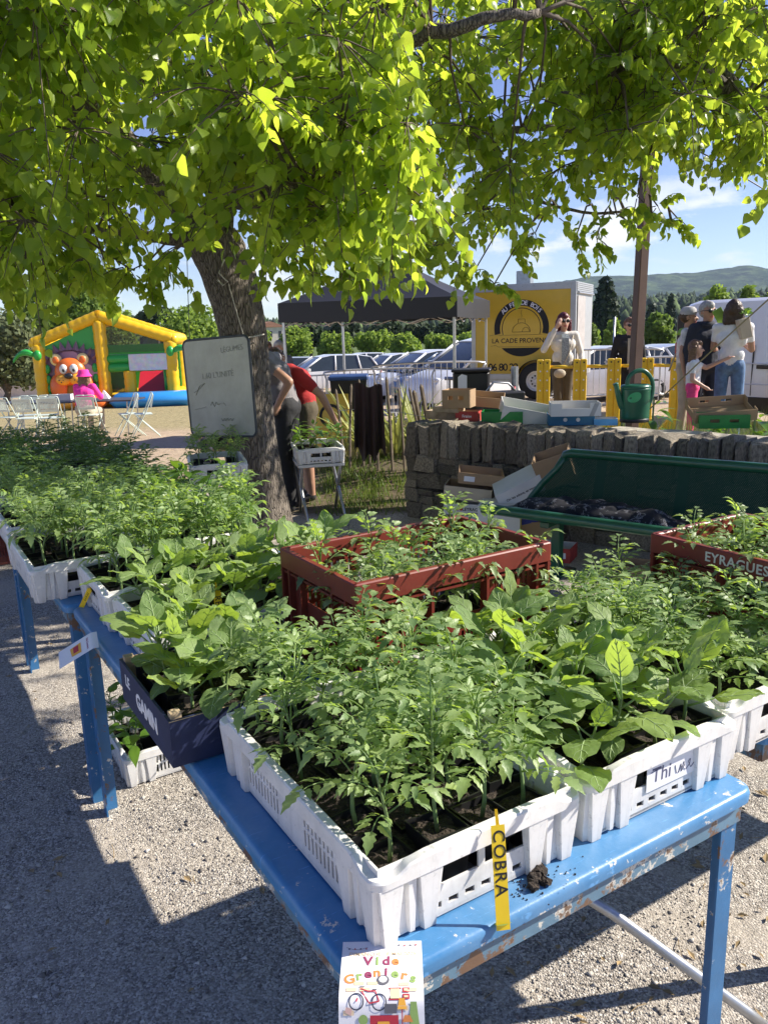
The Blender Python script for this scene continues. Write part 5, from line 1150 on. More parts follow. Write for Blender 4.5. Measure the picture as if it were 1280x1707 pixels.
def person(label, P, rz, height, top, bottom, shoe, skin='fair', pose=None, sleeve=.45, shorts=1.0, hair=None, hair_len=0, glasses=False, bulk=1.0, vox=.012, coat=None, hd_rot=0, child=False, cat='person'):
    """one continuous body; the zones of clothing and skin are its materials. The figure faces -y before turning by rz"""
    J = {k: Vector(v) for k, v in J0.items()}
    if pose: J.update({k: Vector(v) for k, v in pose.items()})
    S = height/1.70; caps = []
    def c(a, b_, ra, rb, z): caps.append((Vector(a), Vector(b_), ra, rb, z))
    u = (J['nk']-J['pel']).normalized(); X = (J['sl']-J['sr']).normalized(); k = bulk
    c(J['pel']-X*.062, J['pel']+X*.062, .115*k, .115*k, 'B'); w1 = J['pel'].lerp(J['ch'], .42); c(w1-X*.05, w1+X*.05, .112*k, .112*k, 'T'); c(J['pel'].lerp(J['ch'], .15), J['ch'], .118*k, .125*k, 'T')
    c(J['ch']-X*.075, J['ch']+X*.075, .112*k, .112*k, 'T'); c(J['ch'], J['ch'].lerp(J['nk'], .75), .12*k, .075, 'T'); c(J['sl'], J['sr'], .060, .060, 'T')
    c(J['nk']-u*.03, J['nk'].lerp(J['hd'], .55), .052, .048, 'S')
    hd = J['hd']; Rz = Matrix.Rotation(hd_rot, 3, 'Z'); hv = lambda x, y, z: hd + Rz @ (Vector((x, y, z))*(1.08 if child else 1))
    c(hv(0, .012, .03), hv(0, .0, .02), .088, .084, 'S'); c(hv(0, -.02, -.01), hv(0, -.045, -.075), .070, .042, 'S'); c(hv(0, -.088, .0), hv(0, -.104, -.022), .012, .015, 'S'); c(hv(.083, .01, .005), hv(.083, .015, -.025), .014, .010, 'S'); c(hv(-.083, .01, .005), hv(-.083, .015, -.025), .014, .010, 'S')
    c(hv(-.018, -.082, -.055), hv(.018, -.082, -.055), .010, .010, 'L')
    for s in 'lr':
        sg = 1 if s == 'l' else -1; sh, e_, w_ = J['s'+s], J['e'+s], J['w'+s]; m_ = sh.lerp(e_, min(1, sleeve))
        c(sh, m_, .056*k, .05*k, 'T')
        if sleeve < 1: c(m_, e_, .043, .039, 'S'); c(e_, w_, .039, .027, 'S')
        else: c(e_, e_.lerp(w_, .93), .046, .037, 'T'); c(e_.lerp(w_, .9), w_, .028, .027, 'S')
        d = (w_-e_).normalized(); q = d.cross(Vector((0, 1, 0)) if abs(d.y) < .8 else Vector((0, 0, 1))).normalized(); n_ = d.cross(q); pm = w_+d*.075
        c(w_, pm, .026, .030, 'S')
        for i, (o_, L) in enumerate(((-.027, .062), (-.009, .074), (.009, .070), (.026, .054))):
            a = pm+q*o_+d*.012; m2 = a+d*L*.55+n_*.006*sg; c(a, m2, .0105, .0098, 'S'); c(m2, m2+d*L*.4+n_*.018*sg, .0098, .0085, 'S')
        a = w_+d*.03-q*.026; c(a, a+d*.035-q*.022, .012, .011, 'S'); c(a+d*.035-q*.022, a+d*.062-q*.026, .011, .009, 'S')
        h_, kn, an = J['h'+s], J['k'+s], J['a'+s]
        if shorts >= 1: c(h_, kn, .092*k, .066, 'B'); c(kn, an+Vector((0, 0, .05)), .064, .052, 'B')
        else: c(h_, h_.lerp(kn, shorts), .095*k, .078, 'B'); c(h_.lerp(kn, shorts), kn, .062, .054, 'S'); c(kn, kn.lerp(an, .35), .053, .055, 'S'); c(kn.lerp(an, .35), an, .055, .036, 'S')
        c(an-Vector((0, 0, .01)), J['f'+s], .042, .034, 'F')
    mb = MB()
    for (a, b_, ra, rb, z) in caps: seg_tube(mb, a, b_, ra, rb)
    me = remesh('body', mb, vox); n = len(me.polygons); C = np.empty(n*3, np.float32); me.polygons.foreach_get('center', C); C = C.reshape(-1, 3); best = np.full(n, 1e9); zi = np.zeros(n, np.int32); Z = {'S': 0, 'T': 1, 'B': 2, 'F': 3, 'L': 4}
    for (a, b_, ra, rb, z) in caps:
        A = np.array(a); D = np.array(b_)-A; L2 = max(1e-9, D @ D); t = np.clip(((C-A) @ D)/L2, 0, 1); dd = np.linalg.norm(C-A-t[:, None]*D, axis=1)-(ra+(rb-ra)*t); m_ = dd < best; best[m_] = dd[m_]; zi[m_] = Z[z]
    for mt in (SKIN[skin], top, bottom, shoe, LIP): me.materials.append(mt)
    me.polygons.foreach_set('material_index', zi); me.polygons.foreach_set('use_smooth', np.ones(n, bool)); me.update()
    t = thing('person', label, cat, P, rz); body = obj('body', me, t, Matrix.Scale(S, 4)); SM_ = Matrix.Scale(S, 4)
    if hair:
        hb = MB(); seg_tube(hb, hv(0, .028, .045), hv(0, .03, .02), .094, .092); seg_tube(hb, hv(0, -.035, .078), hv(0, .03, .085), .052, .062)
        if hair_len:
            for x in (-.062, -.03, 0, .03, .062): seg_tube(hb, hv(x, .05, .0), hv(x*1.25, .065, -hair_len), .05, .036)
            for x in (-.078, .078): seg_tube(hb, hv(x, .01, .02), hv(x*1.2, .02, -hair_len*.9), .034, .028)
        hm_ = remesh('hair', hb, .010, 3); rr2 = random.Random(5)
        for v_ in hm_.vertices: v_.co += Vector((rr2.uniform(-.005, .005), rr2.uniform(-.005, .005), 0))
        hm_.materials.append(hair); hm_.polygons.foreach_set('use_smooth', np.ones(len(hm_.polygons), bool)); obj('hair', hm_, t, SM_)
    if glasses:
        gb = MB()
        for x in (-.034, .034): gb.lathe([(.0, -.004), (.027, -.003), (.029, 0), (.026, .006), (0, .007)], 14, 1, .85, M=Matrix.Translation(hv(x, -.092, .016)) @ Rz.to_4x4() @ UPR, cap=False)
        gb.tube([hv(-.012, -.10, .02), hv(.012, -.10, .02)], .004, 5); gb.tube([hv(-.06, -.088, .02), hv(-.088, -.02, .018), hv(-.088, .03, .012)], .004, 5); gb.tube([hv(.06, -.088, .02), hv(.088, -.02, .018), hv(.088, .03, .012)], .004, 5); gb.build('sunglasses', M_black, t, True, SM_)
    else:
        for x in (-.033, .033):
            eb = MB(); eb.ell(tuple(hv(x, -.080, .012)), (.012, .008, .007), 8, 6); eb.build('eye', EYE, t, True, SM_)
    return t, hv, S
LIP = mat('lips', (.40, .12, .10), .5); EYE = mat('eye_dark', (.02, .015, .012), .2)
H_red = mat('hair_dark_red', (.10, .008, .012), .45, var=.5, scale=40); H_grey = mat('hair_grey', (.38, .37, .35), .6, var=.3, scale=40); H_brown = mat('hair_brown', (.055, .03, .018), .5, var=.4, scale=40); H_lb = mat('hair_light_brown', (.17, .09, .045), .5, var=.4, scale=40)
c_white = cloth('white', (.74, .73, .72)); c_ivory = cloth('ivory', (.70, .66, .58)); c_khaki = cloth('khaki', (.095, .075, .045)); c_black = cloth('black', (.016, .016, .018)); c_navy = cloth('navy', (.022, .025, .038)); c_jean = cloth('denim', (.10, .18, .32), .3); c_pink = cloth('pink', (.80, .07, .24)); c_red = cloth('red', (.38, .02, .02)); c_grey = cloth('grey', (.20, .185, .19)); c_beige = cloth('beige', (.46, .40, .30)); c_green = cloth('lime_green', (.24, .40, .06)); c_cap = cloth('grey_cap', (.42, .41, .40)); c_hot = cloth('hot_pink', (.85, .04, .32)); c_print = cloth('white_print', (.60, .58, .57), .3); c_slate = cloth('slate', (.10, .11, .14)); sh_ = mat('shoe_dark', (.03, .028, .027), .6); sh_w = mat('shoe_white', (.6, .6, .6), .6)
def stand(px, top, D, dx=0):
    g = gpx(px, D); return g, aty(px, top, D).z - g.z
# woman with red hair
P, h = stand(938, 523, 12.7)
t, hv, S = person('woman with long dark red hair in an ivory jacket touching her sunglasses', P, R(4), h, c_ivory, c_khaki, sh_, 'fair', dict(er=(-.30, -.05, 1.20), wr=(-.15, -.12, 1.50), el=(.27, .0, 1.12), wl=(.24, -.16, .94), kl=(.06, -.02, .5), kr=(-.07, -.04, .5)), 1, 1, H_red, .20, True)
b = MB(); b.add([(-.055, -.128, 1.36), (.045, -.128, 1.36), (.06, -.135, 1.05), (.05, -.13, .97), (-.06, -.13, .97), (-.06, -.135, 1.1)], [(0, 5, 4, 3, 2, 1)]); b.add([(-.055, -.10, 1.42), (.045, -.10, 1.42), (.045, -.129, 1.36), (-.055, -.129, 1.36)], [(0, 3, 2, 1)])
b.build('striped_top', mat('striped_top', (.30, .33, .33), .8, var=.5, scale=60), t, M=Matrix.Scale(S, 4))
b = MB(); b.tube([(.13, -.06, 1.40), (.05, -.14, 1.15), (-.06, -.15, .93)], .008, 6); b.ell((-.09, -.16, .86), (.09, .035, .065), 12, 8); b.build('handbag', c_beige, t, True, Matrix.Scale(S, 4))
# dark jacket person behind the post
P, h = stand(1047, 531, 13.1)
t, hv, S = person('person with curly brown hair in an open black jacket behind the brown post', P, 0, h, c_black, c_black, sh_, 'fair', dict(wl=(.28, -.10, .95), wr=(-.28, -.10, .95)), 1, 1, H_lb, 0, True, 1.1)
b = MB(); b.add([(-.055, -.122, 1.40), (.05, -.122, 1.40), (.055, -.145, 1.1), (.05, -.14, .92), (-.055, -.14, .92), (-.06, -.145, 1.1)], [(0, 5, 4, 3, 2, 1)]); b.build('shirt_front', c_beige, t, M=Matrix.Scale(S, 4))
# group by the van
P, h = stand(1143, 511, 10.7)
t, hv, S = person('woman in a grey cap and green scarf holding a stick by the van', P, R(62), h-.02, c_print, c_beige, sh_, 'tan', dict(wr=(-.26, -.03, .90), wl=(.22, -.10, .92)), .5, 1, H_brown, 0, False)
b = MB(); b.lathe([(.098, 0), (.104, .02), (.098, .06), (.07, .095), (.0, .108)], 20, M=Matrix.Translation(hv(0, .015, .035)), cap=False); b.prism([(-.07, -.085), (.07, -.085), (.055, -.165), (0, -.18), (-.055, -.165)], .012, .020, M=Matrix.Translation(hv(0, .01, .035)) @ Matrix.Rotation(-.15, 4, 'X')); b.build('cap', c_cap, t, 'auto', Matrix.Scale(S, 4))
b = MB(); b.lathe([(.06, .03), (.10, .02), (.125, -.02), (.14, -.06), (.10, -.03), (.06, .0)], 20, 1.1, .95, M=Matrix.Translation((0, .0, 1.43)), cap=False); b.prism([(-.12, 0), (.12, 0), (.03, -.26), (-.05, -.22)], .11, .12, M=TR((0, -.005, 1.42), (math.pi/2, 0, 0))); b.build('scarf', c_green, t, True, Matrix.Scale(S, 4))
b = MB(); b.tube([aty(1126, 590, 10.6), aty(1115, 618, 10.45)], .012, 6); tag(b.build('wooden_stick', M_wood), 'short pale wooden stick held by the woman in the cap', 'stick')
P, h = stand(1174, 504, 10.5)
t, hv, S = person('grey haired man in a dark hooded jacket and sunglasses beside the van', P, R(14), h, c_navy, c_navy, sh_, 'tan', dict(wl=(.30, -.05, .93)), 1, .75, H_grey, 0, True, 1.15)
b = MB(); b.lathe([(.07, .0), (.115, -.01), (.12, .03), (.09, .06), (.07, .04)], 18, 1.1, 1, M=Matrix.Translation((0, .02, 1.42)), cap=False); b.build('hood', c_navy, t, True, Matrix.Scale(S, 4))
P, h = stand(1157, 563, 10.0)
t, hv, S = person('girl in a white shirt and pink trousers reaching out her hand', P, R(66), h, c_white, c_pink, sh_w, 'fair', dict(nk=(0, 0, 1.36), hd=(0, -.02, 1.53), sl=(.15, 0, 1.32), sr=(-.15, 0, 1.32), el=(.20, -.17, 1.24), wl=(.16, -.42, 1.36), er=(-.20, .0, 1.08), wr=(-.16, -.16, .98)), .55, 1, H_lb, .16, False, .92, child=True)
P, h = stand(1218, 502, 10.15)
t, hv, S = person('woman with dark hair in a white T-shirt and jeans seen from behind', P, R(150), h, c_white, c_jean, sh_, 'tan', dict(el=(.215, -.08, 1.16), wl=(.20, -.30, 1.12), er=(-.21, -.10, 1.14), wr=(-.12, -.30, 1.18)), .55, 1, H_brown, .12, False, .92)
b = MB(); b.cb(-.07, .07, -.05, .05, -.12, .12, .006, M=Matrix.Translation(aty(1240, 547, 10.0)) @ Matrix.Rotation(R(-14), 4, 'Y')); tag(b.build('paper_bag', M_gcard), 'tan paper bag held against the shoulder of the woman in white', 'bag')
b = MB(); b.ell((0, 0, 0), (.055, .05, .08), 12, 8, M=Matrix.Translation(aty(1238, 566, 10.05))); tag(b.build('white_bag', c_white, None, True), 'small white cloth bag under the tan paper bag', 'bag')
b = MB(); r = random.Random(6); c0 = aty(1243, 522, 10.0)
for k in range(16): leaflet(b, c0+Vector((r.uniform(-.03, .03), r.uniform(-.03, .03), r.uniform(-.03, .02))), Vector((r.uniform(-.6, .8), r.uniform(-.6, .6), r.uniform(.1, 1))), Vector((r.uniform(-.4, .4), -.6, .6)), .08, .05, P_PEP, .2, .4)
tag(b.build('held_plant', M_pep, None, True), 'leafy green plant sticking out of the paper bag', 'plant')
b = MB(); b.cb(-.06, .06, -.012, .012, -.10, .10, .004, M=Matrix.Translation(aty(1200, 527, 10.3)) @ Matrix.Rotation(R(-30), 4, 'Y')); tag(b.build('green_bag', c_green), 'lime green bag between the grey haired man and the woman in white', 'bag')
# two people by the lime trunk
P = gpx(474, 7.0)
t, hv, S = person('person in a grey shirt and black trousers bending behind the trunk', P, R(-100), 1.72, c_grey, c_black, sh_, 'tan', dict(pel=(0, .0, .94), ch=(.0, -.08, 1.23), nk=(.0, -.17, 1.39), hd=(.0, -.30, 1.47), sl=(.18, -.13, 1.35), sr=(-.17, -.13, 1.35), el=(.23, .10, 1.17), wl=(.20, -.02, .98), er=(-.25, -.2, 1.10), wr=(-.2, -.40, 1.02)), .45, 1, H_brown, 0, False, .98)
P = gpx(503, 7.4)
t, hv, S = person('person in a red T-shirt and dark shorts reaching for the seedling crate', P, R(-78), 1.70, c_red, c_khaki, sh_, 'tan', dict(pel=(0, .0, .88), ch=(.0, -.05, 1.13), nk=(.0, -.13, 1.26), hd=(0, -.27, 1.31), sl=(.19, -.07, 1.22), sr=(-.17, -.07, 1.22), el=(.25, .13, 1.02), wl=(.22, .24, .80), er=(-.22, -.20, .98), wr=(-.18, -.34, .85), hl=(.085, .0, .86), hr=(-.085, .0, .86)), .6, .8, H_brown, 0, False, 1.1)
for k, (px, top, hr_, lab) in enumerate(((467, 568, H_grey, 'man with short grey hair looking down beside the gazebo pole'), (446, 569, H_lb, 'man with thin hair beside the grey haired man behind the trunk'))):
    P, h = stand(px, top, 13.4+k*.3); person(lab, P, R(-20+30*k), h, c_slate, c_navy, sh_, 'tan', dict(hd=(0, -.05, 1.575), wl=(.2, -.25, 1.0), wr=(-.2, -.25, 1.0)), .6, 1, hr_, 0, False)
P = gpx(356, 8.6)
person('person sitting behind the whiteboard with a bare brown arm', P, R(10), 1.7, c_navy, c_navy, sh_, 'brown', dict(pel=(0, .1, .50), ch=(0, .06, .80), nk=(0, .03, .97), hd=(0, -.01, 1.11), sl=(.175, .03, .93), sr=(-.175, .03, .93), el=(.24, -.08, .68), wl=(.16, -.28, .56), er=(-.25, -.08, .68), wr=(-.17, -.28, .50), hl=(.09, .08, .48), hr=(-.09, .08, .48), kl=(.13, -.32, .48), kr=(-.13, -.32, .48), al=(.13, -.34, .08), ar=(-.13, -.34, .08), fl=(.14, -.48, .035), fr=(-.14, -.48, .035)), .4, 1, H_brown, 0, False)
t = thing('stool', 'plain wooden stool behind the whiteboard', 'stool', gpx(356, 8.7)); b = MB(); b.cb(-.17, .17, -.12, .22, .34, .38, .006); b.build('seat', M_wood, t)
for x, y in ((-.14, -.09), (.14, -.09), (-.14, .19), (.14, .19)): b = MB(); b.tube([(x, y, -.02), (x*.9, y*.9, .34)], .016, 8); b.build('leg', M_wood, t)
# ------------------------------------------------------------------ folding chairs, tables, seated woman
M_chair = mat('pale_green_metal', (.58, .66, .58), .4, var=.08)
def chair_parts():
    out = []
    for s in (-1, 1):
        b = MB(); b.tube(smooth_path([(s*.19, -.28, .0), (s*.19, -.02, .42), (s*.19, .12, .70), (s*.185, .16, .80), (s*.15, .165, .83), (0, .165, .83)] if True else [], 3), .011, 8); out.append(('frame', b.mesh('frame', M_chair, True)))
        b = MB(); b.tube([(s*.17, .26, 0), (s*.17, -.16, .43)], .011, 8); out.append(('leg', b.mesh('leg', M_chair, True)))
    b = MB(); hs = [(.05+.026*i, .05+.026*i+.014, .045+.026*j, .045+.026*j+.014) for i in range(10) for j in range(6)]
    b.slab(.34, .25, .006, hs, M=TR((-.17, .125, .56), (R(-14), 0, 0))); out.append(('backrest', b.mesh('backrest', M_chair)))
    b = MB(); b.cb(-.18, .18, -.18, .14, .435, .45, .005); out.append(('seat', b.mesh('seat', M_chair))); return out
CH = chair_parts()
for k, (px, D, rz) in enumerate(((35, 14.5, R(176)), (75, 14.4, R(186)), (5, 15.6, R(150)), (70, 16.6, R(10)), (140, 15.5, R(178)), (206, 15.6, R(-62)), (232, 15.2, R(-70)), (35, 16.8, R(5)))):
    lab = ('pale green metal folding chair seen from the back by the seedlings', 'pale green metal folding chair carrying the woman in pink', 'pale green metal folding chair standing sideways by the castle')[0 if k < 4 or k == 7 else (1 if k == 4 else 2)]
    t = thing('folding_chair', lab, 'chair', gpx(px, D), rz, 'pale green folding chairs')
    for nm, me in CH: obj(nm, me, t)
M_ttop = mat('dark_tabletop', (.05, .05, .06), .4)
for lab, px, D, w in (('long dark folding table in front of the woman in pink', 165, 16.4, 1.5), ('dark folding table behind the pale green chairs', 60, 16.0, 1.5)):
    t = thing('folding_table', lab, 'table', gpx(px, D), R(-4)); b = MB(); b.cb(-w/2, w/2, -.35, .35, .70, .73, .006); b.build('tabletop', M_ttop, t)
    for x in (-w*.38, w*.38):
        for s in (-1, 1): b = MB(); b.tube([(x, s*.28, 0), (x+.03, s*.28, .70)], .014, 8); b.build('leg', M_steel, t)
t = box('white_carton', 'small white carton on the table beside the woman in pink', gpx(100, 16.2)+Vector((0, 0, .735)), .1, .3, .22, .12, M_wcard, group=None)
b = MB(); b.add([(0, 0, 0), (.2, 0, 0), (.2, .15, .01), (.08, .1, .18), (0, .15, .02)], [(0, 1, 3), (1, 2, 3), (2, 4, 3), (4, 0, 3), (0, 4, 2, 1)], M=Matrix.Translation(gpx(158, 16.3)+Vector((0, 0, .735)))); tag(b.build('crumpled_paper', M_paper), 'crumpled white paper standing on the table in front of the castle', 'paper')
P = gpx(136, 15.75); 
t, hv, S = person('woman in a hot pink top and pink bucket hat sitting with her back turned', P, R(172), 1.68, c_hot, c_beige, sh_, 'fair', dict(pel=(0, .10, .56), ch=(0, .05, .86), nk=(0, .0, 1.04), hd=(0, -.04, 1.18), sl=(.175, .0, 1.0), sr=(-.175, .0, 1.0), el=(.25, -.12, .78), wl=(.16, -.36, .80), er=(-.25, -.12, .78), wr=(-.16, -.36, .80), hl=(.09, .08, .53), hr=(-.09, .08, .53), kl=(.12, -.34, .50), kr=(-.12, -.34, .50), al=(.12, -.32, .08), ar=(-.12, -.32, .08), fl=(.13, -.46, .035), fr=(-.13, -.46, .035)), 1, 1, H_lb, .17, False, 1.15)
b = MB(); b.lathe([(.155, -.03), (.15, -.025), (.108, .03), (.10, .08), (.085, .10), (0, .105)], 22, M=Matrix.Translation(hv(0, .02, .05)), cap=False); b.build('bucket_hat', c_hot, t, True, Matrix.Scale(S, 4))
# ================================================================== BOUNCY CASTLE
def pvc(name, col): return mat('pvc_'+name, col, .34, var=.05, scale=3, bump=.15, bscale=8)
V_y, V_g, V_p, V_o, V_b, V_r, V_m, V_k, V_c = pvc('yellow', (.80, .47, .012)), pvc('green', (.03, .36, .06)), pvc('purple', (.19, .10, .15)), pvc('orange', (.75, .16, .03)), pvc('blue', (.03, .25, .62)), pvc('red', (.50, .02, .03)), pvc('muzzle', (.85, .40, .04)), pvc('black', (.02, .02, .025)), pvc('cream', (.80, .62, .28))
m_, n_, l_, b_, o_ = nodes('dark_netting'); b_.inputs['Base Color'].default_value = (.06, .055, .05, 1); tr_ = n_.new('ShaderNodeBsdfTransparent'); ms_ = n_.new('ShaderNodeMixShader'); ms_.inputs[0].default_value = .45; l_.new(b_.outputs[0], ms_.inputs[1]); l_.new(tr_.outputs[0], ms_.inputs[2]); l_.new(ms_.outputs[0], o_.inputs[0]); M_net = m_
DC = 27.0; P = gpx(171, DC); kx = DC/FPX
cs = thing('bouncy_castle', 'yellow inflatable castle with an orange lion face and a slide', 'bouncy castle', P, R(9))
zb = P.z
def inflate(mb, a, b2, r_, n=14, seg=7):
    a, b2 = Vector(a), Vector(b2); N = seg*4; pts = [a.lerp(b2, i/N) for i in range(N+1)]; mb.tube(pts, [r_*(1 if i % 4 else .94) for i in range(N+1)], n)
ZE, ZP = 2.12, 2.98; XL, XR = -1.98, 2.22
for (x, y, z) in ((XL, .0, ZE), (0, .0, ZP-.15), (XR, 0, ZE), (XL-.1, 3.6, ZE), (XR, 3.6, ZE)):
    b = MB(); inflate(b, (x, y, 0), (x, y, z), .21); b.build('column', V_y, cs, True)
for (a, c2) in (((XL-.1, 0, ZE+.05), (0, 0, ZP)), ((0, 0, ZP), (XR+.1, 0, ZE+.05)), ((XL-.15, 3.6, ZE+.05), (0, 3.6, ZP)), ((0, 3.6, ZP), (XR+.1, 3.6, ZE+.05)), ((XL-.05, 0, ZE+.05), (XL-.12, 3.6, ZE+.05)), ((XR+.05, 0, ZE+.05), (XR+.05, 3.6, ZE+.05))):
    b = MB(); inflate(b, a, c2, .19, 14, 9); b.ell(a, .192, 14, 8); b.ell(c2, .192, 14, 8); b.build('roof_beam', V_y, cs, True)
b = MB(); b.cb(XL, -.1, .0, .18, .35, 1.95, .08); b.build('mane_panel', V_p, cs, True)
b = MB(); b.add([(XL+.1, .05, 1.9), (-.15, .05, 1.9), (-.15, .05, 2.75), (XL+.1, .05, 2.02)], [(0, 1, 2, 3)]); b.build('gable_panel', V_g, cs)
r = random.Random(3)
for k in range(11):                                   # tufts of the mane
    a = R(18+k*14.4); cx, cz = -1.02, 1.30; rad = 1.02; b = MB(); ca, sa = math.cos(a), math.sin(a)
    b.add([(cx+.82*ca-.12*sa, -.02, cz+.62*sa+.12*ca), (cx+.82*ca+.12*sa, -.02, cz+.62*sa-.12*ca), (cx+rad*ca*1.02, -.03, cz+.95*sa), (cx+.82*ca, -.09, cz+.62*sa)], [(0, 1, 3), (1, 2, 3), (2, 0, 3)]); b.build('mane_tuft', V_p, cs)
for s, x in ((-1, XL+.22), (1, -.26)):
    for z in (.42, .68, .98, 1.32): b = MB(); b.ell((x, -.05, z), (.10, .06, .15), 12, 8); b.build('leaf_cushion', V_g, cs, True)
lion = MB(); lion.ell((-1.02, -.16, 1.22), (.50, .30, .46), 22, 14); lion.ell((-1.42, -.14, .72), (.30, .24, .46), 16, 12); lion.ell((-.62, -.14, .72), (.30, .24, .46), 16, 12); lf = lion.build('lion_face', V_o, cs, True)
for x in (-1.44, -.60): b = MB(); b.ell((x, -.14, 1.62), (.19, .09, .20), 14, 10); b.build('ear', V_c, lf, True); b = MB(); b.ell((x, -.20, 1.61), (.11, .05, .12), 12, 8); b.build('ear_inside', V_o, lf, True)
for x in (-1.18, -.86): b = MB(); b.ell((x, -.42, 1.32), (.13, .08, .16), 14, 10); b.build('eye', M_white, lf, True); b = MB(); b.ell((x+.01, -.49, 1.28), (.045, .03, .055), 10, 8); b.build('pupil', V_k, lf, True)
for x in (-1.22, -.82): b = MB(); b.ell((x, -.36, .98), (.25, .20, .19), 16, 10); b.build('muzzle', V_m, lf, True)
b = MB(); b.ell((-1.02, -.52, 1.10), (.14, .09, .10), 14, 8); b.build('nose', V_k, lf, True)
for x, z in ((-1.32, .97), (-1.26, .90), (-1.20, .97), (-.84, .97), (-.76, .90), (-.72, .98)): b = MB(); b.ell((x, -.55, z), (.02, .015, .02), 8, 6); b.build('whisker_spot', V_k, lf, True)
b = MB(); b.ell((-1.02, -.10, .50), (.24, .22, .44), 14, 10); b.build('mouth', mat('dim_yellow', (.25, .16, .02), .6), lf, True)
b = MB(); b.cb(-2.0, .0, -.9, .0, .02, .42, .14); b.build('entrance_cushion', V_m, cs, True); b = MB(); b.cb(-.9, .15, -1.15, -.2, .02, .48, .16); b.build('entrance_step', V_o, cs, True)
b = MB(); b.add([(.15, .05, 1.78), (XR-.15, .05, 1.78), (XR-.15, .05, 2.05), (.15, .05, 2.75)], [(0, 1, 2, 3)]); b.build('netting', M_net, cs)
for z in (1.58, 1.30): b = MB(); inflate(b, (.16, .02, z), (XR-.12, .02, z), .155, 12, 5); b.build('green_tube', V_g, cs, True)
def banner_mat():
    m, n, l, b, out = nodes('banner_print'); t = noise(n, l, 7, 4); r_ = ramp(n, l, t.outputs[1], [(0, (0, 0, 0)), (1, (1, 1, 1))]); mm = mixc(n, l, .45, t.outputs[1], (.85, .85, .85)); l.new(mm, b.inputs['Base Color']); b.inputs['Roughness'].default_value = .5; return m
b = MB(); b.cb(.85, XR-.14, -.16, -.14, 1.18, 1.72, .01); b.build('banner', banner_mat(), cs)
b = MB(); b.cb(.16, .62, .3, .34, .45, 1.15, .01); b.build('netting', M_net, cs)
b = MB(); inflate(b, (.82, .0, .40), (.82, .0, 1.18), .20, 12, 3); b.build('pillar', V_y, cs, True)
b = MB(); b.add([(1.0, .25, .42), (XR-.2, .25, .42), (XR-.35, 1.6, 1.3), (1.0, 1.6, 1.3)], [(0, 1, 2, 3)]); b.build('slide', V_r, cs)
b = MB(); b.cb(1.9, 2.05, .15, 1.6, .45, 1.2, .05); b.build('slide_wall', V_g, cs, True)
b = MB(); b.bx(XL, XR, 3.3, 3.4, .4, 2.0); b.build('back_panel', V_g, cs); b = MB(); b.cb(XL-.15, XR+.15, .1, 3.7, .0, .40, .1); b.build('floor_cushion', V_y, cs, True)
b = MB(); b.cb(.25, 2.95, -1.2, .05, .0, .48, .2); b.build('blue_cushion', V_b, cs, True)
for s, x in ((-1, XL-.1), (1, XR+.1)):
    for a in (0, .5): b = MB(); b.tube(smooth_path([(x, -.1, 1.78+a*.05), (x+s*.25, -.15, 1.86+a*.1), (x+s*.50, -.15, 1.80), (x+s*.68, -.15, 1.62-a*.1)], 4), [.10, .13, .14, .14, .14, .13, .12, .11, .10, .08, .07, .05, .03], 12, flat=.6); b.build('palm_leaf', V_g, cs, True)
    b = MB(); b.ell((x-s*.1, -.2, 1.78), (.13, .1, .17), 12, 8); b.build('palm_knob', V_g, cs, True)
# ================================================================== GAZEBO
GL = Vector((-1.5, 13.0, 0)); GA = math.atan2(-.80, 2.57); gz0 = gz(GL.x, GL.y); G = 2.75
gb_ = thing('gazebo', 'black pop-up gazebo with pale scissor frame behind the fence', 'gazebo', (GL.x, GL.y, gz0), GA); M_can_ = mat('black_canopy', (.018, .018, .02), .55, var=.1); M_alu = mat('aluminium', (.55, .55, .54), .35, .7, var=.08)
zv, ze, za = 1.73-gz0, 2.02-gz0, 2.78-gz0
for x, y in ((0, 0), (G, 0), (0, G), (G, G)): b = MB(); b.cb(x-.02, x+.02, y-.02, y+.02, 0, ze, .003); b.build('pole', M_alu, gb_); b = MB(); b.cb(x-.05, x+.05, y-.05, y+.05, 0, .012, .003); b.build('foot', M_alu, gb_)
q = [(-.06, -.06), (G+.06, -.06), (G+.06, G+.06), (-.06, G+.06)]
b = MB(); N_ = 8; vv = []
for (xa, ya), (xb, yb) in zip(q, q[1:]+q[:1]):
    base_i = len(b.v); gv = []; 
    for i in range(N_+1):
        t_ = i/N_; ex, ey = xa+(xb-xa)*t_, ya+(yb-ya)*t_
        for j in range(5):
            s_ = j/4; gv.append((ex+(G/2-ex)*s_, ey+(G/2-ey)*s_, ze+(za-ze)*s_-.10*math.sin(math.pi*s_)*(.5+.5*math.sin(math.pi*t_))))
    b.add(gv, [(i*5+j, (i+1)*5+j, (i+1)*5+j+1, i*5+j+1) for i in range(N_) for j in range(4)])
b.build('canopy', M_can_, gb_, True)
for (xa, ya), (xb, yb) in zip(q, q[1:]+q[:1]):
    b = MB(); gv = []
    for i in range(13): t_ = i/12; gv += [(xa+(xb-xa)*t_, ya+(yb-ya)*t_, ze+.005), (xa+(xb-xa)*t_, ya+(yb-ya)*t_, zv-.02*math.sin(t_*math.pi))]
    b.add(gv, [(2*i, 2*i+2, 2*i+3, 2*i+1) for i in range(12)]); b.build('valance', M_can_, gb_, True)
cn = [(0, 0), (G, 0), (G, G), (0, G)]
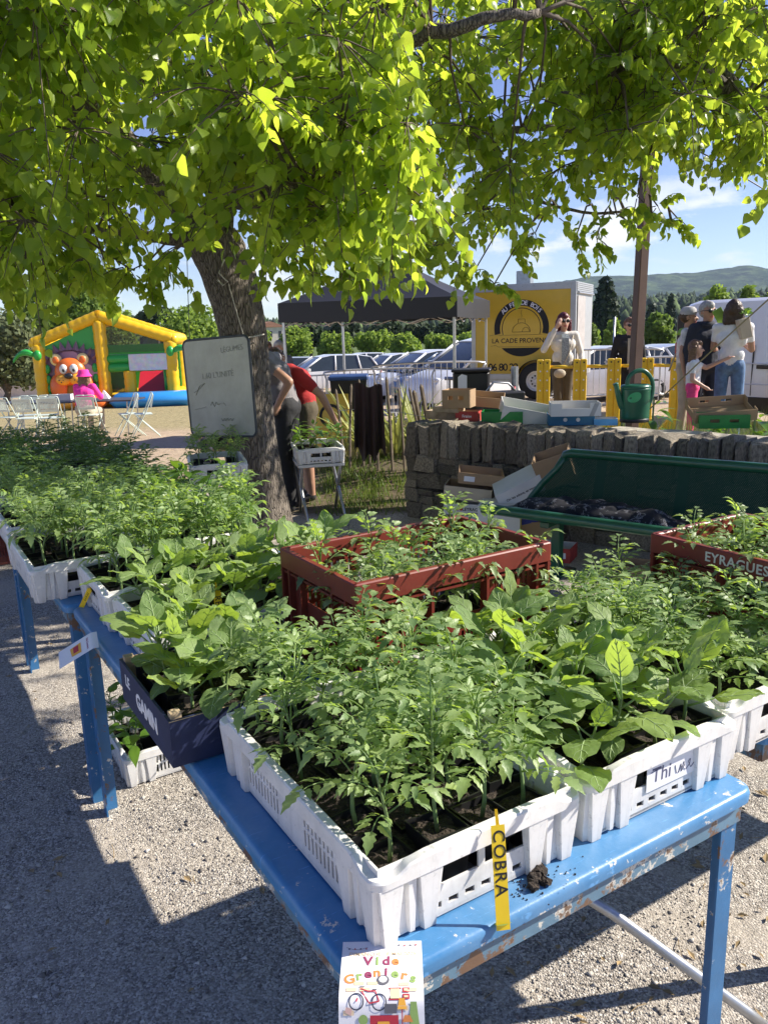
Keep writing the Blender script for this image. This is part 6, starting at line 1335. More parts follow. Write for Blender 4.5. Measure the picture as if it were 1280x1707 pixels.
for (xa, ya), (xb, yb) in zip(cn, cn[1:]+cn[:1]):
    for k in range(4):
        for up in (0, 1):
            a = Vector((xa+(xb-xa)*k/4, ya+(yb-ya)*k/4, ze-.36+.20*up)); c2 = Vector((xa+(xb-xa)*(k+1)/4, ya+(yb-ya)*(k+1)/4, ze-.16-.20*up)); b = MB(); b.tube([a, c2], .011, 6); b.build('scissor_bar', M_alu, gb_)
# ================================================================== VEHICLES
M_glass = mat('car_glass', (.03, .04, .045), .05, var=.1, spec=.8); M_tyre = mat('tyre', (.018, .018, .018), .8); M_rim = mat('wheel_rim', (.50, .51, .52), .35, .6); M_lamp = mat('head_lamp', (.75, .76, .78), .1, spec=.8); M_tail = mat('tail_lamp', (.40, .01, .012), .2)
def paint(name, c): return mat('paint_'+name, c, .28, var=.03, coat=.8)
PW, PG, PD, PB, PR = paint('white', (.74, .75, .76)), paint('silver', (.42, .44, .46)), paint('dark', (.02, .024, .032)), paint('blue', (.03, .07, .16)), paint('red', (.30, .02, .02))
def loft(mb, st, m=0):
    n = len(st[0]); v = [p for s in st for p in s]; f = [tuple(range(n)), tuple((len(st)-1)*n+k for k in range(n))[::-1]]
    for i in range(len(st)-1):
        for k in range(n): f.append((i*n+k, (i+1)*n+k, (i+1)*n+(k+1) % n, i*n+(k+1) % n))
    return mb.add(v, f, m)
def wheel(t, x, y, r_, s):
    M = TR((x, y, r_), (math.pi/2, 0, 0)); b = MB(); b.lathe([(r_*.62, -.09), (r_*.93, -.10), (r_, -.07), (r_, .07), (r_*.93, .10), (r_*.62, .09)], 26, M=M, cap=False); w = b.build('wheel', M_tyre, t, True)
    b = MB(); b.lathe([(0, .05), (r_*.15, .06), (r_*.2, .03), (r_*.5, .02), (r_*.62, .08), (r_*.66, .08), (r_*.62, -.08), (0, -.08)], 22, M=TR((x, y, r_), (math.pi/2*s, 0, 0)), cap=False); b.build('rim', M_rim, w, 'auto')
def car(label, px, D, rz, p, L=4.1, H=1.5, Wd=1.76, kind='hatch', group='cars parked beyond the market'):
    t = thing('parked_car', label, 'car', gpx(px, D), rz, group); w = Wd/2; s = L/4.1; zb_ = .62*H
    b = MB(); st = []
    for (x, zt, wk) in ((-2.05, .50*H, .86), (-1.98, .60*H, .94), (-1.6, .64*H, 1), (0, .63*H, 1), (.95, .62*H, 1), (1.45, .56*H, .98), (1.9, .48*H, .92), (2.05, .36*H, .82)):
        a = w*wk; st.append([(x*s, -a*.95, .17*H), (x*s, -a, .34*H if zt > .36*H else .3*H), (x*s, -a*.94, zt-.02), (x*s, -a*.6, zt+.02), (x*s, a*.6, zt+.02), (x*s, a*.94, zt-.02), (x*s, a, .34*H if zt > .36*H else .3*H), (x*s, a*.95, .17*H)])
    loft(b, st); b.build('body', p, t, 'auto')
    b = MB(); gh = ((-1.98, .60*H, .86), (-1.62, .93*H, .74), (-1.1, .985*H, .72), (0, 1.0*H, .73), (.45, .95*H, .74), (1.25, .61*H, .90)) if kind == 'hatch' else ((-1.7, .62*H, .86), (-1.35, .90*H, .74), (-.8, .985*H, .72), (0, 1.0*H, .73), (.4, .95*H, .74), (1.2, .61*H, .90))
    st = [[(x*s, -w*.93, .60*H), (x*s, -w*k_, zt), (x*s, -w*k_*.6, zt+.015), (x*s, w*k_*.6, zt+.015), (x*s, w*k_, zt), (x*s, w*.93, .60*H)] for x, zt, k_ in gh]
    loft(b, st); b.build('windows', M_glass, t, 'auto')
    b = MB(); st = [[(x*s, -w*k_*1.01, zt-.03), (x*s, -w*k_*.97, zt+.012), (x*s, -w*k_*.6, zt+.032), (x*s, w*k_*.6, zt+.032), (x*s, w*k_*.97, zt+.012), (x*s, w*k_*1.01, zt-.03)] for x, zt, k_ in gh[1:5]]
    loft(b, st); b.build('roof', p, t, 'auto')
    for sd_ in (-1, 1):
        for a, c2 in (((.42*s, .965*H, .745), (1.27*s, .615*H, .93)), ((-.15*s, 1.0*H, .735), (-.10*s, .60*H, .945)), ((-1.05*s, .985*H, .73), (-1.15*s, .60*H, .945)), ((-1.60*s, .935*H, .75), (-1.95*s, .60*H, .92))):
            b = MB(); b.tube([(a[0], sd_*w*a[2], a[1]), (c2[0], sd_*w*c2[2], c2[1])], .035, 6); b.build('pillar', p, t, True)
        b = MB(); b.cb(.95*s, 1.08*s, sd_*w-.02 if sd_ > 0 else -w-.16, w+.16 if sd_ > 0 else -w+.02, .62*H, .70*H, .02); b.build('mirror', p, t)
        for x in (-1.25*s, 1.28*s): wheel(t, x, sd_*(w-.10), .31, sd_ if sd_ > 0 else -1)
        b = MB(); b.ell((1.88*s, sd_*w*.68, .47*H), (.10, .17, .07), 10, 6); b.build('headlight', M_lamp, t, True)
        b = MB(); b.cb(-2.03*s, -1.93*s, sd_*w*.80-.07, sd_*w*.80+.07, .46*H, .60*H, .02); b.build('tail_light', M_tail, t)
    b = MB(); b.cb(2.02*s, 2.06*s, -.3, .3, .26*H, .30*H, .01); b.build('number_plate', M_paper, t); return t
car('white hatchback parked left of the gazebo pole', 545, 33, R(200), PW, 4.2, 1.52)
car('small white car parked between the white hatchback and the white estate', 655, 35, R(205), PW, 3.8, 1.5)
car('white estate car with roof bars parked behind the crowd barrier', 716, 26.5, R(203), PW, 4.4, 1.55)
car('dark blue car parked next to the white estate', 768, 25, R(208), PB, 4.2, 1.5)
car('white people carrier half hidden by the food trailer', 812, 21.5, R(212), PW, 4.6, 1.82)
car('silver car parked by the trunk beyond the two men', 476, 37, R(196), PG, 4.1, 1.48)
car('black car parked beside the inflatable castle', 306, 33, R(190), PD, 4.2, 1.5)
car('white car with dark windows parked right of the trailer', 1000, 23, R(188), PW, 4.2, 1.5)
car('silver grey car parked left of the white van', 1100, 24, R(200), PG, 4.3, 1.5)
car('blue car parked in the far row behind the silver grey car', 1075, 33, R(195), PB, 4.2, 1.48)
car('red car parked in the far row right of the trailer', 975, 34, R(195), PR, 4.0, 1.5)
car('white car parked in the far row beyond the white hatchback', 600, 42, R(198), PW, 4.0, 1.5)
# van
VA = R(-51); vp = aty(1128, 600, 13.7); vz = gz(vp.x, 13.7)
van = thing('delivery_van', 'white panel van standing behind the people at the right', 'van', (vp.x, 13.7, vz), VA); VH = 2.02; VW = 1.9
b = MB(); st = []
for (x, k_, zt) in ((0, .90, VH-.16), (.05, .96, VH-.05), (.25, 1, VH), (3.2, 1, VH+.02), (3.7, .98, VH-.06), (4.3, .94, 1.25), (4.9, .86, .95), (5.0, .8, .6)):
    a = VW*k_; o0 = (VW-a)/2; st.append([(x, o0, .30), (x, o0-.01, .75), (x, o0+.03, zt*.62), (x, o0+.12, zt-.05), (x, o0+.22, zt), (x, VW-o0-.22, zt), (x, VW-o0-.12, zt-.05), (x, VW-o0-.03, zt*.62), (x, VW-o0+.01, .75), (x, VW-o0, .30)])
loft(b, st); b.build('body', PW, van, 'auto')
b = MB(); b.cb(.04, 4.8, -.03, .02, .26, .50, .01); b.build('sill_trim', M_black, van)
b = MB(); b.cb(-.05, .06, .02, .12, .30, VH-.22, .02); b.build('rear_pillar', M_black, van); b = MB(); b.cb(-.06, .04, .0, .13, .82, 1.35, .02); b.build('tail_light', M_tail, van)
b = MB(); b.cb(-.04, .0, .12, VW-.12, .35, VH-.2, .02); b.build('rear_door', PW, van); b = MB(); b.cb(-.08, .05, .05, VW-.05, .22, .5, .03); b.build('rear_bumper', M_black, van)
for x in (1.3, 2.6): b = MB(); b.cb(x, x+.012, -.0125, .04, .52, 1.3, .003); b.build('door_seam', M_black, van)
for z in (1.02, .70): b = MB(); b.tube([(.25, -.003, z), (3.4, -.003, z)], .012, 6); b.build('side_crease', PW, van)
b = MB(); b.cb(1.38, 1.62, -.035, -.008, .94, 1.0, .008); b.build('door_handle', M_black, van)
b = MB(); b.add([(3.62, .05, 1.15), (4.25, .03, 1.15), (3.85, .12, 1.72), (3.62, .12, 1.74)], [(0, 1, 2, 3)]); b.build('side_window', M_glass, van)
for x in (.9, 3.95):
    wheel(van, x, .12, .33, -1); wheel(van, x, VW-.12, .33, 1)
# ------------------------------------------------------------------ food trailer
TP = aty(787, 600, 16.0); TQ = aty(957, 600, 15.2); TA = math.atan2(TQ.y-TP.y, TQ.x-TP.x); TL = (Vector((TQ.x, TQ.y))-Vector((TP.x, TP.y))).length
tz = gz((TP.x+TQ.x)/2, 15.6); tr = thing('food_trailer', 'yellow food trailer with a black oven logo and aluminium frame', 'trailer', (TP.x, TP.y, tz), TA)
zb_, zt_ = .56-tz, 2.34-tz; M_tyel = mat('trailer_yellow', (.66, .42, .022), .35, var=.04, coat=.3); M_aluf = mat('alu_profile', (.50, .51, .52), .4, .5, var=.06); TW_ = 1.9
b = MB(); b.cb(.0, TL, .012, TW_, zb_, zt_, .015); b.build('box_body', M_aluf, tr)
b = MB(); b.bx(.07, TL-.09, .002, .011, zb_+.10, zt_-.13); b.build('side_panel', M_tyel, tr)
for (x0, x1, z0, z1) in ((-.01, .07, zb_, zt_), (TL-.09, TL+.01, zb_, zt_), (.071, TL-.091, zt_-.13, zt_), (.071, TL-.091, zb_, zb_+.095)):
    b = MB(); b.cb(x0, x1, -.012, .0115, z0, z1, .004); b.build('frame_profile', M_aluf, tr)
for k in range(9):
    for z in (zt_-.05,): b = MB(); b.ell((.15+k*(TL-.3)/8, -.014, z), (.010, .005, .010), 8, 6); b.build('rivet', M_steel, tr, True)
b = MB(); b.bx(TL+.012, TL+.02, .15, .95, zb_+.05, zt_-.25); b.build('door', mat('door_grey', (.40, .37, .35), .5), tr); b = MB(); b.tube([(TL+.03, .12, zt_-.2), (TL+.03, TW_-.1, zt_-.2)], .02, 8); b.build('door_rail', M_steel, tr)
for k in range(5): b = MB(); b.cb(TL+.011, TL+.022, .05, TW_-.05, zt_-.03-.035*k, zt_-.005-.035*k, .003); b.build('shutter_slat', M_aluf, tr)
b = MB(); b.cb(TL*.34, TL*.36+.25, TW_*.4, TW_*.4+.25, zt_, zt_+.28, .01); b.build('chimney', M_steel, tr)
cx, cz, RO = TL*.49, 1.52-tz, .53
def flat_ring(nm, ro, ri, m, y, a0=0, a1=360, n=64):
    b = MB(); v = []; f = []
    for k in range(n+1):
        a = R(a0+(a1-a0)*k/n); v += [(cx+ro*math.cos(a), y, cz+ro*math.sin(a)), (cx+ri*math.cos(a), y, cz+ri*math.sin(a))]
    b.add(v, [(2*k, 2*k+1, 2*k+3, 2*k+2) for k in range(n)]); return b.build(nm, m, tr)
flat_ring('logo_ring', RO, RO-.115, M_ink, -.0005, -13, 193); flat_ring('logo_ring', RO-.15, RO-.165, M_ink, -.0005, -18, 198)
b = MB(); b.add([(cx+RO*math.cos(R(a)), -.0005, cz+RO*math.sin(R(a))) for a in range(224, 317, 4)], [tuple(range(24))]); b.build('logo_foot', M_ink, tr)
word = 'AU FEU DE BOIS'
for i, ch in enumerate(word):
    if ch == ' ': continue
    a = R(90+48-96*i/(len(word)-1)); rr_ = RO-.06; text('lettering', ch, .115, M_paper, tr, TR((cx+rr_*math.cos(a), -.0012, cz+rr_*math.sin(a)), (0, -(a-math.pi/2), 0)) @ UPR, .0008, bold=.002)
text('lettering', 'LA CADE PROVENÇALE', .125, M_ink, tr, TR((cx+.08, -.001, cz-.235)) @ UPR, .0008, bold=.0012)
b = MB()
for pts in ([(-.62, -.13), (-.50, -.11), (-.42, -.125), (.35, -.125), (.62, -.10)], [(-.60, -.33), (-.5, -.315), (-.45, -.345), (.30, -.345), (.6, -.33)]): b.tube([(cx+x, -.001, cz+z) for x, z in pts], .006, 4, flat=.3)
oven = [(-.17+.0, -.07), (.17, -.07)]; b.tube([(cx-.175, -.001, cz-.07), (cx+.175, -.001, cz-.07)], .008, 4, flat=.3)
b.tube([(cx+.175*math.cos(R(a)), -.001, cz-.07+.17*math.sin(R(a))) for a in range(0, 181, 12)], .008, 4, flat=.3); b.tube([(cx+.09+.07*math.cos(R(a)), -.001, cz-.07+.085*math.sin(R(a))) for a in range(0, 181, 15)], .007, 4, flat=.3)
b.tube([(cx-.06, -.001, cz+.10), (cx-.06, -.001, cz+.17), (cx+.07, -.001, cz+.17), (cx+.07, -.001, cz+.10)], .007, 4, flat=.3); b.tube([(cx+.01*math.sin(k*1.1), -.001, cz+.2+.02*k) for k in range(8)], .006, 4, flat=.3)
b.build('logo_drawing', M_ink, tr)
text('lettering', '06 80 22', .20, M_ink, tr, TR((TL*.315, -.001, zb_+.22)) @ UPR, .0008, bold=.003, space=.85)
wx, wr_ = TL*.66, .345; b = MB(); b.lathe([(wr_*.55, -.09), (wr_*.93, -.10), (wr_, -.07), (wr_, .07), (wr_*.93, .10), (wr_*.55, .09)], 32, M=TR((wx, -.10, wr_), (math.pi/2, 0, 0)), cap=False); w_ = b.build('wheel', M_tyre, tr, True)
b = MB(); b.lathe([(0, .06), (wr_*.12, .07), (wr_*.18, .03), (wr_*.45, .03), (wr_*.5, .07), (wr_*.6, .085), (wr_*.6, -.08), (0, -.08)], 28, M=TR((wx, -.10, wr_), (math.pi/2, 0, 0)), cap=False); b.build('rim', mat('white_rim', (.62, .63, .64), .35), w_, 'auto')
for k in range(10): a = k*.628; b = MB(); b.ell((wx+.1*math.cos(a), -.135, wr_+.1*math.sin(a)), (.018, .006, .018), 8, 6); b.build('rim_hole', M_black, w_, True)
b = MB(); v = []; n_ = 20
for k in range(n_+1): a = math.pi*k/n_; v += [(wx+(wr_+.05)*math.cos(a), -.22, wr_+(wr_+.05)*math.sin(a)), (wx+(wr_+.05)*math.cos(a), .02, wr_+(wr_+.05)*math.sin(a))]
b.add(v, [(2*k, 2*k+1, 2*k+3, 2*k+2) for k in range(n_)]); b.build('mudguard', M_black, tr, True)
b = MB(); b.cb(.1, TL-.1, .1, TW_-.1, zb_-.08, zb_, .01); b.build('chassis', M_steel, tr); b = MB(); b.tube([(-.9, TW_/2, zb_-.05), (.1, TW_/2, zb_-.05)], .04, 8); b.build('drawbar', M_steel, tr); b = MB(); b.tube([(-.8, TW_/2, 0), (-.8, TW_/2, zb_-.05)], .03, 8); b.build('jockey_wheel', M_steel, tr)
for x in (.2, TL-.15): b = MB(); b.tube([(x, .4, 0), (x, .4, zb_)], .025, 8); b.build('prop', M_steel, tr)
# ================================================================== BARRIERS, POST, FENCE, YARD THINGS
M_byel = mat('barrier_yellow', (.78, .50, .02), .42, var=.08, scale=9)
def yellow_post(px, D, top, lab, foot=False):
    g = gpx(px, D); h_ = aty(px, top, D).z-g.z; t = thing('barrier_post', lab, 'barrier post', g, R(-6), 'yellow barrier posts')
    for s in (-1, 1): b = MB(); b.cb(.05*s-.045, .05*s+.045, -.035, .035, 0, h_, .01); b.build('upright', M_byel, t)
    b = MB(); b.cb(-.05, .05, -.02, .02, .02, h_-.08, .004); b.build('web', M_byel, t)
    for s in (-1, 1):
        for z in (h_-.05, h_-.17, h_-.30, h_-.45): b = MB(); b.lathe([(.0, 0), (.012, 0), (.012, .004), (0, .004)], 10, M=TR((.05*s, -.035, z)) @ UPR, cap=False); b.build('bolt', M_paper if z != h_-.05 else M_black, t)
    b = MB(); b.prism([(-.30, 0), (.11, 0), (.11, .26), (-.09, .26)], -.05, .05, M=TR((0, 0, 0), (math.pi/2, 0, 0))); b.build('foot', M_byel, t)
    return g, h_
pp = []
for k, (px, top) in enumerate(((906, 599), (967, 598), (1024, 597), (1078, 596), (1130, 596))): pp.append(yellow_post(px, 11.9-.06*k, top, ('yellow barrier post at the trailer wheel', 'yellow barrier post right of the woman in the ivory jacket', 'yellow barrier post left of the brown post', 'yellow barrier post right of the brown post', 'yellow barrier post with a wide foot beside the girl')[k]))
for k in range(4):
    (g, h_), (g2, h2) = pp[k], pp[k+1]; b = MB(); b.tube([g+Vector((.1, 0, h_-.11)), g2+Vector((-.1, 0, h2-.11))], .024, 8); tag(b.build('barrier_rail', M_byel, None, True), ('yellow rail in front of the woman in the ivory jacket', 'yellow rail between the ivory jacket and the brown post', 'yellow rail crossing behind the brown post', 'yellow rail ending at the wide footed post')[k], 'rail', 'yellow barrier rails')
P = gpx(1056, 7.6); M_brown = mat('brown_steel', (.105, .055, .040), .5, var=.2, scale=5)
t = thing('steel_post', 'tall brown painted steel post rising into the lime leaves', 'post', P, R(20)); b = MB(); b.cb(-.045, .045, -.045, .045, 0, 3.6, .006, M=Matrix.Rotation(R(1.2), 4, 'Y')); b.build('shaft', M_brown, t); b = MB(); b.cb(-.1, .1, -.1, .1, 0, .015, .003); b.build('base_plate', M_brown, t)
M_galv = mat('galvanised_barrier', (.60, .61, .62), .4, .5, var=.1, scale=15)
def crowd_barrier(lab, px, D, rz, n=17, L=2.0):
    t = thing('crowd_barrier', lab, 'crowd barrier', gpx(px, D), rz, 'galvanised crowd barriers'); b = MB(); b.tube(smooth_path([(-L/2, 0, .25), (-L/2, 0, .9), (-L/2+.1, 0, 1.05), (L/2-.1, 0, 1.05), (L/2, 0, .9), (L/2, 0, .25), (L/2-.05, 0, .2), (-L/2+.05, 0, .2), (-L/2, 0, .25)], 4), .019, 8); b.build('frame', M_galv, t, True)
    me = None
    for k in range(n):
        if me is None: b = MB(); b.tube([(0, 0, .2), (0, 0, 1.05)], .009, 6); me = b.mesh('bar', M_galv)
        obj('bar', me, t, TR((-L/2+L*(k+1)/(n+1), 0, 0)))
    for x in (-L*.32, L*.32): b = MB(); b.tube([(x, -.28, 0), (x, -.22, .03), (x, 0, .2), (x, .22, .03), (x, .28, 0)], .016, 8); b.build('foot', M_galv, t, True)
crowd_barrier('galvanised crowd barrier in front of the white estate car', 715, 14.6, R(10)); crowd_barrier('galvanised crowd barrier below the gazebo in front of the white hatchback', 545, 16.5, R(4)); crowd_barrier('galvanised crowd barrier behind the brown post', 1010, 15.5, R(-8)); crowd_barrier('galvanised crowd barrier left of the van', 1100, 15.2, R(5)); crowd_barrier('galvanised crowd barrier behind the variegated plants', 632, 15.2, R(7))
# stake fence
M_stake = mat('split_chestnut', (.20, .16, .115), .9, var=.35, scale=12, bump=.5, bscale=30); r = random.Random(31); k = 0
for px, top, D, wd in ((582, 640, 8.3, .03), (598, 632, 8.2, .028), (624, 636, 8.1, .03), (645, 628, 8.05, .035), (665, 646, 8.0, .03), (687, 645, 7.9, .03), (694, 650, 7.95, .05), (706, 640, 7.8, .045), (612, 650, 8.3, .025), (560, 648, 8.5, .03)):
    g = gpx(px, D); h_ = aty(px, top, D).z-g.z; le = (px-560)/150*.10+r.uniform(-.05, .05); b = MB(); b.tube([(le, 0, -.1), (le*.5, r.uniform(-.02, .02), h_*.5), (-le*.3, 0, h_*.97), (-le*.35, 0, h_)], [wd*.55, wd*.5, wd*.5, wd*.15], 6); o2 = b.build('fence_stake', M_stake); o2.location = g
    tag(o2, 'grey split wooden stake of the low fence beside the stone wall', 'stake', 'fence stakes')
b = MB(); b.tube([gpx(560, 8.45)+Vector((0, 0, .62)), gpx(624, 8.1)+Vector((0, 0, .64)), gpx(710, 7.75)+Vector((0, 0, .62))], .003, 5); tag(b.build('fence_wire', M_steel), 'thin wire tying the fence stakes together', 'wire')
# dark cloth over the stakes
b = MB(); v = []; nx, ny = 30, 16; a0, a1 = aty(590, 640, 8.0), aty(637, 643, 7.85)
for j in range(ny):
    for i in range(nx):
        f, q_ = i/(nx-1), j/(ny-1); p_ = a0.lerp(a1, f); L_ = .74-.18*abs(f-.45)-.05*math.sin(f*17); fold = .028*math.sin(f*19+q_*1.3)+.012*math.sin(f*41); dn = -(p_.y and WN.y)*0
        v.append((p_.x+(f-.5)*.04*q_, p_.y-.03-fold*(.4+q_)-.05*q_*(1-q_), p_.z-L_*q_+.02*math.sin(f*9)*(1-q_)))
b.add(v, [(j*nx+i, j*nx+i+1, (j+1)*nx+i+1, (j+1)*nx+i) for j in range(ny-1) for i in range(nx-1)]); o2 = b.build('dark_cloth', cloth('dark_brown', (.030, .020, .020)), None, True); tag(o2, 'dark brown cloth hanging over the stake fence', 'cloth')
# variegated sword leaved plants
M_var = leaf_mat('variegated_leaf', (.34, .38, .14), (.40, .46, .10), .5, .4, .3, .35, .2, 30); r = random.Random(17)
P_SW = [(0, .5), (.3, .55), (.6, .42), (.85, .2), (1, 0)]
for px, D, n, L in ((610, 8.9, 22, .75), (655, 8.7, 24, .8), (700, 8.8, 20, .75), (578, 9.2, 16, .6), (735, 9.0, 14, .6)):
    t = thing('variegated_plant', 'cream edged sword leaved plant behind the stake fence', 'plant', gpx(px, D), 0, 'variegated plants')
    for k in range(n):
        a = r.uniform(0, 6.28); up = r.uniform(.7, 2.6); b = MB(); leaflet(b, Vector((.05*math.cos(a), .05*math.sin(a), .05)), Vector((math.cos(a), math.sin(a), up)), Vector((-math.cos(a)*up, -math.sin(a)*up, 1)), L*r.uniform(.7, 1.2), .045, P_SW, .4, r.uniform(.0, .35)); b.build('leaf', M_var, t, True)
# grass on the bank and around the far plants
def grass(name, label, N, place, m, hmin, hmax, seed):
    rs = np.random.default_rng(seed); V = np.zeros((N, 3, 3)); 
    for i in range(N):
        x, y = place(rs); z = gz(x, y)-.01; a = rs.random()*6.28; hh = rs.uniform(hmin, hmax); w_ = .004+.004*rs.random(); lx, ly = rs.normal(0, .3*hh), rs.normal(0, .3*hh)
        V[i] = ((x-w_*math.cos(a), y-w_*math.sin(a), z), (x+w_*math.cos(a), y+w_*math.sin(a), z), (x+lx, y+ly, z+hh))
    tag(obj(name, np_mesh(name, V.reshape(-1, 3), np.arange(3*N).reshape(-1, 3), m)), label, 'grass', kind='stuff')
M_grass = leaf_mat('grass_blade', (.10, .16, .035), (.22, .32, .05), .5, .3, .3, .4, 0)
cl_ = [(random.Random(5+k).uniform(-.75, .35), random.Random(55+k).uniform(6.85, 9.2)) for k in range(34)]
grass('bank_grass', 'tufts of grass growing on the earth bank between tree and wall', 3000, lambda rs: (lambda c: (c[0]+rs.normal(0, .13), c[1]+rs.normal(0, .12)))(cl_[rs.integers(len(cl_))]), M_grass, .03, .10, 3)
grass('tall_grass', 'tall pale grass behind the stake fence', 2600, lambda rs: (rs.uniform(-.9, 1.4), rs.uniform(8.7, 10.8)), leaf_mat('pale_grass', (.34, .31, .15), (.42, .40, .16), .6, .2, .3, .35, 0), .12, .38, 4)
grass('weeds', 'green weeds growing behind the stone wall by the van', 5000, lambda rs: (rs.uniform(2.2, 5.6), rs.uniform(7.0, 9.5)), M_grass, .2, .62, 6)
# bush at the right behind the wall
r = random.Random(77)
for px, D, n in ((1262, 6.6, 46), (1215, 7.2, 30), (1090, 8.2, 26)):
    t = thing('leafy_plant', ('leafy green plant behind the wall under the van', 'leafy green plant behind the brown cardboard tray', 'leafy green plant behind the watering can')[(1262, 1215, 1090).index(px)], 'plant', gpx(px, D))
    for k in range(n):
        a = r.uniform(0, 6.28); b = MB(); z_ = r.uniform(.15, .8); leaflet(b, Vector((.12*math.cos(a)*r.random(), .12*math.sin(a), z_)), Vector((math.cos(a), math.sin(a), r.uniform(-.2, .9))), Vector((0, 0, 1)), r.uniform(.12, .24), .09, P_PEP, .25, .5); b.build('leaf', M_pep, t, True)
    b = MB(); b.tube([(0, 0, -.02), (.02, 0, .8)], .01, 5); b.build('stem', M_stem, t)
# yellow sign, bin, black case
t = thing('sign_board', 'yellow sign board with a round black logo leaning behind the red shirt', 'sign', gpx(545, 9.6), R(-8), rot=(R(-8), 0, R(-8))); b = MB(); b.cb(-.22, .22, 0, .02, .05, .78, .004); b.build('board', M_tyel, t)
b = MB(); v = [];
for k in range(33): a = 2*math.pi*k/32; v += [(.14*math.cos(a), -.002, .52+.14*math.sin(a)), (.105*math.cos(a), -.002, .52+.105*math.sin(a))]
b.add(v, [(2*k, 2*k+1, 2*k+3, 2*k+2) for k in range(32)]); b.build('logo_ring', M_ink, t)
for x in (-.18, .18): b = MB(); b.tube([(x, .01, 0), (x, .01, .06)], .012, 6); b.build('foot', M_black, t)
t = thing('waste_bin', 'black waste bin with a blue rim beside the yellow sign', 'bin', gpx(580, 9.9)); b = MB(); b.add([(-.17, -.15, .03), (.17, -.15, .03), (.17, .15, .03), (-.17, .15, .03), (-.22, -.2, .84), (.22, -.2, .84), (.22, .2, .84), (-.22, .2, .84)], [(3, 2, 1, 0), (4, 5, 6, 7), (0, 1, 5, 4), (1, 2, 6, 5), (2, 3, 7, 6), (3, 0, 4, 7)]); b.build('body', M_black, t)
b = MB(); b.cb(-.24, .24, -.22, .22, .842, .90, .015); b.build('rim', mat('bin_blue', (.03, .07, .2), .5), t)
for s in (-1, 1): b = MB(); b.lathe([(0, -.02), (.05, -.02), (.05, .02), (0, .02)], 14, M=TR((s*.19, .14, .05), (0, math.pi/2, 0)), cap=False); b.build('wheel', M_tyre, t)
g = gpx(786, 10.9); t = thing('black_case', 'black storage case with a white emblem beside the trailer', 'case', (g.x, g.y, g.z), R(-10)); zz = aty(786, 614, 10.9).z-g.z; b = MB(); b.cb(-.24, .24, -.2, .2, 0, zz-.04, .02); b.build('body', M_black, t); b = MB(); b.cb(-.26, .26, -.22, .22, zz-.038, zz, .012); b.build('lid', M_black, t)
b = MB(); b.add([(-.17, -.202, zz-.28), (-.05, -.202, zz-.28), (-.05, -.202, zz-.08), (-.12, -.202, zz-.06), (-.17, -.202, zz-.10)], [(0, 1, 2, 3, 4)]); b.build('emblem', M_paper, t)
g = gpx(858, 10.8); t = thing('jack_stand', 'grey metal stand with a red handle in front of the trailer', 'stand', g, .1); b = MB(); b.tube([(0, 0, 0), (0, 0, .98)], .05, 10); b.build('tube', M_steel, t); b = MB(); b.tube([(-.05, -.06, .45), (-.02, -.06, .72)], .02, 8); b.build('handle', C_['red'], t, True); b = MB(); b.cb(-.2, .2, -.2, .2, 0, .02, .005); b.build('base', M_steel, t)
g = gpx(835, 10.4); 
t = thing('tool_box', 'dark open toolbox with tools behind the cardboard trays', 'toolbox', g, .2); zz = aty(835, 652, 10.4).z-g.z; b = MB(); b.cb(-.28, .28, -.15, .15, 0, zz, .02); b.build('body', M_black, t); b = MB(); b.tube([(-.2, 0, zz), (-.1, 0, zz+.12), (.1, 0, zz+.1), (.2, 0, zz)], .015, 6); b.build('handle', M_steel, t, True)
# ropes and cables
b = MB(); b.tube([aty(1290, 490, 6.0), aty(1180, 590, 6.4), aty(1078, 686, 6.9)], .006, 5); tag(b.build('guy_rope', mat('rope', (.26, .22, .12), .9), None, True), 'slanting thin rope running down past the barrier beside the watering can', 'rope')
b = MB(); b.tube([aty(1130, 235, 14), aty(1185, 262, 14), aty(1285, 322, 14.3), aty(1420, 400, 14.6)], .012, 5); tag(b.build('overhead_cable', M_black, None, True), 'thin dark overhead cable against the blue sky', 'cable')
# pole far right of the trailer
t = thing('lamp_post', 'thin pale pole standing beyond the cars by the bushy tree', 'pole', gpx(1022, 30)); b = MB(); b.tube([(0, 0, 0), (0, 0, aty(1022, 528, 30).z-gpx(1022, 30).z)], .04, 8); b.build('shaft', M_steel, t, True); b = MB(); b.cb(-.1, .1, -.1, .1, 0, .05, .01); b.build('base', M_steel, t)
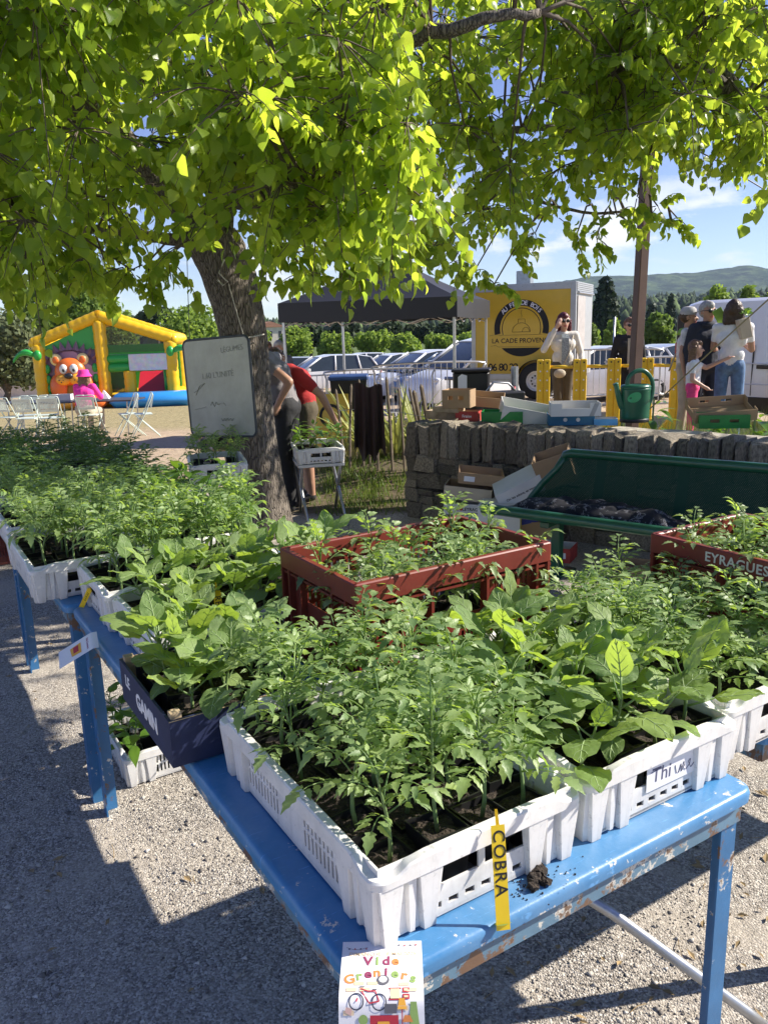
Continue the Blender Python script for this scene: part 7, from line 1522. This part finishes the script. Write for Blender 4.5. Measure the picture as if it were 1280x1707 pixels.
# ================================================================== WHITEBOARD AND STAND CRATES
TLc, TRc, BLc, BRc = aty(308, 571, 6.28), aty(418, 555, 5.9), aty(319, 724, 6.28), aty(422, 730, 5.9)
ex = ((TRc-TLc)+(BRc-BLc)).normalized(); ez = ((TLc-BLc)+(TRc-BRc)); ez = (ez-ex*ez.dot(ex)).normalized(); ey = ez.cross(ex); cen = (TLc+TRc+BLc+BRc)/4; WBW = (TRc-TLc).length; WBH = ((TLc-BLc).length+(TRc-BRc).length)/2
wb = thing('whiteboard', 'whiteboard with faint handwriting hanging from the lime trunk', 'whiteboard', (0, 0, 0)); wb.matrix_world = Matrix(((ex.x, ey.x, ez.x, cen.x), (ex.y, ey.y, ez.y, cen.y), (ex.z, ey.z, ez.z, cen.z), (0, 0, 0, 1)))
def board_mat():
    m, n, l, b, out = nodes('wiped_board'); t = noise(n, l, 5, 6, .6); c = ramp(n, l, t.outputs[0], [(.35, (.38, .365, .30)), (.7, (.48, .465, .39))]); l.new(c.outputs[0], b.inputs['Base Color']); b.inputs['Roughness'].default_value = .22; b.inputs['Specular IOR Level'].default_value = .6
    mp = n.new('ShaderNodeMapping'); mp.inputs['Scale'].default_value = (12, 1, 2); tc = n.new('ShaderNodeTexCoord'); l.new(tc.outputs['Object'], mp.inputs[0]); t2 = noise(n, l, 4, 4, vec=mp.outputs[0]); bp = n.new('ShaderNodeBump'); bp.inputs['Strength'].default_value = .25; bp.inputs['Distance'].default_value = .01; l.new(t2.outputs[0], bp.inputs['Height']); l.new(bp.outputs[0], b.inputs['Normal']); return m
b = MB(); b.prism(rrect(-WBW/2, WBW/2, -WBH/2, WBH/2, .05, 7), -.006, .004, M=UPR); b.build('panel', board_mat(), wb)
fr_ = MB(); rr_ = rrect(-WBW/2, WBW/2, -WBH/2, WBH/2, .05, 7); fr_.tube([(x, 0, z) for x, z in rr_]+[(rr_[0][0], 0, rr_[0][1])], .010, 8, cap=False); fr_.build('frame', mat('dark_frame', (.05, .055, .06), .4), wb, True)
mk2 = mat('faint_marker', (.24, .235, .19), .5)
text('handwriting', 'LÉGUMES', .055, mk2, wb, TR((WBW*.25, -.0055, WBH*.38), (0, -.06, 0)) @ UPR, .0003); text('handwriting', "1,60 L'UNITÉ", .062, mk2, wb, TR((.0, -.0055, WBH*.13), (0, -.04, 0)) @ UPR, .0003); 
scribble(wb, [[(-.1+.02*k, -.13+.02*(k % 2)+.01*math.sin(k*2.3)) for k in range(9)], [(.0+.016*k, -.25+.02*((k+1) % 2)) for k in range(9)], [(-.28, -.16), (-.2, -.15), (-.15, -.14)], [(-.27, -.03), (-.2, 0), (-.14, .04), (-.2, .02), (-.25, -.05)], [(.2, -.345), (.22, -.34), (.24, -.345), (.27, -.342)]], .003, mk2, TR((0, -.0055, 0)))
b = MB(); a = wb.matrix_world @ Vector((.30, 0, WBH/2)); b.tube([a, aty(380, 470, 6.05), aty(372, 440, 6.06)], .005, 6); b.tube([aty(374, 432, 6.03), aty(365, 455, 6.03), aty(380, 470, 6.0), aty(372, 475, 6.02), aty(362, 466, 6.02)], .006, 6); b.tube([wb.matrix_world @ Vector((WBW/2-.03, 0, WBH/2-.02)), aty(440, 557, 6.15)], .005, 6); tag(b.build('hanging_cord', mat('pale_cord', (.48, .45, .38), .9), None, True), 'pale knotted cord holding the whiteboard to the trunk', 'cord')
b = MB(); b.tube([wb.matrix_world @ Vector((-WBW/2+.08, 0, WBH/2)), aty(313, 480, 6.1), aty(311, 400, 6.0)], .003, 5); tag(b.build('hanging_cord', M_steel, None, True), 'thin straight string from the left corner of the whiteboard up to the branches', 'cord')
# crate of basil on a folding stand
def stand_crate(px, py, D, rz, lab, plab, kind, legs, seed, nx=4, ny=3, w=.6, d=.4):
    p_ = aty(px, py, D); M = Matrix.Translation(p_) @ Matrix.Rotation(rz, 4, 'Z'); z0 = p_.z-gz(p_.x, p_.y)
    c_ = crate('white', lab, 0, 0, w, d, 0, gw, frame=False); c_.matrix_world = M @ TR((-w/2, -d/2, 0)); soil_bed(c_, w, d, .016)
    fill(kind, plab, plab+' group', -w/2, -d/2, w, d, nx, ny, seed, 0, sc=(.9, 1.2), frame=M)
    t = thing('folding_stand', legs, 'stand', (p_.x, p_.y, p_.z-z0), rz); b = MB(); b.cb(-w*.48, w*.48, -d*.48, d*.48, z0-.03, z0-.002, .004); b.build('tray_top', M_aluf, t)
    for x in (-w*.4, w*.4):
        for s in (-1, 1): b = MB(); b.tube([(x, s*d*.42, z0-.03), (x+.03, -s*d*.55, 0)], .013, 8); b.build('leg', M_steel, t, True)
stand_crate(528, 764, 6.75, R(12), 'white crate of basil on the folding stand beside the trunk', 'basil seedling on the folding stand', 'pepper', 'grey folding stand under the basil crate', 81, w=.4, d=.6, nx=3, ny=3)
stand_crate(362, 792, 5.75, R(15), 'white crate with trailing greens in front of the whiteboard', 'trailing seedling in the crate under the whiteboard', 'tomato', 'grey folding stand under the whiteboard crate', 82, w=.4, d=.6, nx=3, ny=3)
